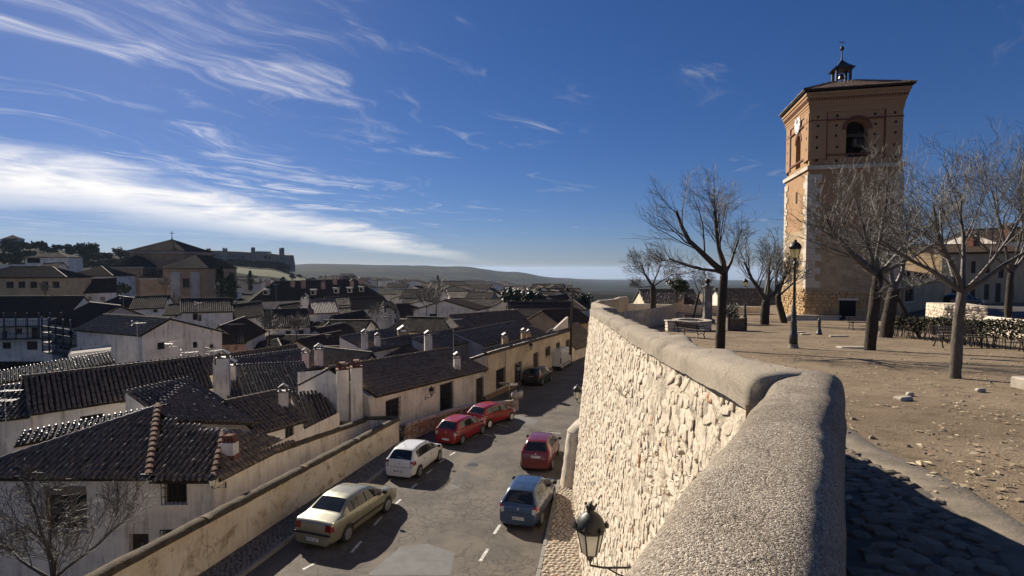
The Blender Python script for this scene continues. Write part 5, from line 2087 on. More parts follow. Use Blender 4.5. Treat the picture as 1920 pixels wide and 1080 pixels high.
        # arch ring of bricks
        for j in range(N):
            a0 = math.pi * j / N; a1 = math.pi * (j + 1) / N
            for (ra, rb) in ((w / 2 + .02, w / 2 + .36),):
                pts = [(sc - ra * math.cos(a0), zsp + ra * math.sin(a0)), (sc - ra * math.cos(a1), zsp + ra * math.sin(a1)), (sc - rb * math.cos(a1), zsp + rb * math.sin(a1)), (sc - rb * math.cos(a0), zsp + rb * math.sin(a0))]
                if k in (0, 3):
                    MB().slab([pt(s_, z_, -.045) for s_, z_ in pts], n * -.05).build('arch_brick', M_BRICKRED, rt)
    uv_quads('belfry_wall', q, M_BRICK, rt)
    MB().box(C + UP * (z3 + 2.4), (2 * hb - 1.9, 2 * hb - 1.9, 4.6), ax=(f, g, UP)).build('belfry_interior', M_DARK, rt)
    # bell in the front opening
    o, d, n = face(0, hb)
    bc = o + d * arch[0][0] - n * .55 + UP * 23.1
    bl = MB().lathe([(.05, .95), (.22, .92), (.3, .7), (.36, .35), (.52, .05), (.55, 0), (.5, 0.02)], 16, bc).build('bell', M_BRONZE, rt, True)
    MB().bar(bc - d * .95 + UP * 1.15, bc + d * .95 + UP * 1.15, .18, .3).build('bell_yoke', M_WOODD, bl)
    # pilaster strips, grooves and corbels
    for k in (0, 3):
        o, d, n = face(k, hb)
        L = 2 * hb
        for (s0, s1) in ((0.0, 1.35), (L - 1.35, L)):
            uv_quads('pilaster', box_quads(o + d * ((s0 + s1) / 2) + n * .06 + UP * ((zs + z4) / 2 + .3), (s1 - s0, .12, z4 - zs - .6), (d, -n, UP))[0:4], M_BRICK, rt)
        for s_ in (1.42, L - 1.42):
            MB().box(o + d * s_ + n * .02 + UP * ((zs + z4) / 2 + .5), (.10, .06, z4 - zs), ax=(d, n, UP)).build('drain_groove', M_BRICKRED, rt)
        MB().box(o + d * (L / 2) + n * .05 + UP * (zs + .95), (L + .1, .12, .14), ax=(d, n, UP)).build('belt_course', M_BRICKRED, rt)
        MB().box(o + d * (L / 2) + n * .07 + UP * (z4 - .75), (L + .14, .14, .12), ax=(d, n, UP)).build('belt_course', M_BRICKRED, rt)
        # putlog holes: dark blocks stand in for the shade inside them
        cols = (.62, 2.25, L - 2.2, L - .62) if k == 0 else (.6, L - .6)
        for s_ in cols:
            for z_ in (z3 + .75, z3 + 1.95, z3 + 2.95, z3 + 3.95, z3 + 4.75):
                if k == 0 and abs(s_ - arch[0][0]) < 1.1: continue
                pr = .125 if (s_ < 1.35 or s_ > L - 1.35) else .004
                MB().box(o + d * (s_ + rs.uniform(-.06, .06)) + n * (pr - .05) + UP * (z_ + rs.uniform(-.08, .08)), (.2, .12, .22), ax=(d, n, UP)).build('putlog_hole', M_DARK, rt)
    # cornice steps
    nst = 7
    for i in range(nst):
        t = i / (nst - 1)
        hw = hb + .10 + .38 * (t ** 1.5)
        za = lerp(z4 - .02, z5 - .18, i / nst); zb_ = lerp(z4 - .02, z5 - .18, (i + 1) / nst)
        qq = []
        for k in range(4):
            o, d, n = face(k, hw)
            qq.append([o + UP * za, o + d * 2 * hw + UP * za, o + d * 2 * hw + UP * zb_, o + UP * zb_])
        o, d, n = face(0, hw)
        qq.append([C - f * hw - g * hw + UP * za, C + f * hw - g * hw + UP * za, C + f * hw + g * hw + UP * za, C - f * hw + g * hw + UP * za])
        uv_quads('cornice_course', qq, M_BRICK, rt)
    # dentils under the eave
    for k in (0, 3):
        o, d, n = face(k, hb + .26)
        m = MB()
        for i in range(34):
            m.box(o + d * (.2 + i * (2 * hb + .5) / 34) + UP * (z5 - .75) + n * .03, (.11, .16, .30), ax=(d, n, UP))
        tag(m.build('dentils', M_BRICKRED, rt), kind='stuff')
    # roof
    he = hb + .68
    ap = C + UP * (z5 + 2.0)
    hl = .85
    for k in range(4):
        o, d, n = face(k, he)
        ol, _, _ = face(k, hl)
        roof_near(rt, [o + UP * z5, o + d * 2 * he + UP * z5, ol + d * 2 * hl + UP * (z5 + 1.6), ol + UP * (z5 + 1.6)], M_TILE_OR, 60 if k == 0 else 0, seed=40 + k, thick=.1)
        c0 = o + UP * (z5 + .05)
        ridge_caps(rt, c0, ol + UP * (z5 + 1.65), M_TILE_OR, .14)
    # lantern
    zl = z5 + 1.4
    la = MB()
    lt = MB().box(C + UP * (zl + .15), (1.5, 1.5, .35), ax=(f, g, UP)).build('lantern', M_LEAD, rt)
    for sx in (-1, 1):
        for sy in (-1, 1):
            MB().box(C + f * (sx * .58) + g * (sy * .58) + UP * (zl + .95), (.2, .2, 1.3), ax=(f, g, UP)).build('lantern_post', M_LEAD, lt)
    o_ = C + UP * (zl + 1.6)
    MB().add([o_ + f * .95 + g * .95, o_ - f * .95 + g * .95, o_ - f * .95 - g * .95, o_ + f * .95 - g * .95, o_ + f * .45 + g * .45 + UP * .45, o_ - f * .45 + g * .45 + UP * .45, o_ - f * .45 - g * .45 + UP * .45,
              o_ + f * .45 - g * .45 + UP * .45, o_ + UP * 1.05], [(3, 2, 1, 0), (0, 1, 5, 4), (1, 2, 6, 5), (2, 3, 7, 6), (3, 0, 4, 7), (4, 5, 8), (5, 6, 8), (6, 7, 8), (7, 4, 8)]).build('lantern_roof', M_LEAD, lt)
    MB().lathe([(.04, .5), (.16, .46), (.2, .3), (.3, .02), (.3, 0)], 14, C + UP * (zl + .75)).build('small_bell', M_BRONZE, lt, True)
    m = MB().lathe([(.09, 0), (.06, .3), (.05, .9), (.16, 1.0), (.2, 1.14), (.14, 1.3), (.03, 1.36), (.025, 2.1)], 10, o_ + UP * .95)
    m.box(o_ + UP * 2.7, (.6, .05, .05), ax=(f, g, UP))
    m.build('finial_cross', M_IRON, lt)
    # clock on the left face
    o, d, n = face(3, hb)
    cc = o + d * (hb + .25) + n * .12 + UP * 26.3
    X = d
    def disc(r, off, mat, name, par):
        vs = [cc + n * off] + [cc + n * off + X * (r * math.cos(2 * math.pi * j / 28)) + UP * (r * math.sin(2 * math.pi * j / 28)) for j in range(28)]
        vs += [p - n * .06 for p in vs[1:]]
        return MB().add(vs, [(0, 1 + j, 1 + (j + 1) % 28) for j in range(28)] + [(1 + j, 29 + j, 29 + (j + 1) % 28, 1 + (j + 1) % 28) for j in range(28)]).build(name, mat, par)
    ck = disc(.95, .05, M_WHITEP, 'clock_face', rt)
    m = MB()
    for j in range(12):
        a = 2 * math.pi * j / 12
        m.bar(cc + n * .065 + (X * math.cos(a) + UP * math.sin(a)) * .68, cc + n * .065 + (X * math.cos(a) + UP * math.sin(a)) * .86, .07, .02, up=n)
    m.build('hour_marks', M_BLACKP, ck)
    m = MB()
    m.bar(cc + n * .075, cc + n * .075 + (X * .35 + UP * .35), .09, .02, up=n)
    m.bar(cc + n * .08, cc + n * .08 + (X * -.25 + UP * .66), .06, .02, up=n)
    m.build('clock_hands', M_BLACKP, ck)
    # door and slits
    o, d, n = face(0, h0 + .12)
    dz = plaza_z(A.x + 3, A.y - 1)
    s_, y_ = ray_s((o.x, o.y), ((o + d * Wd).x, (o + d * Wd).y), 1590)
    m = MB().box(o + d * s_ - n * .0 + UP * (dz + .85), (1.3, .30, 1.8), ax=(d, n, UP)).build('doorway', M_DARK, rt)
    MB().box(o + d * s_ + n * .05 + UP * (dz + 1.85), (1.7, .35, .22), ax=(d, n, UP)).build('door_lintel', M_ASHLAR, m)
    MB().box(o + d * 5.6 + n * -.02 + UP * (dz + 2.0), (.55, .2, .3), ax=(d, n, UP)).build('vent_slit', M_DARK, rt)
    o, d, n = face(3, h0)
    MB().box(o + d * (h0 + .4) + n * -.04 + UP * 19.0, (.4, .15, 1.1), ax=(d, n, UP)).build('window_slit', M_DARK, rt)
    # low bench ledge along the foot
    o, d, n = face(0, h0 + .6)
    MB().cbox(o + d * 1.0 + n * .4 + UP * (dz + .30), (4.6, .5, .16), .03, ax=(d, n, UP)).build('stone_ledge', M_PALE, rt)
    MB().box(o + d * 1.0 + n * .4 + UP * (dz + .05), (4.2, .36, .4), ax=(d, n, UP)).build('ledge_foot', M_ASHLAR, rt)


tower()


# ------------------------------------------------------------------ right hand side: parish annexe, street houses, walls
house('church_annexe', 'plain beige rendered annexe with large barred window beside the bell tower', (1694, 512, 49.5), (1772, 520, 56), 9, roof='shed', rise=1.6, wall=M_OCHRE,
      wins=[(1684 + 14, 1712, 536, 565, 'grille')], base=plaza_z(38, 52) - .5, cat='building')
house('street_house', 'two storey ochre house with brown doors on the upper street at right edge', (1767, 474, 66), (1945, 471, 72), 9, roof='gable', rise=1.0, wall=M_OCHRE,
      wins=[(1785, 1795, 533, 566, 'door'), (1820, 1830, 531, 560, 'door'), (1846, 1856, 533, 562, 'door'), (1867, 1878, 531, 567, 'door'), (1892, 1902, 535, 562, 'door'),
            (1820, 1829, 490, 512), (1847, 1856, 496, 512), (1872, 1882, 497, 521), (1893, 1902, 496, 516)], base=plaza_z(58, 66) - .5,
      chims=[(1823, 462, 68, 1.2, 1.2, M_BRICKRED)])
house('street_house', 'pale upper house with tall brick chimney rising behind the ochre street house', (1868, 452, 84), (1990, 446, 88), 9, roof='gable', rise=2.0, wall=M_WHITE, base=plaza_z(80, 84) - 1,
      wins=[(1886, 1894, 462, 474)], chims=[(1889, 450, 84, 1.3, 1.9, M_BRICKRED)])

# stone wall block with lit end
BL = root('rubble_wall_block', 'short thick rubble wall with bright sunlit end behind the hedge', 'wall', (28.5, 35, plaza_z(28, 35)))
e0 = P(1737, 567, 38.0); e1 = P(1770, 570, 34.5); e2 = P(1852, 574, 32.5)
zb_ = plaza_z(28, 34) - .4
m = MB()
tops = [e0, e1, e2, e2 + Vector((1.2, 3.0, 0))]
m.add([(p.x, p.y, zb_) for p in tops] + [tuple(p) for p in tops], [(0, 1, 5, 4), (1, 2, 6, 5), (2, 3, 7, 6), (3, 0, 4, 7), (4, 5, 6, 7)])
m.build('wall_core', M_MORTAR, BL)
items = []
rs = random.Random(4)
for (p0, p1) in ((e0, e1), (e1, e2)):
    d = Vector((p1.x - p0.x, p1.y - p0.y, 0)); L = d.length; d.normalize(); n = Vector((d.y, -d.x, 0))
    z = zb_ + .3
    while z < p0.z - .1:
        h = rs.uniform(.18, .3); s = 0
        while s < L - .15:
            w = rs.uniform(.2, .5)
            p = p0 + d * (s + w / 2); dep = rs.uniform(.03, .08)
            items.append((w * h, rs.randrange(14), Matrix(((d.x * w, 0, n.x * dep, p.x), (d.y * w, 0, n.y * dep, p.y), (0, h, 0, z + h / 2), (0, 0, 0, 1)))))
            s += w
        z += h
scatter_stones(items, BL, M_STONE, 60)
LWR = root('street_parapet', 'low pale sunlit stone parapet along the upper street at right edge', 'wall', (26, 28, plaza_z(26, 28)))
pth = resample([P(1852, 592, 31), P(1898, 597, 28.5), P(2010, 604, 25)], .4)
sweep([(p.x, p.y) for p in pth], [p.z for p in pth], .5, [1.6] * len(pth), [1.6] * len(pth), 8, .03, 2.0).build('parapet', M_STONE, LWR, True)
# upper street surface
rows = []
for y in np.arange(40, 66, 2.0):
    rows.append([(x, y, plaza_z(x, y) + 0.03) for x in np.linspace(33 + (y - 40) * .35, 78, 14)])
struct('upper_street', MB().grid(rows), M_PATCH2)
# step block at right edge
p = plaza_pt(1925, 738)
o = MB().cbox(p + Vector((.52, .3, .08)), (.5, .5, .24), .03, .1).build('stone_step', M_PALE)
tag(o, 'pale stone step block at right edge of the dirt plaza', 'step')

# ------------------------------------------------------------------ bare trees
def tube3(V, F, pts, rads, n):
    prevU = None
    o = len(V)
    N = len(pts)
    for i, p in enumerate(pts):
        d = pts[min(i + 1, N - 1)] - pts[max(i - 1, 0)]
        d.normalize()
        if prevU is None:
            U = d.orthogonal().normalized()
        else:
            U = prevU - d * prevU.dot(d)
            U = U.normalized() if U.length > 1e-6 else d.orthogonal().normalized()
        prevU = U
        Wv = d.cross(U)
        for k in range(n):
            a = 2 * math.pi * k / n
            V.append(p + (U * math.cos(a) + Wv * math.sin(a)) * rads[i])
    for i in range(N - 1):
        for k in range(n):
            F.append((o + i * n + k, o + i * n + (k + 1) % n, o + (i + 1) * n + (k + 1) % n, o + (i + 1) * n + k))


def rand_perp(rs, d):
    a = d.orthogonal().normalized(); b = d.cross(a)
    t = rs.uniform(0, 2 * math.pi)
    return a * math.cos(t) + b * math.sin(t)


def grow(V, F, rs, p, d, L, r, level, maxlev, cfg):
    seg = 5 if level <= 1 else (4 if level == 2 else 3)
    pts = [p]; rads = [r]
    q = p.copy(); dd = d.normalized()
    wob = cfg['wob'][level]
    for i in range(seg):
        dd = (dd + Vector((rs.gauss(0, wob), rs.gauss(0, wob), rs.gauss(0, wob) + cfg['up'][level] / seg))).normalized()
        q = q + dd * (L / seg)
        pts.append(q.copy())
        rads.append(max(cfg['rmin'], r * (1 - (1 - cfg['tip'][level]) * (i + 1) / seg)))
    tube3(V, F, pts, rads, 7 if level == 0 else (6 if level == 1 else (4 if level == 2 else 3)))
    if level >= maxlev: return
    nch = cfg['n'][level]
    for k in range(nch):
        t = cfg['t0'][level] + (1 - cfg['t0'][level]) * (k + rs.uniform(.2, .9)) / nch
        t = min(t, 1.0)
        x = t * seg; i = min(seg - 1, int(x)); fpt = pts[i].lerp(pts[i + 1], x - i)
        bd = (pts[i + 1] - pts[i]).normalized()
        ang = rs.uniform(*cfg['ang'][level])
        nd = bd * math.cos(ang) + rand_perp(rs, bd) * math.sin(ang)
        if nd.z < cfg.get('zmin', -.3): nd.z = abs(nd.z) * .3
        ll = L * cfg['len'][level] * rs.uniform(.7, 1.25) * (1.15 - .45 * t)
        rr = max(cfg['rmin'], rads[min(i + 1, seg)] * cfg['rad'][level] * rs.uniform(.8, 1.1))
        grow(V, F, rs, fpt, nd, ll, rr, level + 1, maxlev, cfg)


BASE = dict(wob=[.05, .13, .14, .16, .18], up=[.1, .25, .3, .3, .2], tip=[.7, .35, .3, .4, .5], n=[4, 8, 8, 5], t0=[.8, .3, .16, .1], ang=[(.4, .9), (.35, .8), (.35, .85), (.4, 1.0)],
            len=[.9, .72, .55, .5], rad=[.5, .42, .42, .5], rmin=.004)


def bare_tree(name, label, base, trunk_pts, trunk_r, limbs, seed, maxlev=4, cfg=None, bark=None, twig=None, group='bare trees on the plaza', cat='tree'):
    """trunk_pts: offsets from the base; limbs: (direction, length, radius) from the trunk top"""
    c = dict(BASE); c.update(cfg or {})
    rs = random.Random(seed)
    rt = root(name, label, cat, base, group)
    base = Vector(base)
    pts = [base + Vector(q) for q in trunk_pts]
    pts = [pts[0] - Vector((0, 0, .25))] + pts
    fine = []
    for a, b in zip(pts[:-1], pts[1:]):
        for i in range(4): fine.append(a.lerp(b, i / 4))
    fine.append(pts[-1])
    n = len(fine)
    V = []; F = []
    rad = [trunk_r * (1.35 if i < 2 else lerp(1.12, .86, i / n)) * (1 + .08 * nz3(fine[i].x * 3, i * .9, seed)) for i in range(n)]
    rad[-1] *= .8
    tube3(V, F, fine, rad, 12)
    o = len(V) - 12
    F.append(tuple(range(o, o + 12)))
    # knobbly bark
    V2 = [v + Vector((nz3(v.x, v.y, v.z, 9), nz3(v.y, v.z, v.x, 9), 0)) * trunk_r * .16 for v in V]
    MB().add(V2, F).build('trunk', bark or M_BARK, rt, True)
    V = []; F = []
    LV = []; LF = []
    top = pts[-1]
    for (d, L, r) in limbs:
        d = Vector(d).normalized()
        VV, FF = [], []
        grow(VV, FF, rs, top - Vector((0, 0, .12)) - d * .05, d, L, r, 1, maxlev, c)
        o = len(V)
        V += VV; F += [tuple(i + o for i in f) for f in FF]
    V = np.array([tuple(v) for v in V]); F = np.array(F)
    obj('crown', mesh_np('crown', V, F, twig or M_TWIG_D, True), rt)
    return rt


def tree_near_left():
    b = plaza_pt(1352, 657)
    return bare_tree('bare_tree', 'bare pollarded tree leaning left beside the near bench, trunk nearest the parapet', b,
                     [(0, 0, 0), (.02, 0, 1.0), (.05, 0, 2.0), (.13, 0, 3.0)], .165,
                     [((-.85, .2, .48), 3.1, .13), ((-.45, -.3, .85), 2.7, .10), ((-.1, .2, 1.0), 2.4, .08), ((.5, .1, .8), 1.5, .07), ((-.95, -.3, .3), 2.3, .07)], 101, cfg=dict(n=[4, 8, 8, 6]))


def tree_centre():
    b = plaza_pt(1634, 658)
    return bare_tree('bare_tree', 'wide bare tree with dense twigs spreading in front of the bell tower', b,
                     [(0, 0, 0), (.06, 0, 1.0), (.16, 0, 2.0), (.25, 0, 2.9)], .19,
                     [((-.85, 0, .42), 3.0, .13), ((-.3, -.3, .9), 3.0, .085), ((.05, .3, 1.0), 3.3, .085), ((.5, 0, .8), 2.8, .08), ((.9, .1, .40), 2.6, .09), ((-.55, .5, .7), 2.6, .08), ((.3, -.5, .6), 2.4, .07)], 102, twig=M_TWIG,
                     cfg=dict(n=[4, 9, 8, 5]))


def tree_right():
    b = plaza_pt(1796, 711)
    return bare_tree('bare_tree', 'slim smooth trunked bare tree standing alone on the right of the plaza', b,
                     [(0, 0, 0), (.02, 0, .7), (.05, 0, 1.4), (.12, 0, 2.0)], .105,
                     [((-.85, 0, .5), 2.2, .055), ((-.4, -.2, .9), 2.2, .06), ((.1, .2, 1.0), 2.3, .06), ((.85, 0, .5), 2.4, .055), ((.5, -.4, .8), 2.3, .05), ((-.6, .5, .7), 2.2, .05), ((.4, .5, 1), 2.4, .05)], 103,
                     cfg=dict(rmin=.0035), bark=M_BARK_L, twig=M_TWIG)


tree_near_left(); tree_centre(); tree_right()
b = plaza_pt(1225, 601)
bare_tree('bare_tree', 'bare tree by the far bench at the left end of the plaza', b, [(0, 0, 0), (0, 0, 1.3), (0, 0, 2.5), (-.05, 0, 3.2)], .27,
          [((-.75, 0, .6), 2.5, .10), ((-.3, .2, .95), 2.6, .09), ((.2, 0, 1), 2.4, .09), ((.75, .2, .6), 2.3, .09), ((-.9, -.2, .2), 1.8, .06)], 104, cfg=dict(rmin=.009), maxlev=4)
b = plaza_pt(1435, 609)
bare_tree('bare_tree', 'dark forked bare tree just left of the bell tower', b, [(0, 0, 0), (.02, 0, 1.0), (.1, 0, 2.0)], .34,
          [((-.75, 0, .75), 3.6, .20), ((.10, .3, 1.0), 3.8, .17), ((.75, -.1, .55), 2.8, .22), ((-.25, -.3, 1), 3.4, .14)], 105, cfg=dict(rmin=.009, n=[4, 8, 7, 6], up=[.1, .7, .6, .4, .3]))
b = plaza_pt(1472, 606)
bare_tree('bare_tree', 'leaning dark bare trunk behind the lamp post at the tower corner', b, [(0, 0, 0), (-.25, 0, .9), (-.5, 0, 1.8), (-.55, 0, 2.4)], .26,
          [((.35, 0, .9), 2.6, .13), ((.8, 0, .6), 2.4, .12), ((-.2, .3, 1), 2.4, .10)], 106, cfg=dict(rmin=.009, up=[.1, .7, .6, .4, .3]))
b = plaza_pt(1664, 633)
bare_tree('bare_tree', 'thick old bare trunk propped by a leaning stake right of the wide tree', b, [(0, 0, 0), (.08, 0, .9), (.22, 0, 1.8), (.38, 0, 2.6)], .30,
          [((-.2, 0, 1), 2.8, .14), ((.6, .1, .8), 2.8, .14), ((.9, -.2, .4), 2.2, .10), ((-.6, .3, .7), 2.2, .1)], 107, twig=M_TWIG, cfg=dict(rmin=.008))
tag(MB().tube([b + Vector((1.7, -.1, 0)), b + Vector((.5, 0, 2.2))], .09, 8).build('prop_stake', M_WOODD), 'dark timber stake leaning against the thick old trunk', 'stake')
b = plaza_pt(1300, 598)
bare_tree('bare_tree', 'thin young bare tree leaning beside the stone pillar, left of the pair', b, [(0, 0, 0), (.3, 0, 1.4), (.6, 0, 2.7)], .12,
          [((-.6, 0, .8), 1.7, .05), ((.2, 0, 1), 1.8, .05), ((.7, 0, .7), 1.6, .045)], 108, cfg=dict(rmin=.008, n=[3, 6, 6, 5]))
b = plaza_pt(1316, 594)
bare_tree('bare_tree', 'thin young bare tree just behind the stone pillar, right of the pair', b, [(0, 0, 0), (.2, 0, 1.4), (.45, 0, 2.6)], .10,
          [((-.4, 0, .9), 1.6, .045), ((.4, 0, 1), 1.7, .045)], 109, cfg=dict(rmin=.008, n=[3, 6, 6, 5]))
b = Vector((34.5, 37.0, plaza_z(34.5, 37)))
bare_tree('bare_tree', 'tall bare tree with upright branches behind the hedge, right of the tower', b, [(0, 0, 0), (0, 0, 2), (.1, 0, 3.6)], .2,
          [((-.5, 0, 1), 6.0, .11), ((0, .2, 1), 6.6, .12), ((.55, 0, 1), 6.0, .11), ((.9, 0, .8), 5.0, .09), ((-.8, 0, .8), 4.6, .09), ((.2, -.4, 1), 6.0, .1)], 110, twig=M_TWIG, cfg=dict(rmin=.008, up=[.1, .7, .6, .4, .3]))
b = Vector((22.5, 20.5, plaza_z(22.5, 20.5)))
bare_tree('bare_tree', 'bare tree whose crown reaches in from the right edge of the picture', b, [(0, 0, 0), (0, 0, 1.6), (0, 0, 3.0)], .18,
          [((-.7, 0, .7), 2.6, .09), ((-.2, .2, 1), 2.8, .09), ((.5, 0, .8), 2.4, .08)], 111, twig=M_TWIG, cfg=dict(rmin=.006))
# bare shrub tree in the garden below the road, bottom left
b = Vector((-14.9, 16.8, -0.1))
bare_tree('garden_tree', 'leafless garden tree with glinting twigs before the white house, bottom left corner', b, [(0, 0, 0), (.05, 0, 1.2), (.15, 0, 2.2)], .12,
          [((-.7, -.1, .7), 2.3, .06), ((-.25, .2, 1), 2.7, .07), ((.35, -.2, 1), 2.6, .06), ((.85, .2, .55), 2.6, .055), ((.6, -.5, .5), 2.2, .05)], 112, twig=M_TWIG_D, group=None, cfg=dict(rmin=.006, n=[4, 9, 8, 6]))


# ------------------------------------------------------------------ leafy plants
def leaf_cloud(pts_fn, count, size, seed, flat=False):
    """many small leaf quads; pts_fn(rs) -> Vector position"""
    rs = random.Random(seed)
    V = []; F = []
    for _ in range(count):
        p = pts_fn(rs)
        s = size * rs.uniform(.6, 1.3)
        a = Vector((rs.gauss(0, 1), rs.gauss(0, 1), rs.gauss(0, 1))).normalized()
        b = a.orthogonal().normalized() * s * .5
        a = a * s
        o = len(V)
        V += [p - b * .3, p + a * .5 - b, p + a, p + a * .5 + b]
        F.append((o, o + 1, o + 2, o + 3))
    return np.array([tuple(v) for v in V]), np.array(F)


def clumpy(centers, r):
    def fn(rs):
        c, q = rs.choice(centers)
        d = Vector((rs.gauss(0, 1), rs.gauss(0, 1), rs.gauss(0, 1))).normalized()
        return c + Vector((d.x * q, d.y * q, d.z * q * .8)) * (rs.random() ** .45) * r
    return fn


def leafy_tree(name, label, base, h, rad, seed, count=900, leaf=.5, shape='round', mat=None, group=None, trunk_r=None, cat='tree'):
    rs = random.Random(seed)
    base = Vector(base)
    rt = root(name, label, cat, base, group)
    tr = trunk_r or h * .03
    th = h * (.25 if shape == 'round' else .12)
    MB().tube([base - Vector((0, 0, .3)), base + Vector((0, 0, th)), base + Vector((rs.uniform(-.1, .1) * rad, 0, h * .75))], [tr * 1.2, tr, tr * .4], 7).build('trunk', M_BARK, rt)
    cen = []
    if shape == 'cypress':
        for k in range(16):
            t = (k + .5) / 16
            q = rad * (math.sin(math.pi * min(1, t * .8 + .18)) ** .8)
            cen.append((base + Vector((rs.uniform(-.2, .2) * rad, rs.uniform(-.2, .2) * rad, h * (.06 + .94 * t))), q * rs.uniform(.8, 1.1)))
    else:
        for k in range(11):
            a = rs.uniform(0, 6.28); e = rs.uniform(-.2, 1)
            cen.append((base + Vector((math.cos(a) * rad * .62, math.sin(a) * rad * .62, h * .55 + e * rad * .6)), rad * rs.uniform(.32, .55)))
        cen.append((base + Vector((0, 0, h * .72)), rad * .6))
    V, F = leaf_cloud(clumpy(cen, 1.0), count, leaf, seed)
    obj('crown', mesh_np('crown', V, F, mat or M_LEAF), rt)
    return rt


# small evergreen on the plaza
b = plaza_pt(1269, 588)
rt = leafy_tree('small_cedar', 'small ragged dark evergreen among the bare plaza trees', b, 5.6, 1.25, 5, 1500, .22, group=None)
# wooden planter with shrub

# ------------------------------------------------------------------ the town below
def T(label, L, Rr, depth, roof='gable', rise=1.6, wall=None, **k):
    return house(k.pop('name', 'town_house'), label, L, Rr, depth, roof, rise, wall or M_WHITE, **k)


G = M_WHITE2
# --- row right behind the hipped house
T('long white house with glinting tile roof and small windows, second row at left', (58, 771, 30.0), (392, 722, 36.5), 4.6, 'gable', 1.55, near=300, seed=50,
  wins=[(222, 235, 741, 753, 'white'), (281, 311, 743, 765, 'plain'), (142, 186, 778, 790, 'dark')], base=-2.5, chims=[(338, 722, 37.0, .8, .95, M_CREAM)])
T('low white outbuilding at left edge with roof sunk below its neighbour', (-60, 792, 28.5), (57, 779, 29.7), 4.5, 'shed', .9, near=1, seed=52, base=-2.5)
T('dark sloping roof between hipped house and the long white house', (28, 834, 25.2), (292, 782, 28.3), 1.5, 'shed', .12, near=60, seed=54, wall=G, base=-2.5)
T('dark tiled shed roof below the white stacks, left of street', (300, 783, 30.0), (416, 750, 33.5), 3.2, 'shed', 1.1, near=40, seed=55, wall=G, base=-2.5)
T('small white house with dark shuttered window below the twin stacks', (483, 809, 28.6), (568, 786, 31.2), 5.2, 'gable', 1.25, near=200, seed=56, wins=[(530, 547, 799, 830, 'plain')], base=-2.5,
  chims=[(532, 770, 31.6, .52, 1.15, M_WHITE2)])
T('low lean to with tile roof against the cottage end wall', (574, 812, 31.0), (640, 806, 32.2), 3.6, 'shed', 1.5, near=120, seed=58, wall=G, base=-2.5)
T('narrow tiled roof with red gable beside a tall plain chimney', (428, 752, 38.0), (601, 737, 42.0), 4.4, 'shed', 1.75, near=80, seed=60, wall=M_PINK, base=-2.5,
  chims=[(420, 745, 38.5, .8, 2.9, M_WHITE2), (434, 722, 40.5, .7, 1.5, M_WHITE2)])
T('long capped white wall house below the pale garden wall, third row', (437, 716, 44.6), (607, 688, 51.0), 4.2, 'shed', 1.2, near=60, seed=62, wall=G, base=-3,
  chims=[(598, 690, 51, .8, 1.8), (573, 690, 49.5, .6, 1.4)])
T('dark roofed row house with pale ridge line, fourth row left', (392, 700, 50.0), (568, 672, 56.0), 4.6, 'gable', 1.1, near=60, seed=64, wall=M_CREAM, base=-3)
T('white gabled house with small dark attic window, ribbed roof', (676, 690, 52.0), (715, 688, 54.5), 8.0, 'gable_side', 1.25, near=120, seed=66, wins=[(686, 695, 674, 690, 'plain')], base=-3)
T('long white wall house with dark roof and chimneys beyond the ribbed roof', (690, 660, 58.0), (783, 641, 64.0), 5.0, 'shed', 1.2, near=1, seed=68, base=-3,
  chims=[(684, 655, 58.5, .7, 1.7), (708, 655, 60, .6, 1.4), (756, 640, 65, 1.3, 1.2, M_OCHRE)])
T('dark roofed terrace behind the white cottage ridge', (722, 668, 60.0), (884, 640, 66.0), 5.0, 'gable', 1.4, near=1, seed=70, wall=G, base=-3, chims=[(803, 665, 58, .8, 2.1)])
T('cream gabled house with grey lichened roof behind the street', (868, 619, 72.0), (994, 607, 79.0), 6.5, 'gable', 1.75, M_CREAM, near=1, seed=72, wins=[(886, 892, 617, 624), (920, 925, 616, 621), (976, 983, 610, 618)], base=-3)
T('dark stone outhouse behind the cream street house', (905, 648, 62.0), (1020, 622, 70.0), 5.0, 'shed', 1.0, M_GREYW, near=1, seed=74, base=-3)
T('low tiled house with blank grey wall, just left of cream gable', (815, 655, 60.0), (905, 634, 66.0), 4.0, 'shed', .8, M_GREYW, near=1, seed=76, base=-3)
T('roofs with white party lines at the foot of the pine clump', (985, 593, 98.0), (1053, 592, 104.0), 7.0, 'gable', 1.6, M_GREYW, base=-4)
T('white house with sloping roof beyond the utility pole', (1078, 652, 70.0), (1120, 640, 78.0), 6.0, 'gable', 2.4, M_WHITE, near=1, seed=78, base=road_z(74) - .5)
T('ochre walled house at the end of the street below the parapet', (1052, 608, 84.0), (1112, 602, 92.0), 7.0, 'gable', 2.0, M_OCHRE, base=-4)
# --- middle rows, left
T('white plastered block with arched niche and stains', (128, 664, 52.0), (208, 655, 54.0), 5.0, 'flat', 0, G, base=-4)
T('low dark tiled roof below the stained white block', (-20, 722, 43.0), (215, 678, 48.5), 3.0, 'shed', .5, G, near=1, seed=80, base=-3.5)
T('large house with broad streaked white gable wall and blank windows', (266, 628, 60.0), (416, 622, 69.0), 13.0, 'gable_side', 1.5, G, near=1, seed=82, ridge_at=.32, base=-4,
  wins=[(292, 306, 642, 655, 'dark'), (359, 368, 641, 652, 'dark'), (390, 398, 646, 652, 'plain')])
T('house with dark blue timber galleries on the square, left edge', (-70, 594, 88.0), (124, 592, 90.0), 9.0, 'gable', 3.0, M_WHITE, cat='house',
  wins=[(0, 10, 620, 636, 'plain'), (25, 38, 616, 627), (55, 68, 614, 634, 'door'), (86, 96, 616, 626), (-40, -20, 616, 634), (46, 66, 640, 656, 'garage'), (0, 16, 642, 654)])
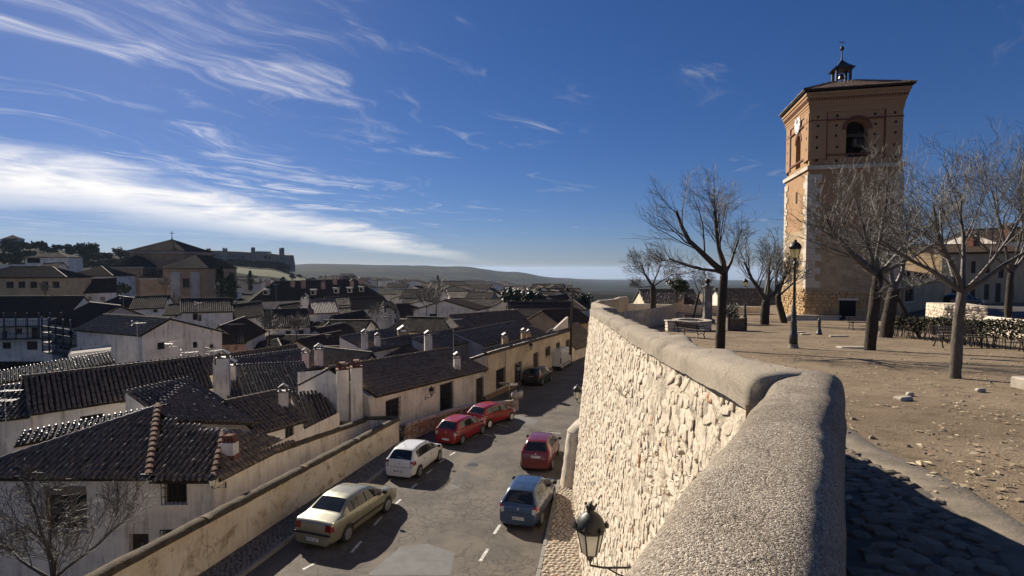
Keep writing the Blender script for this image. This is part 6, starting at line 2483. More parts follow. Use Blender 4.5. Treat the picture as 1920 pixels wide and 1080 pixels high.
T('corner house with stacked blue balconies beside the gallery house', (96, 604, 80.0), (150, 613, 75.0), 10.0, 'gable', 2.6, M_GREYW, wins=[(104, 112, 620, 634), (124, 134, 622, 636), (106, 134, 646, 656, 'dark')])
T('long tan two storey building with a row of five windows above the square', (-60, 520, 112.0), (124, 520, 116.0), 10.0, 'hip', 2.2, M_OCHRE,
  wins=[(-20, -6, 528, 540), (11, 25, 528, 540), (34, 47, 528, 540), (56, 69, 528, 540), (78, 90, 528, 540), (98, 111, 528, 540), (55, 72, 555, 570), (93, 110, 553, 568), (10, 26, 555, 568)], cat='building')
T('square grey white house with hipped roof right of the tan building', (120, 518, 150.0), (211, 517, 152.0), 12.0, 'hip', 2.6, G, wins=[(126, 132, 530, 540)])
T('white house with steep gable and dark side door below the church', (147, 549, 122.0), (217, 546, 126.0), 8.0, 'gable', 2.9, G, wins=[(164, 170, 556, 566), (187, 195, 557, 565), (150, 156, 560, 572, 'dark')])
T('small white cottage with blue door and lean roof by the church', (194, 569, 101.0), (262, 579, 98.0), 6.0, 'gable', 1.2, M_WHITE, wins=[(199, 207, 574, 585, 'dark'), (216, 226, 573, 584, 'white')])
T('cottage with bright glinting roof below the church front', (244, 579, 95.0), (309, 576, 97.0), 8.0, 'gable', 1.9, G, wins=[(286, 294, 580, 586)])
T('low cottage with glinting roof, right of the bright one', (306, 591, 93.0), (349, 588, 94.0), 7.0, 'gable', 1.6, G, wins=[(326, 331, 591, 595), (342, 347, 590, 595)])
T('white house with recessed balcony gable in mid town', (340, 585, 90.0), (436, 583, 94.0), 8.0, 'gable', 2.0, M_WHITE, wins=[(360, 370, 570 + 18, 600, 'dark'), (368, 376, 590, 602)])
T('pink walled low house with dark roof right of the streaked gable', (415, 643, 70.0), (459, 641, 71.5), 7.0, 'gable', 1.9, M_PINK, wins=[(436, 442, 649, 656), (420, 427, 650, 656)])
T('white two storey house with four windows and dark roof, mid town', (497, 614, 83.0), (581, 611, 86.0), 9.0, 'gable', 2.4, M_WHITE,
  wins=[(534, 544, 620, 630), (558, 568, 618, 627), (535, 544, 641, 652), (559, 568, 640, 650)])
T('long grey white side wing left of the four windowed house', (456, 640, 72.0), (497, 620, 80.0), 6.0, 'gable', 2.0, G)
T('white house under a patchy orange tile roof with tall pale chimney', (570, 588, 103.0), (635, 585, 106.0), 9.0, 'gable', 2.3, M_WHITE, mat=M_TILE_OR, wins=[(608, 615, 602, 613, 'door'), (625, 631, 600, 607), (578, 586, 602, 612)],
  chims=[(573, 600, 100, .9, 4.0), (572, 572, 106, 1.4, 1.5)])
T('dark flat roofed house between white gables, mid town left', (430, 600, 96.0), (500, 590, 100.0), 9.0, 'gable', 2.2, G)
T('small white house with one blue window behind the orange roof', (612, 574, 116.0), (657, 571, 118.0), 7.0, 'gable', 1.6, M_WHITE, wins=[(634, 640, 575, 581, 'white')])
T('low white house wedged below the small blue windowed one', (634, 592, 108.0), (660, 590, 109.0), 6.0, 'gable', 1.2, M_WHITE, wins=[(640, 644, 598, 602)])
T('long white two storey house with many dark windows, mid town centre', (660, 580, 122.0), (737, 575, 130.0), 9.0, 'gable', 2.3, M_WHITE,
  wins=[(667, 673, 583, 591), (675, 680, 582, 590), (690, 696, 581, 587), (705, 711, 580, 586), (720, 724, 578, 586), (727, 731, 578, 586), (720, 724, 590, 597)])
T('narrow tall white house at the end of the long windowed one', (737, 580, 128.0), (752, 578, 130.0), 8.0, 'gable', 1.6, M_WHITE, wins=[(739, 743, 582, 588), (747, 750, 582, 588), (739, 743, 598, 604), (747, 750, 597, 604)])
T('grey house with two small windows behind poplars, town centre', (752, 594, 126.0), (816, 590, 130.0), 8.0, 'gable', 2.7, G, wins=[(757, 760, 596, 603), (763, 766, 596, 603), (777, 783, 598, 604)])
T('weathered ochre gable with broad plain roof, town centre', (648, 622, 98.0), (706, 610, 103.0), 9.0, 'gable', 2.6, M_WHITE)
T('long low cream wall house with weathered roof, town centre', (722, 622, 90.0), (800, 624, 84.0), 7.0, 'gable', 1.7, M_WHITE)
T('yellow gable house with tall aerial beside the cream gable', (838, 622, 74.0), (862, 612, 79.0), 7.0, 'gable_side', 1.4, M_CREAM)
T('white house far left on the slope with hipped roof and dark porch', (47, 483, 228.0), (128, 482, 232.0), 12.0, 'hip', 2.0, M_WHITE, wins=[(52, 76, 484, 493, 'dark')])
T('long pale bluish shed wall at left edge below the slope', (-30, 497, 186.0), (68, 495, 190.0), 9.0, 'flat', 0, M_WHITE)
T('white cottage with small gable beside the bluish shed', (72, 505, 170.0), (110, 503, 172.0), 8.0, 'gable', 1.8, M_WHITE, wins=[(92, 101, 507, 512)])
T('house on the skyline ridge at far left', (0, 449, 440.0), (34, 447, 445.0), 14.0, 'hip', 3.0, M_GREYW)
T('dark roofed inn wing below the long hotel roof', (540, 590, 112.0), (610, 580, 118.0), 8.0, 'gable', 1.8, G)

# balconies of the gallery houses
def gallery(rt, a, b, v_list, n_post, mat):
    d = Vector((b.x - a.x, b.y - a.y, 0)); L = d.length; d.normalize(); n = Vector((d.y, -d.x, 0))
    for v in v_list:
        z = P(60, v, a.y).z
        m = MB().box(a.lerp(b, .5) * 1.0 + n * .6 + Vector((0, 0, z - a.lerp(b, .5).z)), (L, 1.2, .14), ax=(d, n, (0, 0, 1))).build('gallery_floor', mat, rt)
        r = MB()
        r.bar(a + n * 1.15 + Vector((0, 0, z + 1.0 - a.z)), b + n * 1.15 + Vector((0, 0, z + 1.0 - b.z)), .08)
        for i in range(int(L / .35)):
            p = a + d * (i * .35) + n * 1.15
            r.bar(Vector((p.x, p.y, z)), Vector((p.x, p.y, z + 1)), .04)
        tag(r.build('railing', mat, m), kind='stuff')
        for i in range(n_post + 1):
            p = a + d * (L * i / n_post) + n * 1.1
            MB().box((p.x, p.y, z + 1.15), (.16, .16, 2.4)).build('post', mat, rt)


for lab, vs, npst in (('house with dark blue timber galleries on the square, left edge', (613, 636), 9), ('corner house with stacked blue balconies beside the gallery house', (622, 640, 658), 4)):
    rt = HOUSES[lab]
    a, b = (P(-70, 594, 88), P(124, 592, 90)) if npst == 9 else (P(96, 604, 80), P(150, 613, 75))
    gallery(rt, a, b, vs, npst, M_BLUEW)

# long hotel with dormers
rt, a, b, d, n = T('long dark roofed hotel with dormers and many chimneys, mid town', (468, 566, 162.0), (717, 556, 182.0), 15.0, 'hip', 5.8, M_CREAM, cat='building')
for (u, v, y) in ((500, 551, 166), (588, 551, 172), (631, 548, 176), (656, 547, 178), (678, 545, 180)):
    p = P(u, v, y)
    dm = MB().box(p + Vector((0, 0, .5)), (1.5, 2.4, 1.6), .2).build('dormer', M_CREAM, rt)
    MB().box(p + Vector((0, -.2, 1.42)), (2.2, 3.0, .2), .2).build('dormer_roof', M_GREYW, dm)
    MB().box(p + Vector((0.2, -1.22, .5)), (.8, .06, 1.0), .2).build('dormer_window', M_DARK, dm)
for (u, v, y) in ((502, 540, 170), (549, 541, 173), (569, 541, 174), (606, 542, 176), (628, 535, 180), (660, 540, 181), (676, 535, 184), (640, 530, 186)):
    chimney(rt, P(u, v, y), 1.3, 2.2, M_PINK)

# church
def church():
    y = 178.0
    rt = root('church', 'large brick church with pyramid roofed crossing tower and cross, upper left', 'church', P(300, 592, y))
    a = P(305, 503, y); b = P(390, 503, y + 2)
    zb = terrain_z(a.x, a.y) - 2
    d = Vector((b.x - a.x, b.y - a.y, 0)); L = d.length; d.normalize(); n = Vector((d.y, -d.x, 0)); UP = Vector((0, 0, 1))
    M_CH = M_CHURCH
    mb = MB()
    op = px_op(a, b, 342, 355, 522, 539)
    A0, d0, n0 = wall_panel(mb, a, b, zb, a.z, a.z, [op], .5)
    bk = -n * 26
    c = a + bk; e = b + bk
    e.z = b.z = a.z; c.z = a.z
    for s_, t_ in ((c, a), (b, e), (e, c)):
        mb.add([(s_.x, s_.y, zb), (t_.x, t_.y, zb), (t_.x, t_.y, a.z), (s_.x, s_.y, a.z)], [(0, 1, 2, 3)])
    mb.build('nave_wall', M_CH, rt)
    fill_opening(rt, A0, d0, n0, op, 'plain', .5, True)
    for (u0, u1) in ((320, 338), (358, 375)):
        o = px_op(a, b, u0, u1, 510, 562)
        MB().box(A0 + d0 * ((o[0] + o[1]) / 2) + n0 * .08 + UP * ((o[2] + o[3]) / 2), (o[1] - o[0], .2, o[3] - o[2]), ax=(d0, n0, UP)).build('pale_panel', M_GREYW, rt)
    r0 = a.lerp(b, .5) + bk * .30 + UP * 4.6; r1 = a.lerp(b, .5) + bk * .8 + UP * 4.6
    o_ = .6
    a2 = a + n * o_ - d * o_; b2 = b + n * o_ + d * o_; c2 = c - d * o_; e2 = e + d * o_
    for pl in ([a2, b2, r0], [b2, e2, r1, r0], [c2, a2, r0, r1]):
        roof_far(rt, pl)
    # crossing
    def block(u0, u1, v, yy, dep, rise, name, vb=None, apex=True):
        p = P(u0, v, yy); q = P(u1, v, yy + 1)
        q.z = p.z
        dd_ = Vector((q.x - p.x, q.y - p.y, 0)).normalized(); nn = Vector((dd_.y, -dd_.x, 0)); B = -nn * dep
        pts = [p, q, q + B, p + B]
        m = MB()
        for i in range(4):
            s_, t_ = pts[i], pts[(i + 1) % 4]
            m.add([(s_.x, s_.y, zb), (t_.x, t_.y, zb), tuple(t_), tuple(s_)], [(0, 1, 2, 3)])
        w = m.build(name, M_CH, rt)
        ap = (pts[0] + pts[2]) / 2 + UP * rise
        cen = (pts[0] + pts[2]) / 2
        ex = [k + (k - cen).normalized() * .9 - UP * .1 for k in pts]
        for i in range(4):
            roof_far(rt, [ex[i], ex[(i + 1) % 4], ap])
        m = MB()
        for i in range(4):
            s_, t_ = pts[i], pts[(i + 1) % 4]
            m.bar(s_ + (s_ - cen).normalized() * .3 - UP * .5, t_ + (t_ - cen).normalized() * .3 - UP * .5, .5, .5)
        m.build('cornice', M_GREYW, w)
        return ap
    ap = block(242, 346, 470, y + 14, 19, 4.6, 'crossing_tower')
    m = MB().tube([ap - UP * .2, ap + UP * 3.0], .12, 6)
    m.box(ap + UP * 2.2, (1.8, .16, .16)); m.lathe([(.1, 0), (.4, .25), (.1, .5)], 8, ap)
    m.build('roof_cross', M_IRON, rt)
    block(211, 268, 499, y + 6, 11, 4.0, 'side_chapel')
    block(262, 318, 520, y + 1, 9, 2.5, 'porch_block')
    for (u0, u1, v0, v1, yy) in ((216, 219, 507, 520, y + 5.8), (223, 226, 512, 520, y + 5.8), (278, 285, 509, 516, y + .8), (293, 299, 510, 516, y + .8)):
        p = P((u0 + u1) / 2, (v0 + v1) / 2, yy)
        MB().box(p + Vector((0, -.1, 0)), ((u1 - u0) * .18, .3, (v1 - v0) * .18)).build('church_window', M_DARK, rt)


M_CHURCH = plaster('brick_church_wall', (0.31, 0.22, 0.15), stain=(0.2, .13, .09), amount=.6)
church()


# castle ruin on its hill
def castle():
    y = 600.0
    rt = root('castle_ruin', 'long ruined castle wall with broken turrets on the hill', 'castle', P(440, 497, y))
    pts = [(345, 468), (366, 467), (383, 469), (400, 470), (414, 470), (430, 471), (452, 472), (468, 473), (477, 474), (480, 471), (484, 471), (487, 475), (500, 475), (520, 477), (528, 478), (531, 495)]
    zb = P(440, 500, y).z - 6
    V = [P(u, v, y + (u - 440) * .15) for u, v in pts]
    m = MB()
    N = len(V)
    T_ = Vector((8, 14, 0))
    vs = [tuple(p) for p in V] + [(p.x, p.y, zb) for p in V] + [tuple(p + T_) for p in V] + [(p.x + T_.x, p.y + T_.y, zb) for p in V]
    fs = []
    for i in range(N - 1):
        fs += [(N + i, N + i + 1, i + 1, i), (i, i + 1, 2 * N + i + 1, 2 * N + i), (2 * N + i + 1, 2 * N + i, 3 * N + i, 3 * N + i + 1)]
    fs += [(N - 1, 2 * N - 1, 4 * N - 1, 3 * N - 1), (0, N, 3 * N, 2 * N)]
    m.add(vs, fs).build('curtain_wall', M_GREYST, rt)
    for (u, v0, v1, w) in ((388, 465, 497, 4.5), (419, 464, 498, 5), (472, 463, 499, 4.5), (526, 464, 500, 5.5)):
        p = P(u, v1, y - 6 + (u - 440) * .15); q = P(u, v0, y - 6 + (u - 440) * .15)
        h = q.z - p.z + 5
        rows = []
        for k in range(13):
            a = math.pi + math.pi * k / 12
            rows.append([(p.x + w * .62 * math.cos(a), p.y + 4 + w * .62 * math.sin(a), p.z - 5), (p.x + w * .5 * math.cos(a), p.y + 4 + w * .5 * math.sin(a), p.z - 5 + h * (1 - .10 * abs(nz3(k * .7, u, 0))))])
        MB().grid(rows).build('turret', M_GREYST, rt)
    m = MB()
    for (u, v) in ((400, 478), (440, 480), (455, 481), (498, 482), (505, 483)):
        p = P(u, v, y - 1 + (u - 440) * .15)
        m.box(p, (1.6, 2.0, 2.2))
    m.build('loopholes', M_DARK, rt)
    # talus bank under the wall
    rows = []
    for u in np.linspace(345, 545, 40):
        y_ = y + (u - 440) * .15
        t1 = P(u, 482 + (u - 345) * .05 if u < 530 else 492 + (u - 530) * .6, y_ - 3); t2 = P(u, 500, y_ - 16)
        rows.append([(t1.x, t1.y, t1.z), ((t1.x + t2.x) / 2, (t1.y + t2.y) / 2, (t1.z + t2.z) / 2 + .8), (t2.x, t2.y, t2.z), (t2.x, t2.y - 5, t2.z - 6)])
    MB().grid(rows).build('talus_bank', M_TERRAIN, rt, True)


M_GREYST = simple('grey_castle_stone', (0.27, 0.25, 0.21), 0.95, var=.18, scale=.15, bump=.8, bscale=.6, world=True)
castle()
# bright field below the castle
rows = []
for u in np.linspace(426, 606, 30):
    row = []
    for t in np.linspace(0, 1, 8):
        e_ = max(0.0, 1 - ((u - 516) / 92.0) ** 2) ** .5
        v = lerp(lerp(508, 497 + (u - 426) * .055, e_), lerp(510, 519 - abs(u - 520) * .03, e_), t)
        y_ = lerp(560, 440, t)
        p = P(u, v, y_)
        row.append((p.x, p.y, terrain_z(p.x, p.y) + (.3 if 0 < t < 1 and e_ > .05 else -.3)))
    rows.append(row)
struct('hill_field', MB().grid(rows), M_FIELD, True)

# distant houses too small to show parts: each its own, plain walls and roof
rs = random.Random(77)
far_walls = [M_WHITE, M_WHITE2, M_WHITE, M_WHITE2, M_WHITE, M_CREAM]
placed = []


FARS = []
WNAME = {'white_render': 'white', 'grey_white_render': 'greyish white', 'cream_render': 'cream', 'grey_render': 'grey'}
RNAME = {'gable': 'long ridged', 'hip': 'hip roofed', 'gable_side': 'gable fronted'}


def far_house(u, v, y, w, h, label, group):
    p = P(u, v, y)
    wpx = w
    ang = rs.uniform(-.35, .35)
    q = P(u + w * 1000 / y * .5, v, y + math.sin(ang) * w * .5)
    p0 = P(u - w * 1000 / y * .5, v, y - math.sin(ang) * w * .5)
    rf = rs.choice(['gable', 'gable_side', 'hip', 'gable_side', 'gable']); wm = rs.choice(far_walls)
    rt = house('town_house', label, (u - w * 500 / y, v, y - math.sin(ang) * w * .5), (u + w * 500 / y, v, y + math.sin(ang) * w * .5), rs.uniform(7, 11), rf,
          rs.uniform(1.4, 2.6), wm, group=group, wins=[(u - w * 250 / y, u - w * 130 / y, v + 800 / y, v + 2000 / y), (u + w * 130 / y, u + w * 250 / y, v + 800 / y, v + 2000 / y)] if y < 260 else ())[0]
    FARS.append((rt, u, v, f"{'tiny ' if y > 250 else 'small '}{WNAME[wm.name]} {RNAME[rf]} house"))


# centre of town between the hotel and the pines
for i in range(62):
    y = rs.uniform(96, 250)
    u = rs.uniform(745, 1065)
    v = 503 + 1000 * (15.2 - rs.uniform(3.6, 6.8)) / y
    if y < 130 and u < 830: continue
    far_house(u, v, y, rs.uniform(7, 14), 5, 'one of many tiled houses crowded in the middle of town', 'tiled houses in the middle of town')
for i in range(54):
    y = rs.uniform(250, 560)
    u = rs.uniform(600, 1075)
    gx = (u - 960) / 1000 * y
    v = 503 + 1000 * (CAMZ - terrain_z(gx, y) - rs.uniform(4, 6.5)) / y
    far_house(u, v, y, rs.uniform(9, 18), 5, 'one of many tiny pale houses at the far edge of town', 'tiny houses at the far edge of town')
for i in range(16):
    y = rs.uniform(200, 330)
    u = rs.uniform(392, 600)
    gx = (u - 960) / 1000 * y
    v = 503 + 1000 * (CAMZ - terrain_z(gx, y) - 4.5) / y
    far_house(u, v, y, rs.uniform(9, 16), 5, 'one of the low houses between the hotel roof and the castle hill', 'low houses below the castle hill')
for i in range(26):
    y = rs.uniform(62, 110)
    u = rs.uniform(0, 640)
    gx = (u - 960) / 1000 * y
    v = 503 + 1000 * (15.5 - rs.uniform(2.6, 3.6)) / y
    far_house(u, v, y, rs.uniform(7, 11), 5, 'one of the low shaded houses squeezed between the rows at left', 'low shaded houses between the rows at left')
rt, a, b, d, n = T('villa with hipped roof on the town edge right of the pines', (1057, 553, 172.0), (1098, 553, 176.0), 9.0, 'hip', 2.2, M_PINK)
T('red roofed terrace beyond the pines, centre of town', (915, 545, 330.0), (985, 545, 336.0), 10.0, 'gable', 2.6, M_WHITE, mat=M_TILE_RED)
T('white chalet with pyramid roof above the far town', (893, 541, 300.0), (920, 541, 303.0), 9.0, 'hip', 2.6, M_WHITE)

T('tiled roof just beyond the plaza parapet, left of the memorial pillar', (1212, 572, 74.0), (1316, 572, 74.0), 8.0, 'gable', 1.9, M_CREAM, near=1, seed=90, base=-3)
T('tiled roof just beyond the plaza parapet, right of the memorial pillar', (1362, 574, 72.0), (1470, 574, 72.0), 8.0, 'gable', 2.1, M_WHITE, near=1, seed=92, base=-3)
# trees of the town and the slope
leafy_tree('pine_tree', 'dark rounded pine left of the pair in the town centre', P(962, 588, 128), 7.0, 2.9, 61, 1500, .5)
leafy_tree('pine_tree', 'dark rounded pine right of the pair in the town centre', P(1003, 588, 132), 6.6, 2.8, 62, 1500, .5)
leafy_tree('pine_tree', 'darker pine clump by the wall end below the parapet', P(1090, 590, 120), 5.0, 2.4, 63, 1100, .5)
leafy_tree('cypress_tree', 'tall dark cypress beside the church, left of two', P(414, 566, 158), 10.5, 1.7, 64, 1400, .5, 'cypress')
leafy_tree('cypress_tree', 'broad dark cypress beside the church, right of two', P(433, 566, 160), 8.5, 2.1, 65, 1400, .5, 'cypress')
leafy_tree('cypress_tree', 'slim lone cypress behind the hotel roof', P(470, 545, 230), 8.5, 1.3, 66, 700, .5, 'cypress')
leafy_tree('cypress_tree', 'single tiny cypress far beyond the town centre', P(821, 540, 420), 10, 1.6, 67, 500, .7, 'cypress')
leafy_tree('shrub', 'dark shrub in front of the church porch', P(226, 566, 140), 5.0, 2.4, 68, 900, .45, cat='shrub')
k = 0
for i in range(150):
    u = rs.uniform(-10, 245); y = rs.uniform(250, 440)
    gx = (u - 960) / 1000 * y
    if k >= 64: break
    k += 1
    mt = rs.choice([M_LEAF, M_LEAF_O, M_LEAF_O])
    rt = leafy_tree('slope_tree', 'one of the dark round trees covering the slope at upper left', (gx, y, terrain_z(gx, y)), rs.uniform(4.0, 7.0), rs.uniform(2.0, 4.2), 200 + i, 380, 1.0, mat=mt, group='trees on the slope at upper left')
    pr = project(rt.location); FARS.append((rt, pr[0], pr[1], 'round ' + ('dark green' if mt is M_LEAF else 'olive') + ' tree'))
leafy_tree('slope_tree', 'big spreading pine standing out on the slope left of the church', (-.795 * 330, 330, terrain_z(-.795 * 330, 330)), 12, 6.0, 399, 1500, .9)
for i in range(26):
    u = rs.uniform(520, 900); y = rs.uniform(360, 640)
    gx = (u - 960) / 1000 * y
    mt = rs.choice([M_LEAF, M_LEAF_O])
    rt = leafy_tree('field_tree', 'one of the small dark trees dotted beyond the far town', (gx, y, terrain_z(gx, y)), rs.uniform(4, 6), rs.uniform(1.8, 3.2), 500 + i, 160, 1.0, mat=mt, group='small trees beyond the far town')
    pr = project(rt.location); FARS.append((rt, pr[0], pr[1], 'tiny ' + ('dark green' if mt is M_LEAF else 'olive') + ' tree'))
for i, (u, v, y, h) in enumerate(((505, 655, 76, 5.5), (556, 655, 78, 5.0), (800, 612, 104, 8.0), (818, 610, 106, 9.0), (705, 625, 92, 5.0), (85, 566, 106, 4.0), (330, 588, 150, 6.0), (310, 560, 165, 7.0))):
    p = P(u, v, y)
    bare_tree('town_tree', ['bare tree before the four windowed house, left one', 'bare tree before the four windowed house, right one', 'pale poplar in the town centre, left one', 'pale poplar in the town centre, right one',
              'bare bush by the weathered ochre gable', 'bare vine tree before the tan building', 'bare tree before the church front', 'bare tree by the church porch wall'][i], p, [(0, 0, 0), (0, 0, h * .25), (.05, 0, h * .45)], .09,
              [((-.4, 0, 1), h * .4, .05), ((0, .2, 1), h * .45, .05), ((.4, 0, 1), h * .4, .05), ((.7, 0, .7), h * .3, .04), ((-.7, 0, .7), h * .3, .04)], 600 + i, maxlev=3, group=None, twig=M_TWIG, cfg=dict(rmin=.02, n=[4, 8, 7, 6]))


# every repeated far thing gets its own description: look, then nearest landmark, then its order there
LAND = [('long hotel roof', 590, 548), ('church', 300, 515), ('pine pair', 985, 565), ('cream gable house', 930, 605), ('four windowed house', 540, 630), ('orange tile roof', 600, 590), ('pale poplars', 810, 590),
        ('many windowed white house', 700, 585), ('pink villa', 1078, 550), ('red roofed terrace', 950, 540), ('tiny cypress', 821, 528), ('streaked gable wall', 340, 630), ('gallery house', 60, 615), ('castle', 440, 485),
        ('balcony gable house', 390, 588), ('slim cypress', 470, 525), ('pole', 1072, 600), ('big slope pine', 165, 470), ('skyline house', 17, 452), ('tan building', 60, 515), ('hill field', 520, 510), ('twin stacks', 655, 700)]
ORD = ['first', 'second', 'third', 'fourth', 'fifth', 'sixth', 'seventh', 'eighth', 'ninth', 'tenth', 'eleventh', 'twelfth', 'thirteenth', 'fourteenth', 'fifteenth', 'sixteenth', 'seventeenth', 'eighteenth', 'nineteenth', 'twentieth']


def describe(items):
    by = {}
    for rt, u, v, look in items:
        nm, lu, lv = min(LAND, key=lambda t: math.hypot(t[1] - u, (t[2] - v) * 2))
        du, dv = u - lu, v - lv
        rel = ('left of' if du < 0 else 'right of') if abs(du) > 1.2 * abs(dv) else ('above' if dv < 0 else 'below')
        by.setdefault(f'{look} {rel} the {nm}', []).append((u, rt))
    for lab, L in by.items():
        L.sort(key=lambda t: t[0])
        for i, (u, rt) in enumerate(L):
            rt['label'] = lab if len(L) == 1 else f'{lab}, {ORD[i]} from left' if i < 20 else lab


describe(FARS)

# ------------------------------------------------------------------ cars
def paint(name, c, metal=.25, rough=.32):
    m = simple(name, c, rough, metal=metal, var=.05, scale=3.0, coat=.8)
    return m


M_GOLDC = paint('champagne_car_paint', (0.30, 0.285, 0.20), .45)
M_WHITEC = paint('white_car_paint', (0.72, 0.71, 0.68), 0)
M_REDC = paint('bright_red_car_paint', (0.27, 0.006, 0.004), 0)
M_DREDC = paint('dark_red_car_paint', (0.125, 0.006, 0.004), 0)
M_BLUEC = paint('blue_car_paint', (0.035, 0.066, 0.135), .35)
M_BLACKC = paint('black_car_paint', (0.012, 0.012, 0.013), .1)
M_CGLASS = simple('tinted_car_glass', (0.012, 0.014, 0.016), 0.06, var=.05, spec=.6)
M_TYRE = simple('tyre_rubber', (0.018, 0.018, 0.018), .85, var=.1)
M_RIM = simple('alloy_rim', (0.5, 0.5, 0.5), .35, metal=.8, var=.08)
M_TAIL = simple('red_lamp_lens', (0.22, 0.006, 0.008), .12, var=.1, coat=.6)
M_CLEARL = simple('clear_lamp_lens', (0.55, 0.52, 0.5), .15, var=.1, coat=.6)
M_TRIM = simple('black_plastic_trim', (0.02, 0.02, 0.021), .6, var=.1)
M_PLATE = simple('number_plate', (0.68, 0.68, 0.66), .5, var=.05)

CARS = {
    'hatch': dict(L=4.03, w=.86, zt=[(0, .50), (.03, .66), (.07, .93), (.10, .98), (.36, 1.27), (.50, 1.40), (.62, 1.44), (1.2, 1.49), (1.9, 1.475), (2.3, 1.40), (2.55, 1.29), (3.12, .98), (3.5, .91), (3.82, .78), (3.97, .60), (4.03, .45)],
                  zb=[(0, .97), (1, .94), (3, .88), (4, .8)], rw=(.13, .49), ws=(2.36, 3.05), sg=(.62, 2.95), pil=(1.08, 1.92), wx=(.66, 3.24), wr=.305, tail=(.0, .30, .70, .95)),
    'saloon': dict(L=4.44, w=.85, zt=[(0, .50), (.03, .68), (.06, .90), (.12, .97), (.55, 1.03), (.66, 1.05), (1.02, 1.27), (1.22, 1.37), (1.5, 1.415), (2.1, 1.42), (2.5, 1.37), (2.72, 1.29), (3.30, .97), (3.8, .88), (4.2, .74), (4.38, .58), (4.44, .45)],
                   zb=[(0, .95), (1, .93), (3.3, .87), (4.4, .78)], rw=(.70, 1.20), ws=(2.55, 3.24), sg=(1.02, 3.12), pil=(1.30, 2.05), wx=(.86, 3.44), wr=.30, tail=(.0, .16, .66, .86)),
    'mpv': dict(L=4.10, w=.85, zt=[(0, .50), (.03, .70), (.07, .98), (.12, 1.06), (.34, 1.38), (.44, 1.48), (.6, 1.53), (1.3, 1.56), (2.0, 1.54), (2.45, 1.45), (3.2, 1.02), (3.6, .93), (3.9, .78), (4.05, .60), (4.10, .45)],
                zb=[(0, 1.04), (1, 1.0), (3, .93), (4.1, .85)], rw=(.13, .43), ws=(2.48, 3.12), sg=(.60, 3.0), pil=(1.1, 1.98), wx=(.62, 3.22), wr=.31, tail=(.02, .36, .98, 1.36)),
    'suv': dict(L=4.7, w=.92, zt=[(0, .60), (.03, .80), (.07, 1.1), (.14, 1.2), (.34, 1.55), (.45, 1.66), (.7, 1.71), (1.6, 1.74), (2.5, 1.71), (2.85, 1.62), (3.55, 1.18), (4.1, 1.10), (4.5, .95), (4.65, .75), (4.7, .6)],
                zb=[(0, 1.16), (1, 1.14), (3.5, 1.08), (4.7, 1.0)], rw=(.15, .44), ws=(2.9, 3.48), sg=(.6, 3.4), pil=(1.35, 2.3), wx=(.85, 3.7), wr=.36, tail=(.0, .25, .85, 1.2)),
}


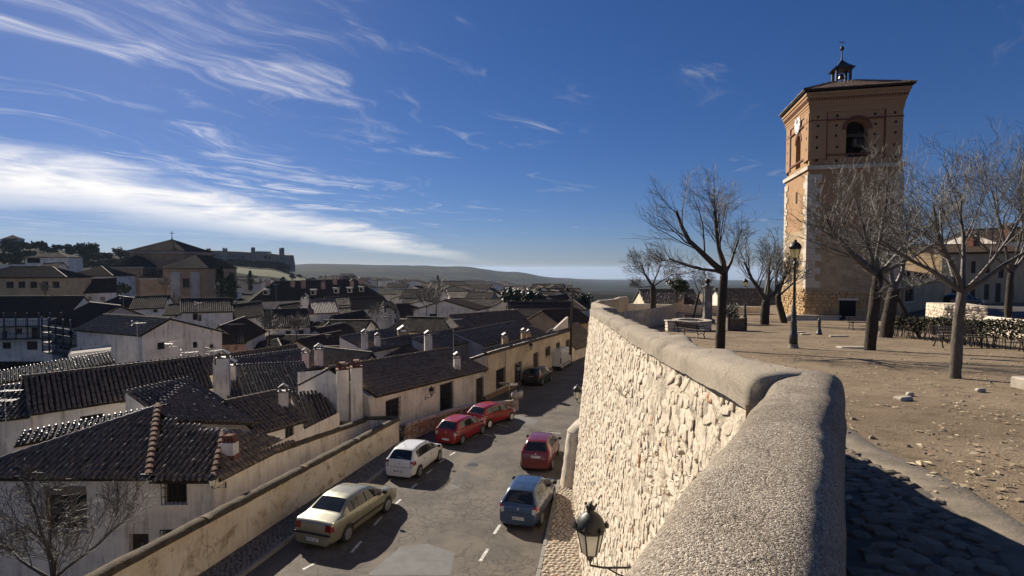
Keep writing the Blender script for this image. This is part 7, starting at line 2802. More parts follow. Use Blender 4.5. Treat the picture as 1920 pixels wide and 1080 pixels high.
def car(name, label, kind, mat, rr, heading, plate='', wheels=True, rails=False, scale=1.0, rim=None, trim=True, zf=None, extra=None):
    C_ = CARS[kind]
    L, wmax = C_['L'], C_['w']
    hx, hy = heading
    hl = math.hypot(hx, hy); hx /= hl; hy /= hl
    ang = math.atan2(hy, hx)
    wx0, wx1 = C_['wx']
    # locate: right rear wheel contact (local x = wx0 - L/2, y = -(wmax-.06))
    lx, ly = (wx0 - L / 2) * scale, -(wmax - .06) * scale
    cx = rr[0] - (lx * hx - ly * hy); cy = rr[1] - (lx * hy + ly * hx)
    zf = zf or road_z
    zr = zf(cy - hy * 1.2); zfz = zf(cy + hy * 1.2)
    pitch = -math.atan2(zfz - zr, 2.4)
    rt = root(name, label, 'car', (0, 0, 0))
    xs_k = [p[0] for p in C_['zt']]; zs_k = [p[1] for p in C_['zt']]
    xs = sorted(set(list(np.linspace(0, .7, 24)) + list(np.linspace(.7, L - .6, 46)) + list(np.linspace(L - .6, L, 14)) + list(C_['rw']) + list(C_['ws']) + list(C_['sg']) + [g + e for g in (C_['pil'][0] + .07, C_['pil'][1] + .07, C_['sg'][1] + .06) for e in (-.007, .007)]))
    def zt(x): return sum(np.interp(x + d, xs_k, zs_k) for d in (-.05, -.025, 0, .025, .05)) / 5 if .12 < x < L - .12 else float(np.interp(x, xs_k, zs_k))
    def zb(x): return float(np.interp(x, [p[0] for p in C_['zb']], [p[1] for p in C_['zb']]))
    def wd(x): return wmax * float(np.interp(x, [0, .04, .12, .3, .8, 1.6, L - 1.2, L - .5, L - .2, L - .06, L], [.80, .86, .91, .955, .985, 1, .995, .95, .88, .78, .66]))
    NB = []   # per-section control: list of (y,z)
    secs = []
    for x in xs:
        t = float(zt(x)); b = zb(x); w = wd(x)
        gh = max(0.0, min(1.0, (t - b - .02) / .42))
        rail_y = lerp(w * .86, w * .67, gh); rail_z = t - lerp(.02, .055, gh)
        belt_z = min(b, t - .035)
        belt_y = w * .955
        mid_z = min(.66, belt_z * .76); low_z = min(.42, belt_z * .5)
        ctrl = [(0, t), (rail_y * .62, t - .008), (rail_y, rail_z), (lerp(rail_y, belt_y, .5) + .01, lerp(rail_z, belt_z, .5)), (belt_y, belt_z), (w * .995, lerp(belt_z, mid_z, .45)), (w, mid_z), (w * .985, low_z), (w * .93, .24), (w * .85, .19), (0, .19)]
        pts = []
        sub = 3
        bands = []
        for k in range(len(ctrl) - 1):
            p0 = ctrl[max(k - 1, 0)]; p1 = ctrl[k]; p2 = ctrl[k + 1]; p3 = ctrl[min(k + 2, len(ctrl) - 1)]
            for s_ in range(sub):
                q = s_ / sub
                if k >= 8 or k == 0:
                    pts.append((lerp(p1[0], p2[0], q), lerp(p1[1], p2[1], q)))
                else:
                    f_ = lambda a, b_, c, d: .5 * ((2 * b_) + (-a + c) * q + (2 * a - 5 * b_ + 4 * c - d) * q * q + (-a + 3 * b_ - 3 * c + d) * q ** 3)
                    pts.append((f_(p0[0], p1[0], p2[0], p3[0]), f_(p0[1], p1[1], p2[1], p3[1])))
                bands.append(k)
        pts.append(ctrl[-1])
        secs.append((pts, bands, gh))
    M = len(secs[0][0])
    parts = {}
    def put(nm, quad):
        parts.setdefault(nm, []).append(quad)
    tx0, tx1, tz0, tz1 = C_['tail']
    for i in range(len(xs) - 1):
        xa, xb = xs[i], xs[i + 1]
        xm = (xa + xb) / 2
        pa, bands, ga = secs[i]; pb, _, gb = secs[i + 1]
        for sd in (-1, 1):
            for j in range(M - 1):
                q = [(xa - L / 2, sd * pa[j][0], pa[j][1]), (xb - L / 2, sd * pb[j][0], pb[j][1]), (xb - L / 2, sd * pb[j + 1][0], pb[j + 1][1]), (xa - L / 2, sd * pa[j + 1][0], pa[j + 1][1])]
                if sd > 0: q.reverse()
                zm = sum(p[1] for p in (pa[j], pb[j], pa[j + 1], pb[j + 1])) / 4; ym = sum(p[0] for p in (pa[j], pb[j], pa[j + 1], pb[j + 1])) / 4
                bd = bands[j]
                nm = 'body'
                top = bd in (0, 1)
                if any(abs(xm - g) < .006 for g in (C_['pil'][0] + .07, C_['pil'][1] + .07, C_['sg'][1] + .06)) and 4 <= bd <= 7 and zm > .33: nm = 'panel_gap'
                elif top and C_['rw'][0] <= xm <= C_['rw'][1] and ym < .90 * (pa[6][0]): nm = 'rear_window'
                elif top and C_['ws'][0] <= xm <= C_['ws'][1]: nm = 'windscreen'
                elif bd in (2, 3) and C_['sg'][0] <= xm <= C_['sg'][1] and (ga + gb) / 2 > .35 and j not in (6,) and j < 11:
                    if not any(abs(xm - p) < .045 for p in C_['pil']):
                        k_ = sum(xm > p for p in C_['pil'])
                        nm = ('side_window', sd, k_)
                    else: nm = 'pillar_trim'
                elif tx0 <= xm <= tx1 and tz0 <= zm <= tz1 and ym > wmax * (.68 if kind != 'saloon' else .55) and bd >= 1: nm = ('taillight', sd) if zm > tz0 + .30 * (tz1 - tz0) or kind == 'mpv' else ('reverse_lens', sd)
                elif xm > L - .55 and .56 < zm < .80 and ym > wmax * .5: nm = ('headlight', sd)
                elif bd >= 5 and ym > wmax * .7 and min(math.hypot(xm - wx0, zm - C_['wr']), math.hypot(xm - wx1, zm - C_['wr'])) < C_['wr'] + .055: nm = 'wheel_arch'  # flank faces coloured black in place of the shaded wheel well
                elif bd >= 8 or (trim and zm < .30): nm = 'underbody'
                put(nm, q)
    # end caps
    for i, sgn in ((0, 1), (len(xs) - 1, -1)):
        pts = secs[i][0]
        for sd in (-1, 1):
            x = xs[i] - L / 2
            poly = [(x, sd * p[0], p[1]) for p in pts]
            put('body', poly if sd * sgn > 0 else poly[::-1])
    mats_ = {'body': mat, 'rear_window': M_CGLASS, 'windscreen': M_CGLASS, 'side_window': M_CGLASS, 'pillar_trim': M_TRIM, 'taillight': M_TAIL, 'reverse_lens': M_CLEARL if kind == 'hatch' else M_TAIL, 'headlight': M_CLEARL, 'wheel_arch': M_TRIM, 'underbody': M_TRIM, 'panel_gap': M_TRIM}
    for nm, quads in parts.items():
        base = nm if isinstance(nm, str) else nm[0]
        bm = bmesh.new()
        cache = {}
        for q in quads:
            vs = []
            for p in q:
                key = (round(p[0], 4), round(p[1], 4), round(p[2], 4))
                if key not in cache: cache[key] = bm.verts.new(p)
                if cache[key] not in vs: vs.append(cache[key])
            if len(vs) >= 3:
                try: bm.faces.new(vs)
                except ValueError: pass
        bmesh.ops.recalc_face_normals(bm, faces=bm.faces)
        me = bpy.data.meshes.new(base)
        bm.to_mesh(me); bm.free()
        me.materials.append(mats_[base])
        me.polygons.foreach_set('use_smooth', [True] * len(me.polygons))
        obj(base, me, rt)
    # wheels
    for x_ in (wx0, wx1):
        for sd in (-1, 1):
            r = C_['wr']
            yc = sd * (wmax - .105)
            wl = MB().lathe([(r * .60, -.10), (r * .93, -.105), (r, -.07), (r, .07), (r * .93, .105), (r * .60, .10)], 22, (x_ - L / 2, yc, r), 'Y').build('wheel', M_TYRE, rt, True)
            rm = MB().lathe([(r * .66, -.02), (r * .66, .02), (r * .60, .02)], 20, (x_ - L / 2, yc + sd * .085, r), 'Y')
            rm.lathe([(r * .18, -.02), (r * .18, .025)], 10, (x_ - L / 2, yc + sd * .085, r), 'Y')
            for k in range(5):
                a = 2 * math.pi * k / 5 + .3
                rm.bar((x_ - L / 2, yc + sd * .095, r), (x_ - L / 2 + r * .62 * math.cos(a), yc + sd * .092, r + r * .62 * math.sin(a)), .035, r * .22, up=(0, 1, 0))
            rm.build('rim', rim or M_RIM, wl)
    # mirrors
    xm_ = C_['ws'][1] - .18 - L / 2
    zmr = zb(C_['ws'][1]) + .10
    for sd in (-1, 1):
        MB().cbox((xm_, sd * (wmax + .07), zmr), (.12, .20, .15), .045).build('mirror', M_TRIM if kind == 'saloon' or mat is not M_BLUEC else M_TRIM, rt, False)
    # plate
    if plate is not None:
        zp = {'hatch': .44, 'saloon': .36, 'mpv': .78, 'suv': .9}[kind] if extra is None else extra
        xr_ = -L / 2 + float(np.interp(zp, [.5, .66, .93, 1.0], [0, .03, .07, .1])) - .012
        pl = MB().box((xr_, 0, zp), (.012, .52, .115)).build('number_plate', M_PLATE, rt)
        MB().box((xr_ - .002, .235, zp), (.012, .045, .11)).build('country_band', M_BLUEC, pl)
        if plate:
            text_mb(plate, .105, (xr_ - .008, -.02, zp), (0, -1, 0), (0, 0, 1), .001).build('plate_text', M_BLACKP, pl)
    # door handles, sill strip, rear seams
    for sd in (-1, 1):
        for xh in (C_['pil'][0] + .12, C_['pil'][1] + .12):
            MB().cbox((xh - L / 2, sd * (wmax * .99), zb(xh) - .12), (.17, .03, .03), .008).build('door_handle', M_TRIM if mat is not M_GOLDC else mat, rt)
    if kind == 'saloon':
        for sd in (-1, 1):
            MB().box((2.1 - L / 2, sd * (wmax * .998), .52), (2.0, .02, .07)).build('side_strip', M_TRIM, rt)
        MB().box((-L / 2 - .004, 0, .55), (.02, 1.45, .07)).build('bumper_strip', M_TRIM, rt)
        MB().box((-L / 2 + .05, 0, .70), (.02, .09, .07)).build('badge', M_TRIM, rt)
    else:
        MB().box((.03 - L / 2, 0, .655), (.02, 1.30, .012)).build('tailgate_gap', M_TRIM, rt)
        MB().tube([(.75 - L / 2, 0, zt(.75)), (.62 - L / 2, 0, zt(.62) + .22)], .008, 5).build('aerial', M_TRIM, rt)
        MB().cbox((.055 - L / 2, 0, .80 if kind != 'mpv' else .93), (.02, .09, .10), .008).build('badge', M_RIM, rt)
        if C_['zt'][2]:
            MB().bar((.14 - L / 2, -.25, zt(.14) + .012), (.20 - L / 2, .18, zt(.2) + .015), .018).build('rear_wiper', M_TRIM, rt)
    if rails:
        for sd in (-1, 1):
            MB().tube([(x_ - L / 2, sd * wmax * .66, zt(x_) + .0) for x_ in np.linspace(.75, 2.3, 8)], .018, 6).build('roof_rail', M_TRIM, rt)
    Rm = Matrix.Rotation(ang, 4, 'Z') @ Matrix.Rotation(pitch, 4, 'Y')
    rt.matrix_basis = Matrix.Translation((cx, cy, zf(cy))) @ Rm @ Matrix.Scale(scale, 4)
    return rt


car('parked_car', 'champagne gold saloon parked beside the graffiti wall, nearest car', 'saloon', M_GOLDC, (-6.22, 19.75), (.313, .95), '2265 CJH', scale=1.08)
car('parked_car', 'white hatchback with black roof lines parked between the gold saloon and red cars', 'hatch', M_WHITEC, (-4.70, 26.6), (.262, .965), '6067 LJB', rails=True)
car('parked_car', 'bright red hatchback directly ahead of the white hatchback', 'hatch', M_REDC, (-3.05, 32.2), (.42, .90), '', extra=.40)
car('parked_car', 'bright red compact with white wheels, front of the row by the low stone wall', 'hatch', M_REDC, (-1.55, 36.0), (.58, .815), None, rim=M_WHITEP)
car('parked_car', 'blue hatchback parked at the cobbled pavement under the big wall', 'hatch', M_BLUEC, (1.16, 21.15), (.27, .96), '2868 GXV', extra=.46)
car('parked_car', 'dark red tall hatchback next to the round buttress', 'mpv', M_DREDC, (2.10, 27.75), (.21, .98), '8068 FTZ')
car('parked_car', 'black estate car in the shade in front of the white van', 'suv', M_BLACKC, (2.95, 51.8), (.36, .93), '4820 DKM', rails=True)
car('parked_car', 'dark car on the upper street at the far right behind the rubble wall', 'hatch', M_BLACKC, (46.0, 55.0), (1, .12), '', zf=lambda y: plaza_z(47, 55) + .03)


def van():
    L, w, h = 5.3, 1.0, 2.45
    rt = root('panel_van', 'white high roofed panel van parked against the cream house', 'van', (0, 0, 0))
    prof = [(0, .35), (0, 2.2), (.06, 2.38), (.25, 2.45), (3.6, 2.45), (3.95, 2.35), (4.5, 1.45), (5.1, 1.15), (5.28, .85), (5.3, .4)]
    rows = []
    for sgn in (-1, 1): pass
    def sec(y, ins):
        return [(x - L / 2 + (0 if x > .1 else ins * .3), y, lerp(z, z - ins, 1 if z > 2.2 else 0)) for x, z in prof]
    ys = [(-w, .10), (-w * .94, .03), (-w * .8, 0), (0, -.02), (w * .8, 0), (w * .94, .03), (w, .10)]
    m = MB().grid([sec(y, i) for y, i in ys])
    n = len(prof)
    m.f.append(tuple(range(n))); m.f.append(tuple(range(len(m.v) - 1, len(m.v) - n - 1, -1)))
    m.build('body', M_WHITEC, rt)
    MB().box((.05, 0, .32), (L - .2, 2 * w - .06, .3)).build('underbody', M_TRIM, rt)
    for sd in (-1, 1):
        MB().add([(1.15, sd * 1.004, 1.45), (2.1, sd * 1.004, 1.38), (1.55, sd * 1.004, 2.05), (1.2, sd * 1.004, 2.1)], [(0, 1, 2, 3)]).build('side_window', M_CGLASS, rt)
        MB().box((-.2, sd * 1.006, .68), (3.4, .012, .1)).build('side_strip', M_TRIM, rt)
        MB().box((-L / 2 - .005, sd * .92, 1.15), (.04, .12, .6)).build('taillight', M_TAIL, rt)
        MB().cbox((1.75, sd * 1.16, 1.5), (.14, .18, .32), .04).build('mirror', M_TRIM, rt)
        for x in (-1.65, 1.75):
            wl = MB().lathe([(.2, -.1), (.31, -.11), (.34, -.07), (.34, .07), (.31, .11), (.2, .1)], 20, (x, sd * .9, .34), 'Y').build('wheel', M_TYRE, rt, True)
            MB().lathe([(.2, -.02), (.2, .02), (.08, .035)], 14, (x, sd * .985, .34), 'Y').build('rim', M_RIM, wl)
    MB().box((-L / 2 - .004, 0, 1.25), (.01, .02, 1.7)).build('door_seam', M_TRIM, rt)
    MB().box((-L / 2 - .03, 0, .42), (.1, 1.9, .18)).build('rear_bumper', M_TRIM, rt)
    MB().box((-L / 2 - .01, .35, .85), (.02, .5, .12)).build('number_plate', M_PLATE, rt)
    ang = math.atan2(.957, .32)
    c = Vector((5.95, 61.8, 0)) + Vector((math.cos(ang), math.sin(ang), 0)) * 1.65 - Vector((math.sin(ang), -math.cos(ang), 0)) * .95
    rt.matrix_basis = Matrix.Translation((c.x, c.y, road_z(c.y))) @ Matrix.Rotation(ang, 4, 'Z') @ Matrix.Rotation(.036, 4, 'Y')


van()

# ------------------------------------------------------------------ lanterns
def lantern_parts(rt, c, s=1.0, glass=None, iron=None, crown=False, n=6):
    """hanging street lantern; c is the bottom tip"""
    iron = iron or M_IRON; glass = glass or M_LGLASS2
    c = Vector(c)
    MB().lathe([(.03 * s, 0), (.05 * s, .05 * s), (.09 * s, .10 * s), (.135 * s, .14 * s)], n, c).build('lantern_foot', iron, rt)
    MB().lathe([(.13 * s, .14 * s), (.205 * s, .50 * s)], n, c).build('lantern_glass', glass, rt)
    m = MB()
    for k in range(n):
        a = 2 * math.pi * k / n
        m.bar(c + Vector((.135 * s * math.cos(a), .135 * s * math.sin(a), .14 * s)), c + Vector((.212 * s * math.cos(a), .212 * s * math.sin(a), .50 * s)), .018 * s)
    m.lathe([(.22 * s, .485 * s), (.235 * s, .50 * s), (.235 * s, .535 * s), (.20 * s, .54 * s)], n, c)
    m.build('lantern_frame', iron, rt)
    MB().lathe([(.235 * s, .535 * s), (.225 * s, .60 * s), (.19 * s, .68 * s), (.13 * s, .745 * s), (.075 * s, .775 * s), (.05 * s, .80 * s), (.07 * s, .83 * s), (.03 * s, .87 * s)], 16, c).build('lantern_hood', iron, rt, True)
    if crown:
        m = MB()
        for k in range(n):
            a = 2 * math.pi * (k + .0) / n
            p = c + Vector((.245 * s * math.cos(a), .245 * s * math.sin(a), .53 * s))
            o_ = Vector((math.cos(a), math.sin(a), 0))
            m.lathe([(.03 * s, 0), (.045 * s, .03 * s), (.02 * s, .075 * s), (.005 * s, .11 * s)], 6, p)
            m.box(p + o_ * .02 * s + Vector((0, 0, .04 * s)), (.03 * s, .07 * s, .05 * s), a)
        for k in range(5):
            a = 2 * math.pi * k / 5
            p = c + Vector((.05 * s * math.cos(a), .05 * s * math.sin(a), .83 * s))
            m.bar(p, p + Vector((.045 * s * math.cos(a), .045 * s * math.sin(a), .085 * s)), .028 * s)
        m.lathe([(.03 * s, .84 * s), (.05 * s, .87 * s), (.02 * s, .92 * s)], 8, c)
        m.build('lantern_crown', iron, rt)


def wall_lantern(label, p, wallp, s=1.0, crown=False, glass=None):
    rt = root('wall_lantern', label, 'lantern', p)
    lantern_parts(rt, p, s, glass, None, crown)
    p = Vector(p); wallp = Vector(wallp)
    m = MB()
    m.tube([p + Vector((0, 0, .02)), p + Vector((0, 0, -.07 * s)), p.lerp(wallp, .3) + Vector((0, 0, -.11 * s)), wallp + Vector((0, 0, -.11 * s))], .017 * s, 6)
    m.tube([p.lerp(wallp, .35) + Vector((0, 0, -.11 * s)), p.lerp(wallp, .6) + Vector((0, 0, -.22 * s)), wallp + Vector((0, 0, -.32 * s))], .013 * s, 6)
    m.box(wallp + Vector((0, 0, -.2 * s)), (.03, .05, .34 * s))
    m.build('bracket', M_IRON, rt)
    return rt


c = P(1107, 1052, 8.2)
wl_ = Vector((xwall_top(c.y) - .18, c.y + .1, c.z - .05))
wall_lantern('large black crowned lantern on a bracket high on the big stone wall, bottom centre', c, wl_, 1.0, True)
c = P(1082, 751, 27.0)
wall_lantern('small lantern with shiny hood at the far edge of the big stone wall', c, Vector((xwall_top(c.y) - .35, c.y, c.z)), .95)
c = P(398, 915, 19.7)
wall_lantern('dark lantern on the corner of the white hipped roof house', c, c + Vector((.12, .72, -.05)), .66)
rt, a, b, A0, d0, n0 = HB
s_, y_ = ray_s(a, b, 796)
q = A0 + d0 * s_
z_ = P(796, 742, y_).z
wall_lantern('lantern on the white cottage above the wall plaque', (q.x + n0.x * .55, q.y + n0.y * .55, z_), (q.x, q.y, z_), .85)
rt, a, b, A0, d0, n0 = HC
s_, y_ = ray_s(a, b, 986)
q = A0 + d0 * s_
z_ = P(986, 655, y_).z
wall_lantern('small lantern high on the cream house front', (q.x + n0.x * .55, q.y + n0.y * .55, z_), (q.x, q.y, z_), .85)


def lamp_post(label, base, h, s=1.0):
    rt = root('lamp_post', label, 'street lamp', base, 'lamp posts on the plaza')
    b = Vector(base)
    MB().lathe([(.20, 0), (.20, .10), (.17, .13), (.165, .22)], 12, b + Vector((0, 0, -.05))).build('stone_foot', M_CONC, rt)
    MB().lathe([(.155, .15), (.15, .55), (.125, .60), (.12, .85), (.10, .95), (.115, 1.0), (.115, 1.05), (.085, 1.12), (.10, 1.28), (.085, 1.40), (.07, 1.5), (.055, 1.7), (.045, h - 1.0), (.065, h - .98), (.065, h - .93), (.04, h - .9), (.035, h - .80)], 12, b).build('column', M_GREENIRON, rt, True)
    m = MB()
    for k in range(4):
        a = math.pi / 4 + math.pi * k / 2
        m.tube([b + Vector((0, 0, h - .86)), b + Vector((.12 * math.cos(a), .12 * math.sin(a), h - .82)), b + Vector((.14 * math.cos(a), .14 * math.sin(a), h - .72))], .012, 5)
    m.build('cradle', M_IRON, rt)
    lantern_parts(rt, b + Vector((0, 0, h - .86)), .98 * s, M_LGLASS, M_IRON, False)
    return rt


lamp_post('tall green iron lamp post with lit cream glass, nearest on the plaza', plaza_pt(1490, 654), 4.25)
lamp_post('smaller looking distant lamp post behind the timber planter', plaza_pt(1398, 601), 3.9)


# ------------------------------------------------------------------ benches
def bench(label, base, rz, L=1.7, seat=None):
    rt = root('park_bench', label, 'bench', (0, 0, 0), 'benches on the plaza')
    seat = seat or M_WOODD
    for k in range(5):
        MB().cbox((0, -.20 + k * .105, .44 + .012 * abs(k - 2)), (L, .085, .035), .01).build('seat_slat', seat, rt)
    for k in range(3):
        MB().cbox((0, .31 + k * .035, .56 + k * .115), (L, .03, .09), .01, ax=((1, 0, 0), (0, 1, -.25), (0, .25, 1))).build('back_slat', seat, rt)
    for sx in (-1, 1):
        m = MB()
        x = sx * (L / 2 - .18)
        m.tube([(x, -.27, 0), (x, -.20, .18), (x, -.24, .40)], [.03, .024, .028], 6)
        m.tube([(x, .34, 0), (x, .22, .20), (x, .27, .42), (x, .38, .86)], [.03, .024, .024, .018], 6)
        m.bar((x, -.26, .415), (x, .29, .415), .05, .03)
        m.tube([(x, -.2, .2), (x, .0, .30), (x, .22, .22)], .016, 5)
        m.tube([(x, -.24, .42), (x, -.25, .60), (x, -.05, .64), (x, .30, .62)], .018, 6)
        m.build('iron_side', M_IRON, rt)
    rt.matrix_basis = Matrix.Translation(base) @ Matrix.Rotation(rz, 4, 'Z')
    return rt


bench('dark bench seen from behind next to the near tree on the plaza', plaza_pt(1297, 633), R(118))
bench('dark bench beside the far left bare tree', plaza_pt(1226, 603) + Vector((0, -.5, 0)), R(172))
bench('long pale timber bench in front of the hedge at right', plaza_pt(1800, 652), R(-8), 1.75, M_WOODP)
bench('bench half hidden behind the wide tree near the tower door', plaza_pt(1622, 618) + Vector((0, .3, 0)), R(-6), 1.6, M_WOODP)


# ------------------------------------------------------------------ stone rings, pillar, planter, bollard
def stone_ring(label, c, r, h, courses, seed):
    rt = root('stone_planter', label, 'planter', c, 'round stone planters')
    rs_ = random.Random(seed)
    c = Vector(c)
    MB().lathe([(r - .05, -.1), (r - .05, h - .1), (r - .3, h - .1), (r - .3, -.1)], 28, c).build('ring_core', M_MORTAR, rt)
    for k in range(courses):
        n = int(2 * math.pi * r / .34)
        for i in range(n):
            a = 2 * math.pi * (i + .5 * (k % 2)) / n
            hh = (h - .1) / courses
            p = c + Vector((math.cos(a) * (r - .03), math.sin(a) * (r - .03), hh * (k + .5)))
            MB().cbox(p, (.14, 2 * math.pi * r / n - .025, hh - .025), .03, a).build('stone', M_STONE, rt)
    n = int(2 * math.pi * r / .5)
    for i in range(n):
        a = 2 * math.pi * i / n
        MB().cbox(c + Vector((math.cos(a) * (r - .14), math.sin(a) * (r - .14), h - .05)), (.42, 2 * math.pi * r / n - .02, .10), .025, a).build('cap_stone', M_PALE, rt)
    MB().lathe([(r - .3, h - .18), (0.01, h - .14)], 24, c).build('soil', M_DIRT, rt)
    return rt


stone_ring('round low stone planter further back on the plaza', plaza_pt(1267, 597) + Vector((0, .6, 0)), 1.05, .55, 2, 1)
stone_ring('round stone planter behind the near bench', plaza_pt(1306, 621) + Vector((0, .8, 0)), 1.18, .66, 3, 2)
p = plaza_pt(1264, 622)
o = root('stone_block', 'squat cubic stone block joined to the near round planter', 'block', p)
for k in range(3):
    for i in range(2):
        MB().cbox(p + Vector((-.22 + .44 * i, .1, .11 + .2 * k)), (.42, .6, .19), .03).build('stone', M_STONE, o)
MB().cbox(p + Vector((0, .1, .66)), (.98, .72, .10), .03).build('cap_stone', M_PALE, o)
# memorial pillar
p = plaza_pt(1327, 606)
o = root('memorial_pillar', 'slender pale stone pillar with small finial among the plaza trees', 'pillar', p)
MB().cbox(p + Vector((0, 0, .16)), (1.0, 1.0, .36), .04).build('plinth', M_CONC, o)
MB().cbox(p + Vector((0, 0, 1.65)), (.62, .62, 2.65), .03).build('shaft', M_CONC, o)
MB().cbox(p + Vector((0, 0, 3.02)), (.82, .82, .14), .03).build('capital', M_CONC, o)
MB().lathe([(.24, 0), (.2, .08), (.1, .14), (.13, .25), (.24, .38), (.2, .55), (.06, .62)], 12, p + Vector((0, 0, 3.08))).build('finial', M_IRON, o, True)
MB().box(p + Vector((0, -.315, 1.6)), (.34, .02, .5)).build('plaque', M_GREYW, o)
# timber planter with shrub
p = plaza_pt(1383, 621) + Vector((0, .5, 0))
o = root('timber_planter', 'square timber planter box with a sparse evergreen shrub', 'planter', p)
for k in range(5):
    for (dx, dy, w_, d_) in ((0, -.56, 1.2, .05), (0, .56, 1.2, .05), (-.57, 0, .05, 1.06), (.57, 0, .05, 1.06)):
        MB().cbox(p + Vector((dx, dy, .12 + .155 * k)), (w_, d_, .145), .012).build('board', M_WOODM, o)
for sx in (-1, 1):
    for sy in (-1, 1):
        MB().box(p + Vector((sx * .55, sy * .54, .42)), (.12, .12, .9)).build('corner_post', M_WOODD, o)
MB().box(p + Vector((0, 0, .72)), (1.06, 1.04, .06)).build('soil', M_DIRT, o)
cen = [(p + Vector((random.uniform(-.45, .45), random.uniform(-.4, .4), .95 + random.uniform(0, .55))), .3) for _ in range(9)]
V, F = leaf_cloud(clumpy(cen, 1.0), 900, .10, 9)
obj('shrub_foliage', mesh_np('shrub_foliage', V, F, M_LEAF_O), o)
# iron bollard
p = plaza_pt(1538, 628)
o = root('iron_bollard', 'short dark cast iron bollard right of the nearest lamp post', 'bollard', p)
MB().lathe([(.17, -.05), (.17, .1), (.13, .14), (.12, .28), (.085, .34), (.075, .68), (.10, .70), (.10, .74), (.07, .78), (.09, .84), (.05, .92), (.01, .95)], 12, p).build('post', M_GREENIRON, o, True)
# flat pale kerb stones lying in the dirt
for i, (u, v, w_, d_, rz) in enumerate(((1500, 624, .9, .35, .2), (1512, 628, .6, .3, -.1), (1575, 632, 1.3, .25, .1), (1602, 654, 1.4, .5, .0), (1700, 752, .35, .2, .3), (1712, 744, .15, .12, 0), (1845, 737, .22, .12, .1))):
    p = plaza_pt(u, v)
    tag(MB().cbox(p + Vector((0, 0, .03)), (w_ * .8, d_ * .8, .08), .025, rz).build('flat_stone', M_PALE),
        ['pale slab in the dirt just right of the nearest lamp post', 'small pale slab behind the lamp post foot', 'long narrow slab in front of the bollard', 'thin slab at the foot of the wide tree',
         'flat pale stone in the open dirt at right', 'small bright pebble beside the flat pale stone', 'white stone near the right tree'][i], 'stone', 'flat stones in the plaza dirt')
p = plaza_pt(1481, 602)
tag(MB().lathe([(.02, -.1), (.3, 0), (.42, .2), (.36, .42), (.18, .55), (.02, .58)], 10, p).build('boulder', M_PALE, None, True), 'pale rounded boulder between tower corner and leaning trunk', 'boulder')

# hedge at the right
o = root('hedge', 'ragged brown green clipped hedge along the right side of the plaza', 'hedge', plaza_pt(1800, 640) + Vector((1, .8, 0)))
h0_ = plaza_pt(1692, 632) + Vector((0, .6, 0)); h1_ = plaza_pt(1950, 664) + Vector((.4, .4, 0))
rs = random.Random(91)
stems = MB()
Lh = (h1_ - h0_).length
for i in range(150):
    q = h0_.lerp(h1_, rs.random()) + Vector((rs.uniform(-.3, .3), rs.uniform(-.3, .3), 0))
    q.z = plaza_z(q.x, q.y) - .05
    t_ = q + Vector((rs.uniform(-.25, .25), rs.uniform(-.2, .2), rs.uniform(.6, 1.0)))
    stems.tube([q, q.lerp(t_, .5) + Vector((rs.uniform(-.05, .05), 0, 0)), t_], [.018, .014, .008], 4, False)
stems.build('stems', M_TWIG_D, o)


def hedge_pt(rs_):
    t_ = rs_.random()
    q = h0_.lerp(h1_, t_) + Vector((rs_.gauss(0, .16), rs_.gauss(0, .22), 0))
    q.z = plaza_z(q.x, q.y) + .35 + .75 * rs_.random() ** .6 * (1 + .12 * nz3(q.x, q.y, 0, 1.2))
    return q


V, F = leaf_cloud(hedge_pt, 7500, .085, 92)
obj('foliage', mesh_np('foliage', V, F, M_HEDGE), o)

# ------------------------------------------------------------------ street level things
p = Vector((7.35, 66.5, road_z(66.5)))
o = root('utility_pole', 'tall dark timber utility pole at the end of the cream house', 'pole', p)
MB().tube([p - Vector((0, 0, .3)), p + Vector((.05, 0, 4.5)), p + Vector((.22, 0, 9.3))], [.17, .15, .11], 10).build('pole_shaft', M_WOODD, o)
MB().box(p + Vector((.2, 0, 8.6)), (.9, .1, .1)).build('crossarm', M_WOODD, o)
for k in (-.35, 0, .35):
    MB().lathe([(.03, 0), (.05, .06), (.03, .12)], 8, p + Vector((.2 + k, 0, 8.66))).build('insulator', M_CONC, o)
p = road_pt(955, 768)
o = root('sign_post', 'thin post with two small direction boards by the low wall end', 'sign', p)
MB().tube([p, p + Vector((0, 0, 2.15))], .035, 8).build('post', M_GREYM, o)
MB().box(p + Vector((-.42, 0, 2.0)), (.8, .04, .16)).build('sign_board', M_WOODP, o)
MB().box(p + Vector((.35, .02, 1.9)), (.65, .04, .15), .4).build('sign_board', M_WHITEP, o)
p = road_pt(972, 748) + Vector((0, 0, 0))
o = root('street_lamp', 'green lamp post in a white round tub before the cream house', 'street lamp', p)
MB().lathe([(.38, 0), (.42, .3), (.40, .62), (.34, .62), (.32, .5)], 16, p).build('tub', M_WHITE2, o, True)
MB().lathe([(.09, .5), (.07, 1.0), (.05, 2.2), (.06, 2.25), (.04, 2.3)], 10, p).build('column', M_GREENIRON, o, True)
lantern_parts(o, p + Vector((0, 0, 2.3)), .85, M_LGLASS2)
p = Vector((.25, 41.3, road_z(41.3)))
o = root('wall_end_pier', 'short pale pier topped by a stone ball at the low wall end', 'pier', p)
MB().cbox(p + Vector((0, 0, .42)), (.52, .52, .9), .05).build('pier', M_PALE, o)
MB().lathe([(.14, 0), (.28, .14), (.33, .32), (.28, .5), (.14, .62), (.01, .65)], 14, p + Vector((0, 0, .86))).build('ball', M_PALE, o, True)
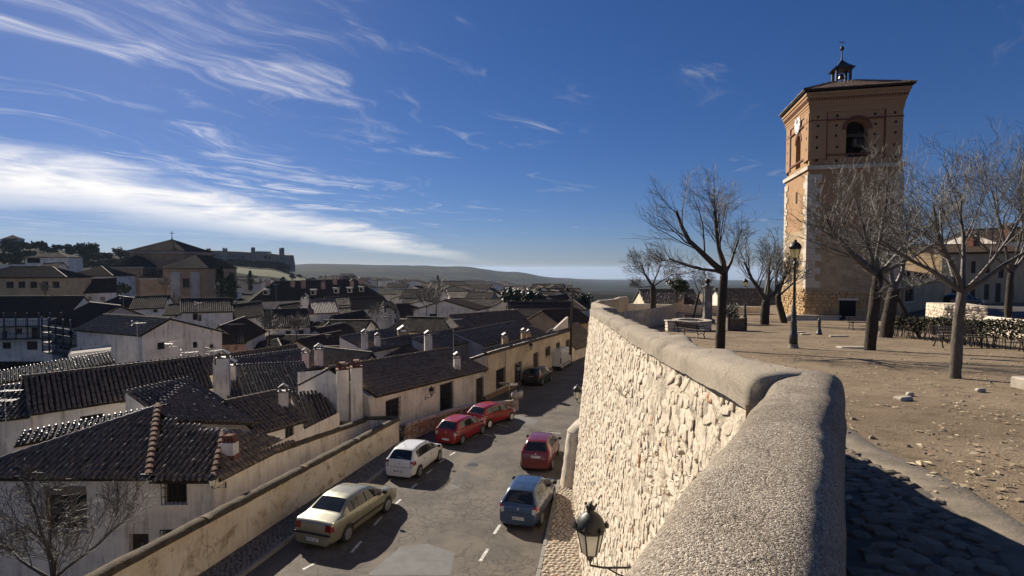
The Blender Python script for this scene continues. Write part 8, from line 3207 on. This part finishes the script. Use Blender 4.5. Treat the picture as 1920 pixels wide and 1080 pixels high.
# traffic board against the wall foot
p = road_pt(1074, 800)
p.x = xwall_base(p.y) - .25
o = root('notice_post', 'narrow dark notice board post at the foot of the big wall', 'sign', p)
MB().tube([p, p + Vector((0, 0, 1.5))], .03, 8).build('post', M_IRON, o)
MB().box(p + Vector((0, 0, 1.3)), (.05, .5, .75)).build('board', M_BLACKP, o)

# twig growing out of the wall
p = P(1160, 742, 10.5)
p.x = xwall_top(p.y) + .02
rt = bare_tree('wall_weed', 'leafless twig weed growing out of the big stone wall', p, [(0, 0, 0), (-.08, 0, .04), (-.16, 0, .10)], .008, [((-.8, .3, .5), .28, .006), ((-.5, -.5, .5), .24, .006), ((-.7, .6, .2), .22, .005)], 301, maxlev=2,
               group=None, cat='weed', cfg=dict(rmin=.003, n=[3, 3, 3, 3]))

# floodlight on the white house
p = P(274, 893, 20.2)
o = root('floodlight', 'small grey floodlight under the eave of the hipped roof house', 'floodlight', p)
MB().cbox(p + Vector((0, -.12, 0)), (.34, .10, .26), .02, ax=((1, 0, 0), (0, 1, -.6), (0, .6, 1))).build('lamp_housing', M_TRIM, o)
MB().tube([p + Vector((.1, -.05, -.03)), p + Vector((.16, .25, .02))], .018, 6).build('arm', M_GREYM, o)


# person by the doorway
def person():
    top = P(908.5, 744, 41.6)
    base = top - Vector((0, 0, 1.70))
    rt = root('person', 'person in dark clothes standing by the cottage door behind the red car', 'person', base)
    bones = [((0, 0, .93), .15), ((0, 0, 1.12), .14), ((0, 0, 1.36), .17), ((0, 0, 1.48), .07), ((0, -.01, 1.56), .09), ((0, -.01, 1.66), .08),
             ((-.2, 0, 1.38), .075), ((-.26, .02, 1.12), .055), ((-.24, -.06, .88), .045), ((.2, 0, 1.38), .075), ((.26, .02, 1.12), .055), ((.24, -.06, .88), .045),
             ((-.1, 0, .86), .11), ((-.11, -.02, .47), .08), ((-.11, .02, .08), .055), ((-.12, -.12, .04), .045), ((.1, 0, .86), .11), ((.11, .03, .47), .08), ((.11, .06, .08), .055), ((.12, -.08, .04), .045)]
    edges = [(0, 1), (1, 2), (2, 3), (3, 4), (4, 5), (2, 6), (6, 7), (7, 8), (2, 9), (9, 10), (10, 11), (0, 12), (12, 13), (13, 14), (14, 15), (0, 16), (16, 17), (17, 18), (18, 19)]
    me = bpy.data.meshes.new('body')
    me.from_pydata([Vector(p) for p, _ in bones], edges, [])
    ob = bpy.data.objects.new('body_tmp', me)
    COL.objects.link(ob)
    sk = ob.modifiers.new('skin', 'SKIN')
    for i, (_, r) in enumerate(bones):
        me.skin_vertices[0].data[i].radius = (r, r * .8)
    me.skin_vertices[0].data[0].use_root = True
    ob.modifiers.new('sub', 'SUBSURF').levels = 2
    dg = bpy.context.evaluated_depsgraph_get()
    m2 = bpy.data.meshes.new_from_object(ob.evaluated_get(dg))
    bpy.data.objects.remove(ob)
    m2.name = 'body'
    m2.transform(Matrix.Translation(base) @ Matrix.Rotation(.5, 4, 'Z'))
    m2.materials.clear(); m2.materials.append(simple('dark_clothing', (.016, .015, .017), .85, var=.1))
    for pl in m2.polygons: pl.use_smooth = True
    o_ = obj('body', m2, rt)
    MB().lathe([(.02, -.02), (.105, .02), (.11, .09), (.08, .15), (.01, .17)], 12, base + Vector((0, .01, 1.57))).build('hair', M_BLACKP, rt, True)


person()


# television aerials
def aerial(label, p, h, rz, kind=0):
    rt = root('tv_aerial', label, 'aerial', p, 'roof aerials')
    p = Vector(p)
    MB().tube([p, p + Vector((0, 0, h))], .022, 6).build('mast', M_GREYM, rt)
    X = Vector((math.cos(rz), math.sin(rz), 0)); Y = Vector((-math.sin(rz), math.cos(rz), 0))
    m = MB()
    t = p + Vector((0, 0, h - .1))
    m.bar(t - X * .5, t + X * .8, .02)
    for k in range(10):
        w_ = lerp(.28, .14, k / 9)
        q = t + X * (-.1 + k * .095)
        m.bar(q - Y * w_, q + Y * w_, .012)
    m.bar(t - X * .45 - Y * .3 + Vector((0, 0, .22)), t - X * .45 + Y * .3 + Vector((0, 0, .22)), .02, .1)
    m.bar(t - X * .45 - Y * .3 - Vector((0, 0, .22)), t - X * .45 + Y * .3 - Vector((0, 0, .22)), .02, .1)
    if kind:
        t2 = t - Vector((0, 0, .5))
        m.bar(t2 - X * .4, t2 + X * .5, .02)
        for k in range(5):
            m.bar(t2 + X * (-.3 + k * .18) - Y * .35, t2 + X * (-.3 + k * .18) + Y * .35, .014)
    m.build('antenna', M_ALU, rt)
    return rt


for (u, v, y, h, rz, kd, lab) in ((12, 822, 27.5, 2.6, .2, 1, 'large bright double aerial at the left edge above the roofs'), (320, 690, 46, 2.2, 2.6, 0, 'aerial behind the glinting long roof'), (352, 690, 44, 1.4, .6, 1, 'bright slanted aerial on a white stub wall'),
                                  (402, 716, 39, 2.4, 1.0, 0, 'thin mast beside the tall plain chimney'), (850, 664, 44, 3.0, .4, 1, 'tall aerial rising from the cottage ridge'), (258, 652, 58, 2.8, .5, 0, 'mast against the streaked gable wall'),
                                  (411, 560, 140, 4.0, .3, 0, 'thin aerial in front of the cypress'), (518, 570, 120, 4.5, .3, 0, 'aerial above the inn wing roof'), (372, 602, 86, 3.0, .9, 0, 'aerial on the balcony gable house'),
                                  (232, 590, 92, 3.2, .9, 0, 'aerial on the church side cottage')):
    aerial(lab, P(u, v, y), h, rz, kd)

# ------------------------------------------------------------------ foreground stones and litter on the plaza
PG = bpy.data.objects['plaza_ground']
# concrete band that borders the cobbles
pts_o = []; pts_i = []
edge = [(1560, 800), (1620, 842), (1700, 880), (1780, 915), (1850, 960), (1920, 1010), (1990, 1090), (2080, 1240)]
for (u, v) in edge:
    q = plaza_pt(u, v)
    pts_o.append(Vector((q.x, q.y, 0)))
rows = []
for i, q in enumerate(pts_o):
    d = (pts_o[min(i + 1, len(pts_o) - 1)] - pts_o[max(i - 1, 0)]).normalized()
    n = Vector((-d.y, d.x, 0))
    rows.append([(q.x + n.x * t_, q.y + n.y * t_, plaza_z(q.x + n.x * t_, q.y + n.y * t_) + zz) for t_, zz in ((-.20, -.02), (-.18, .018), (.02, .022), (.16, .014), (.20, -.02))])
MB().grid(rows).build('concrete_band', M_BAND, PG, True)


def in_cobble(x, y):
    if y > 7.5 or y < .6: return False
    xi = (0.64 * y + .05) if y < 4.3 else xwall_top(y) + .65
    if x < xi: return False
    # left/below of the band polyline
    for a, b in zip(pts_o[:-1], pts_o[1:]):
        if b.y <= y <= a.y:
            xb = a.x + (b.x - a.x) * (y - a.y) / (b.y - a.y)
            return x < xb - .22
    return y < pts_o[-1].y and x < 4.5


rs = random.Random(14)
items = []
yy = .6
while yy < 7.5:
    xx = .3
    while xx < 5.5:
        w_ = rs.uniform(.12, .24); h_ = rs.uniform(.08, .15)
        x_ = xx + rs.uniform(-.04, .04); y_ = yy + rs.uniform(-.03, .03)
        if in_cobble(x_, y_):
            a = rs.uniform(-.5, .5)
            pr = project((x_, y_, plaza_z(x_, y_)))
            sc_ = w_ * h_ / y_ ** 2 if pr and 1590 < pr[0] < 1930 and pr[1] < 1090 else 0
            z = plaza_z(x_, y_)
            ca, sa = math.cos(a), math.sin(a)
            items.append((sc_, rs.randrange(14), Matrix(((ca * w_, -sa * h_, 0, x_), (sa * w_, ca * h_, 0, y_), (0, 0, .028, z + .004), (0, 0, 0, 1)))))
        xx += w_ * .5 + .085
    yy += .115
scatter_stones(items, PG, M_RIVER, 240, 'cobblestone', 'cobblestones')
rows = []
for y in np.arange(.4, 7.0, .3):
    xi = 0.64 * y - .1 if y < 4.2 else xwall_top(y) + .5
    xr = xi + .2
    for a, b in zip(pts_o[:-1], pts_o[1:]):
        if b.y <= y <= a.y: xr = a.x + (b.x - a.x) * (y - a.y) / (b.y - a.y) - .15
    if y < pts_o[-1].y: xr = 4.6
    xr = max(xr, xi + .1)
    rows.append([(lerp(xi, xr, k / 8), y, plaza_z(lerp(xi, xr, k / 8), y) + .006) for k in range(9)])
MB().grid(rows).build('cobble_bed', M_BEDDING, PG)

# dry leaves and chips scattered on the dirt
rs = np.random.default_rng(5)
V = []; F = []
n = 0
while n < 3800:
    y = 4.2 + 32 * rs.random() ** 1.2
    x = rs.uniform(.25 * y, 1.1 * y)
    if y < 7.5 and in_cobble(x, y): 
        if rs.random() > .1: continue
    if nz3(x, y, 0, .8) + .5 * nz3(x, y, 2, .25) < -.12: continue
    s_ = .012 + .045 * rs.random() ** 2.0
    a = rs.uniform(0, 6.28); z = plaza_z(x, y) + .006 + .012 * rs.random()
    o_ = len(V)
    c_, d_ = math.cos(a) * s_, math.sin(a) * s_
    k = rs.uniform(.3, .7)
    V += [(x - c_, y - d_, z), (x + d_ * k, y - c_ * k, z + rs.uniform(0, .02)), (x + c_, y + d_, z + rs.uniform(0, .015)), (x - d_ * k, y + c_ * k, z + rs.uniform(0, .02))]
    F.append((o_, o_ + 1, o_ + 2, o_ + 3))
    n += 1
o = obj('leaf_litter', mesh_np('leaf_litter', np.array(V), np.array(F), M_LITTER))
tag(o, 'dry leaves and chips scattered over the plaza dirt', 'litter', kind='stuff')
# small stones
mb = MB()
rs = random.Random(8)
for i in range(450):
    y = 3.8 + 24 * rs.random() ** 1.5
    x = rs.uniform(.3 * y, 1.08 * y)
    if y < 4.6 and x < 3.4: continue
    s_ = .010 + .03 * rs.random() ** 4
    v, f = STONES[rs.randrange(14)]
    a = rs.uniform(0, 6.28)
    ca, sa = math.cos(a), math.sin(a)
    mb.add([(x + (p[0] * ca - p[1] * sa) * 2 * s_, y + (p[0] * sa + p[1] * ca) * 2 * s_ * .7, plaza_z(x, y) + p[2] * s_ * .7) for p in v], f)
o = mb.build('pebbles', M_PEB)
tag(o, 'small pale pebbles strewn on the plaza dirt', 'pebbles', kind='stuff')

# ------------------------------------------------------------------ air over the country side
mz = bpy.data.materials.new('thin_haze')
mz.use_nodes = True
nh = NT(mz.node_tree)
pv = nh.n('ShaderNodeVolumePrincipled', {'Color': (0.58, 0.74, 1.0, 1.0), 'Density': 0.00004, 'Anisotropy': 0.2})
nh.n('ShaderNodeOutputMaterial', {'Volume': (pv, 0)})
hz = MB().box((0, 0, -250), (64000, 64000, 640)).build('haze', mz)
tag(hz, kind='stuff')
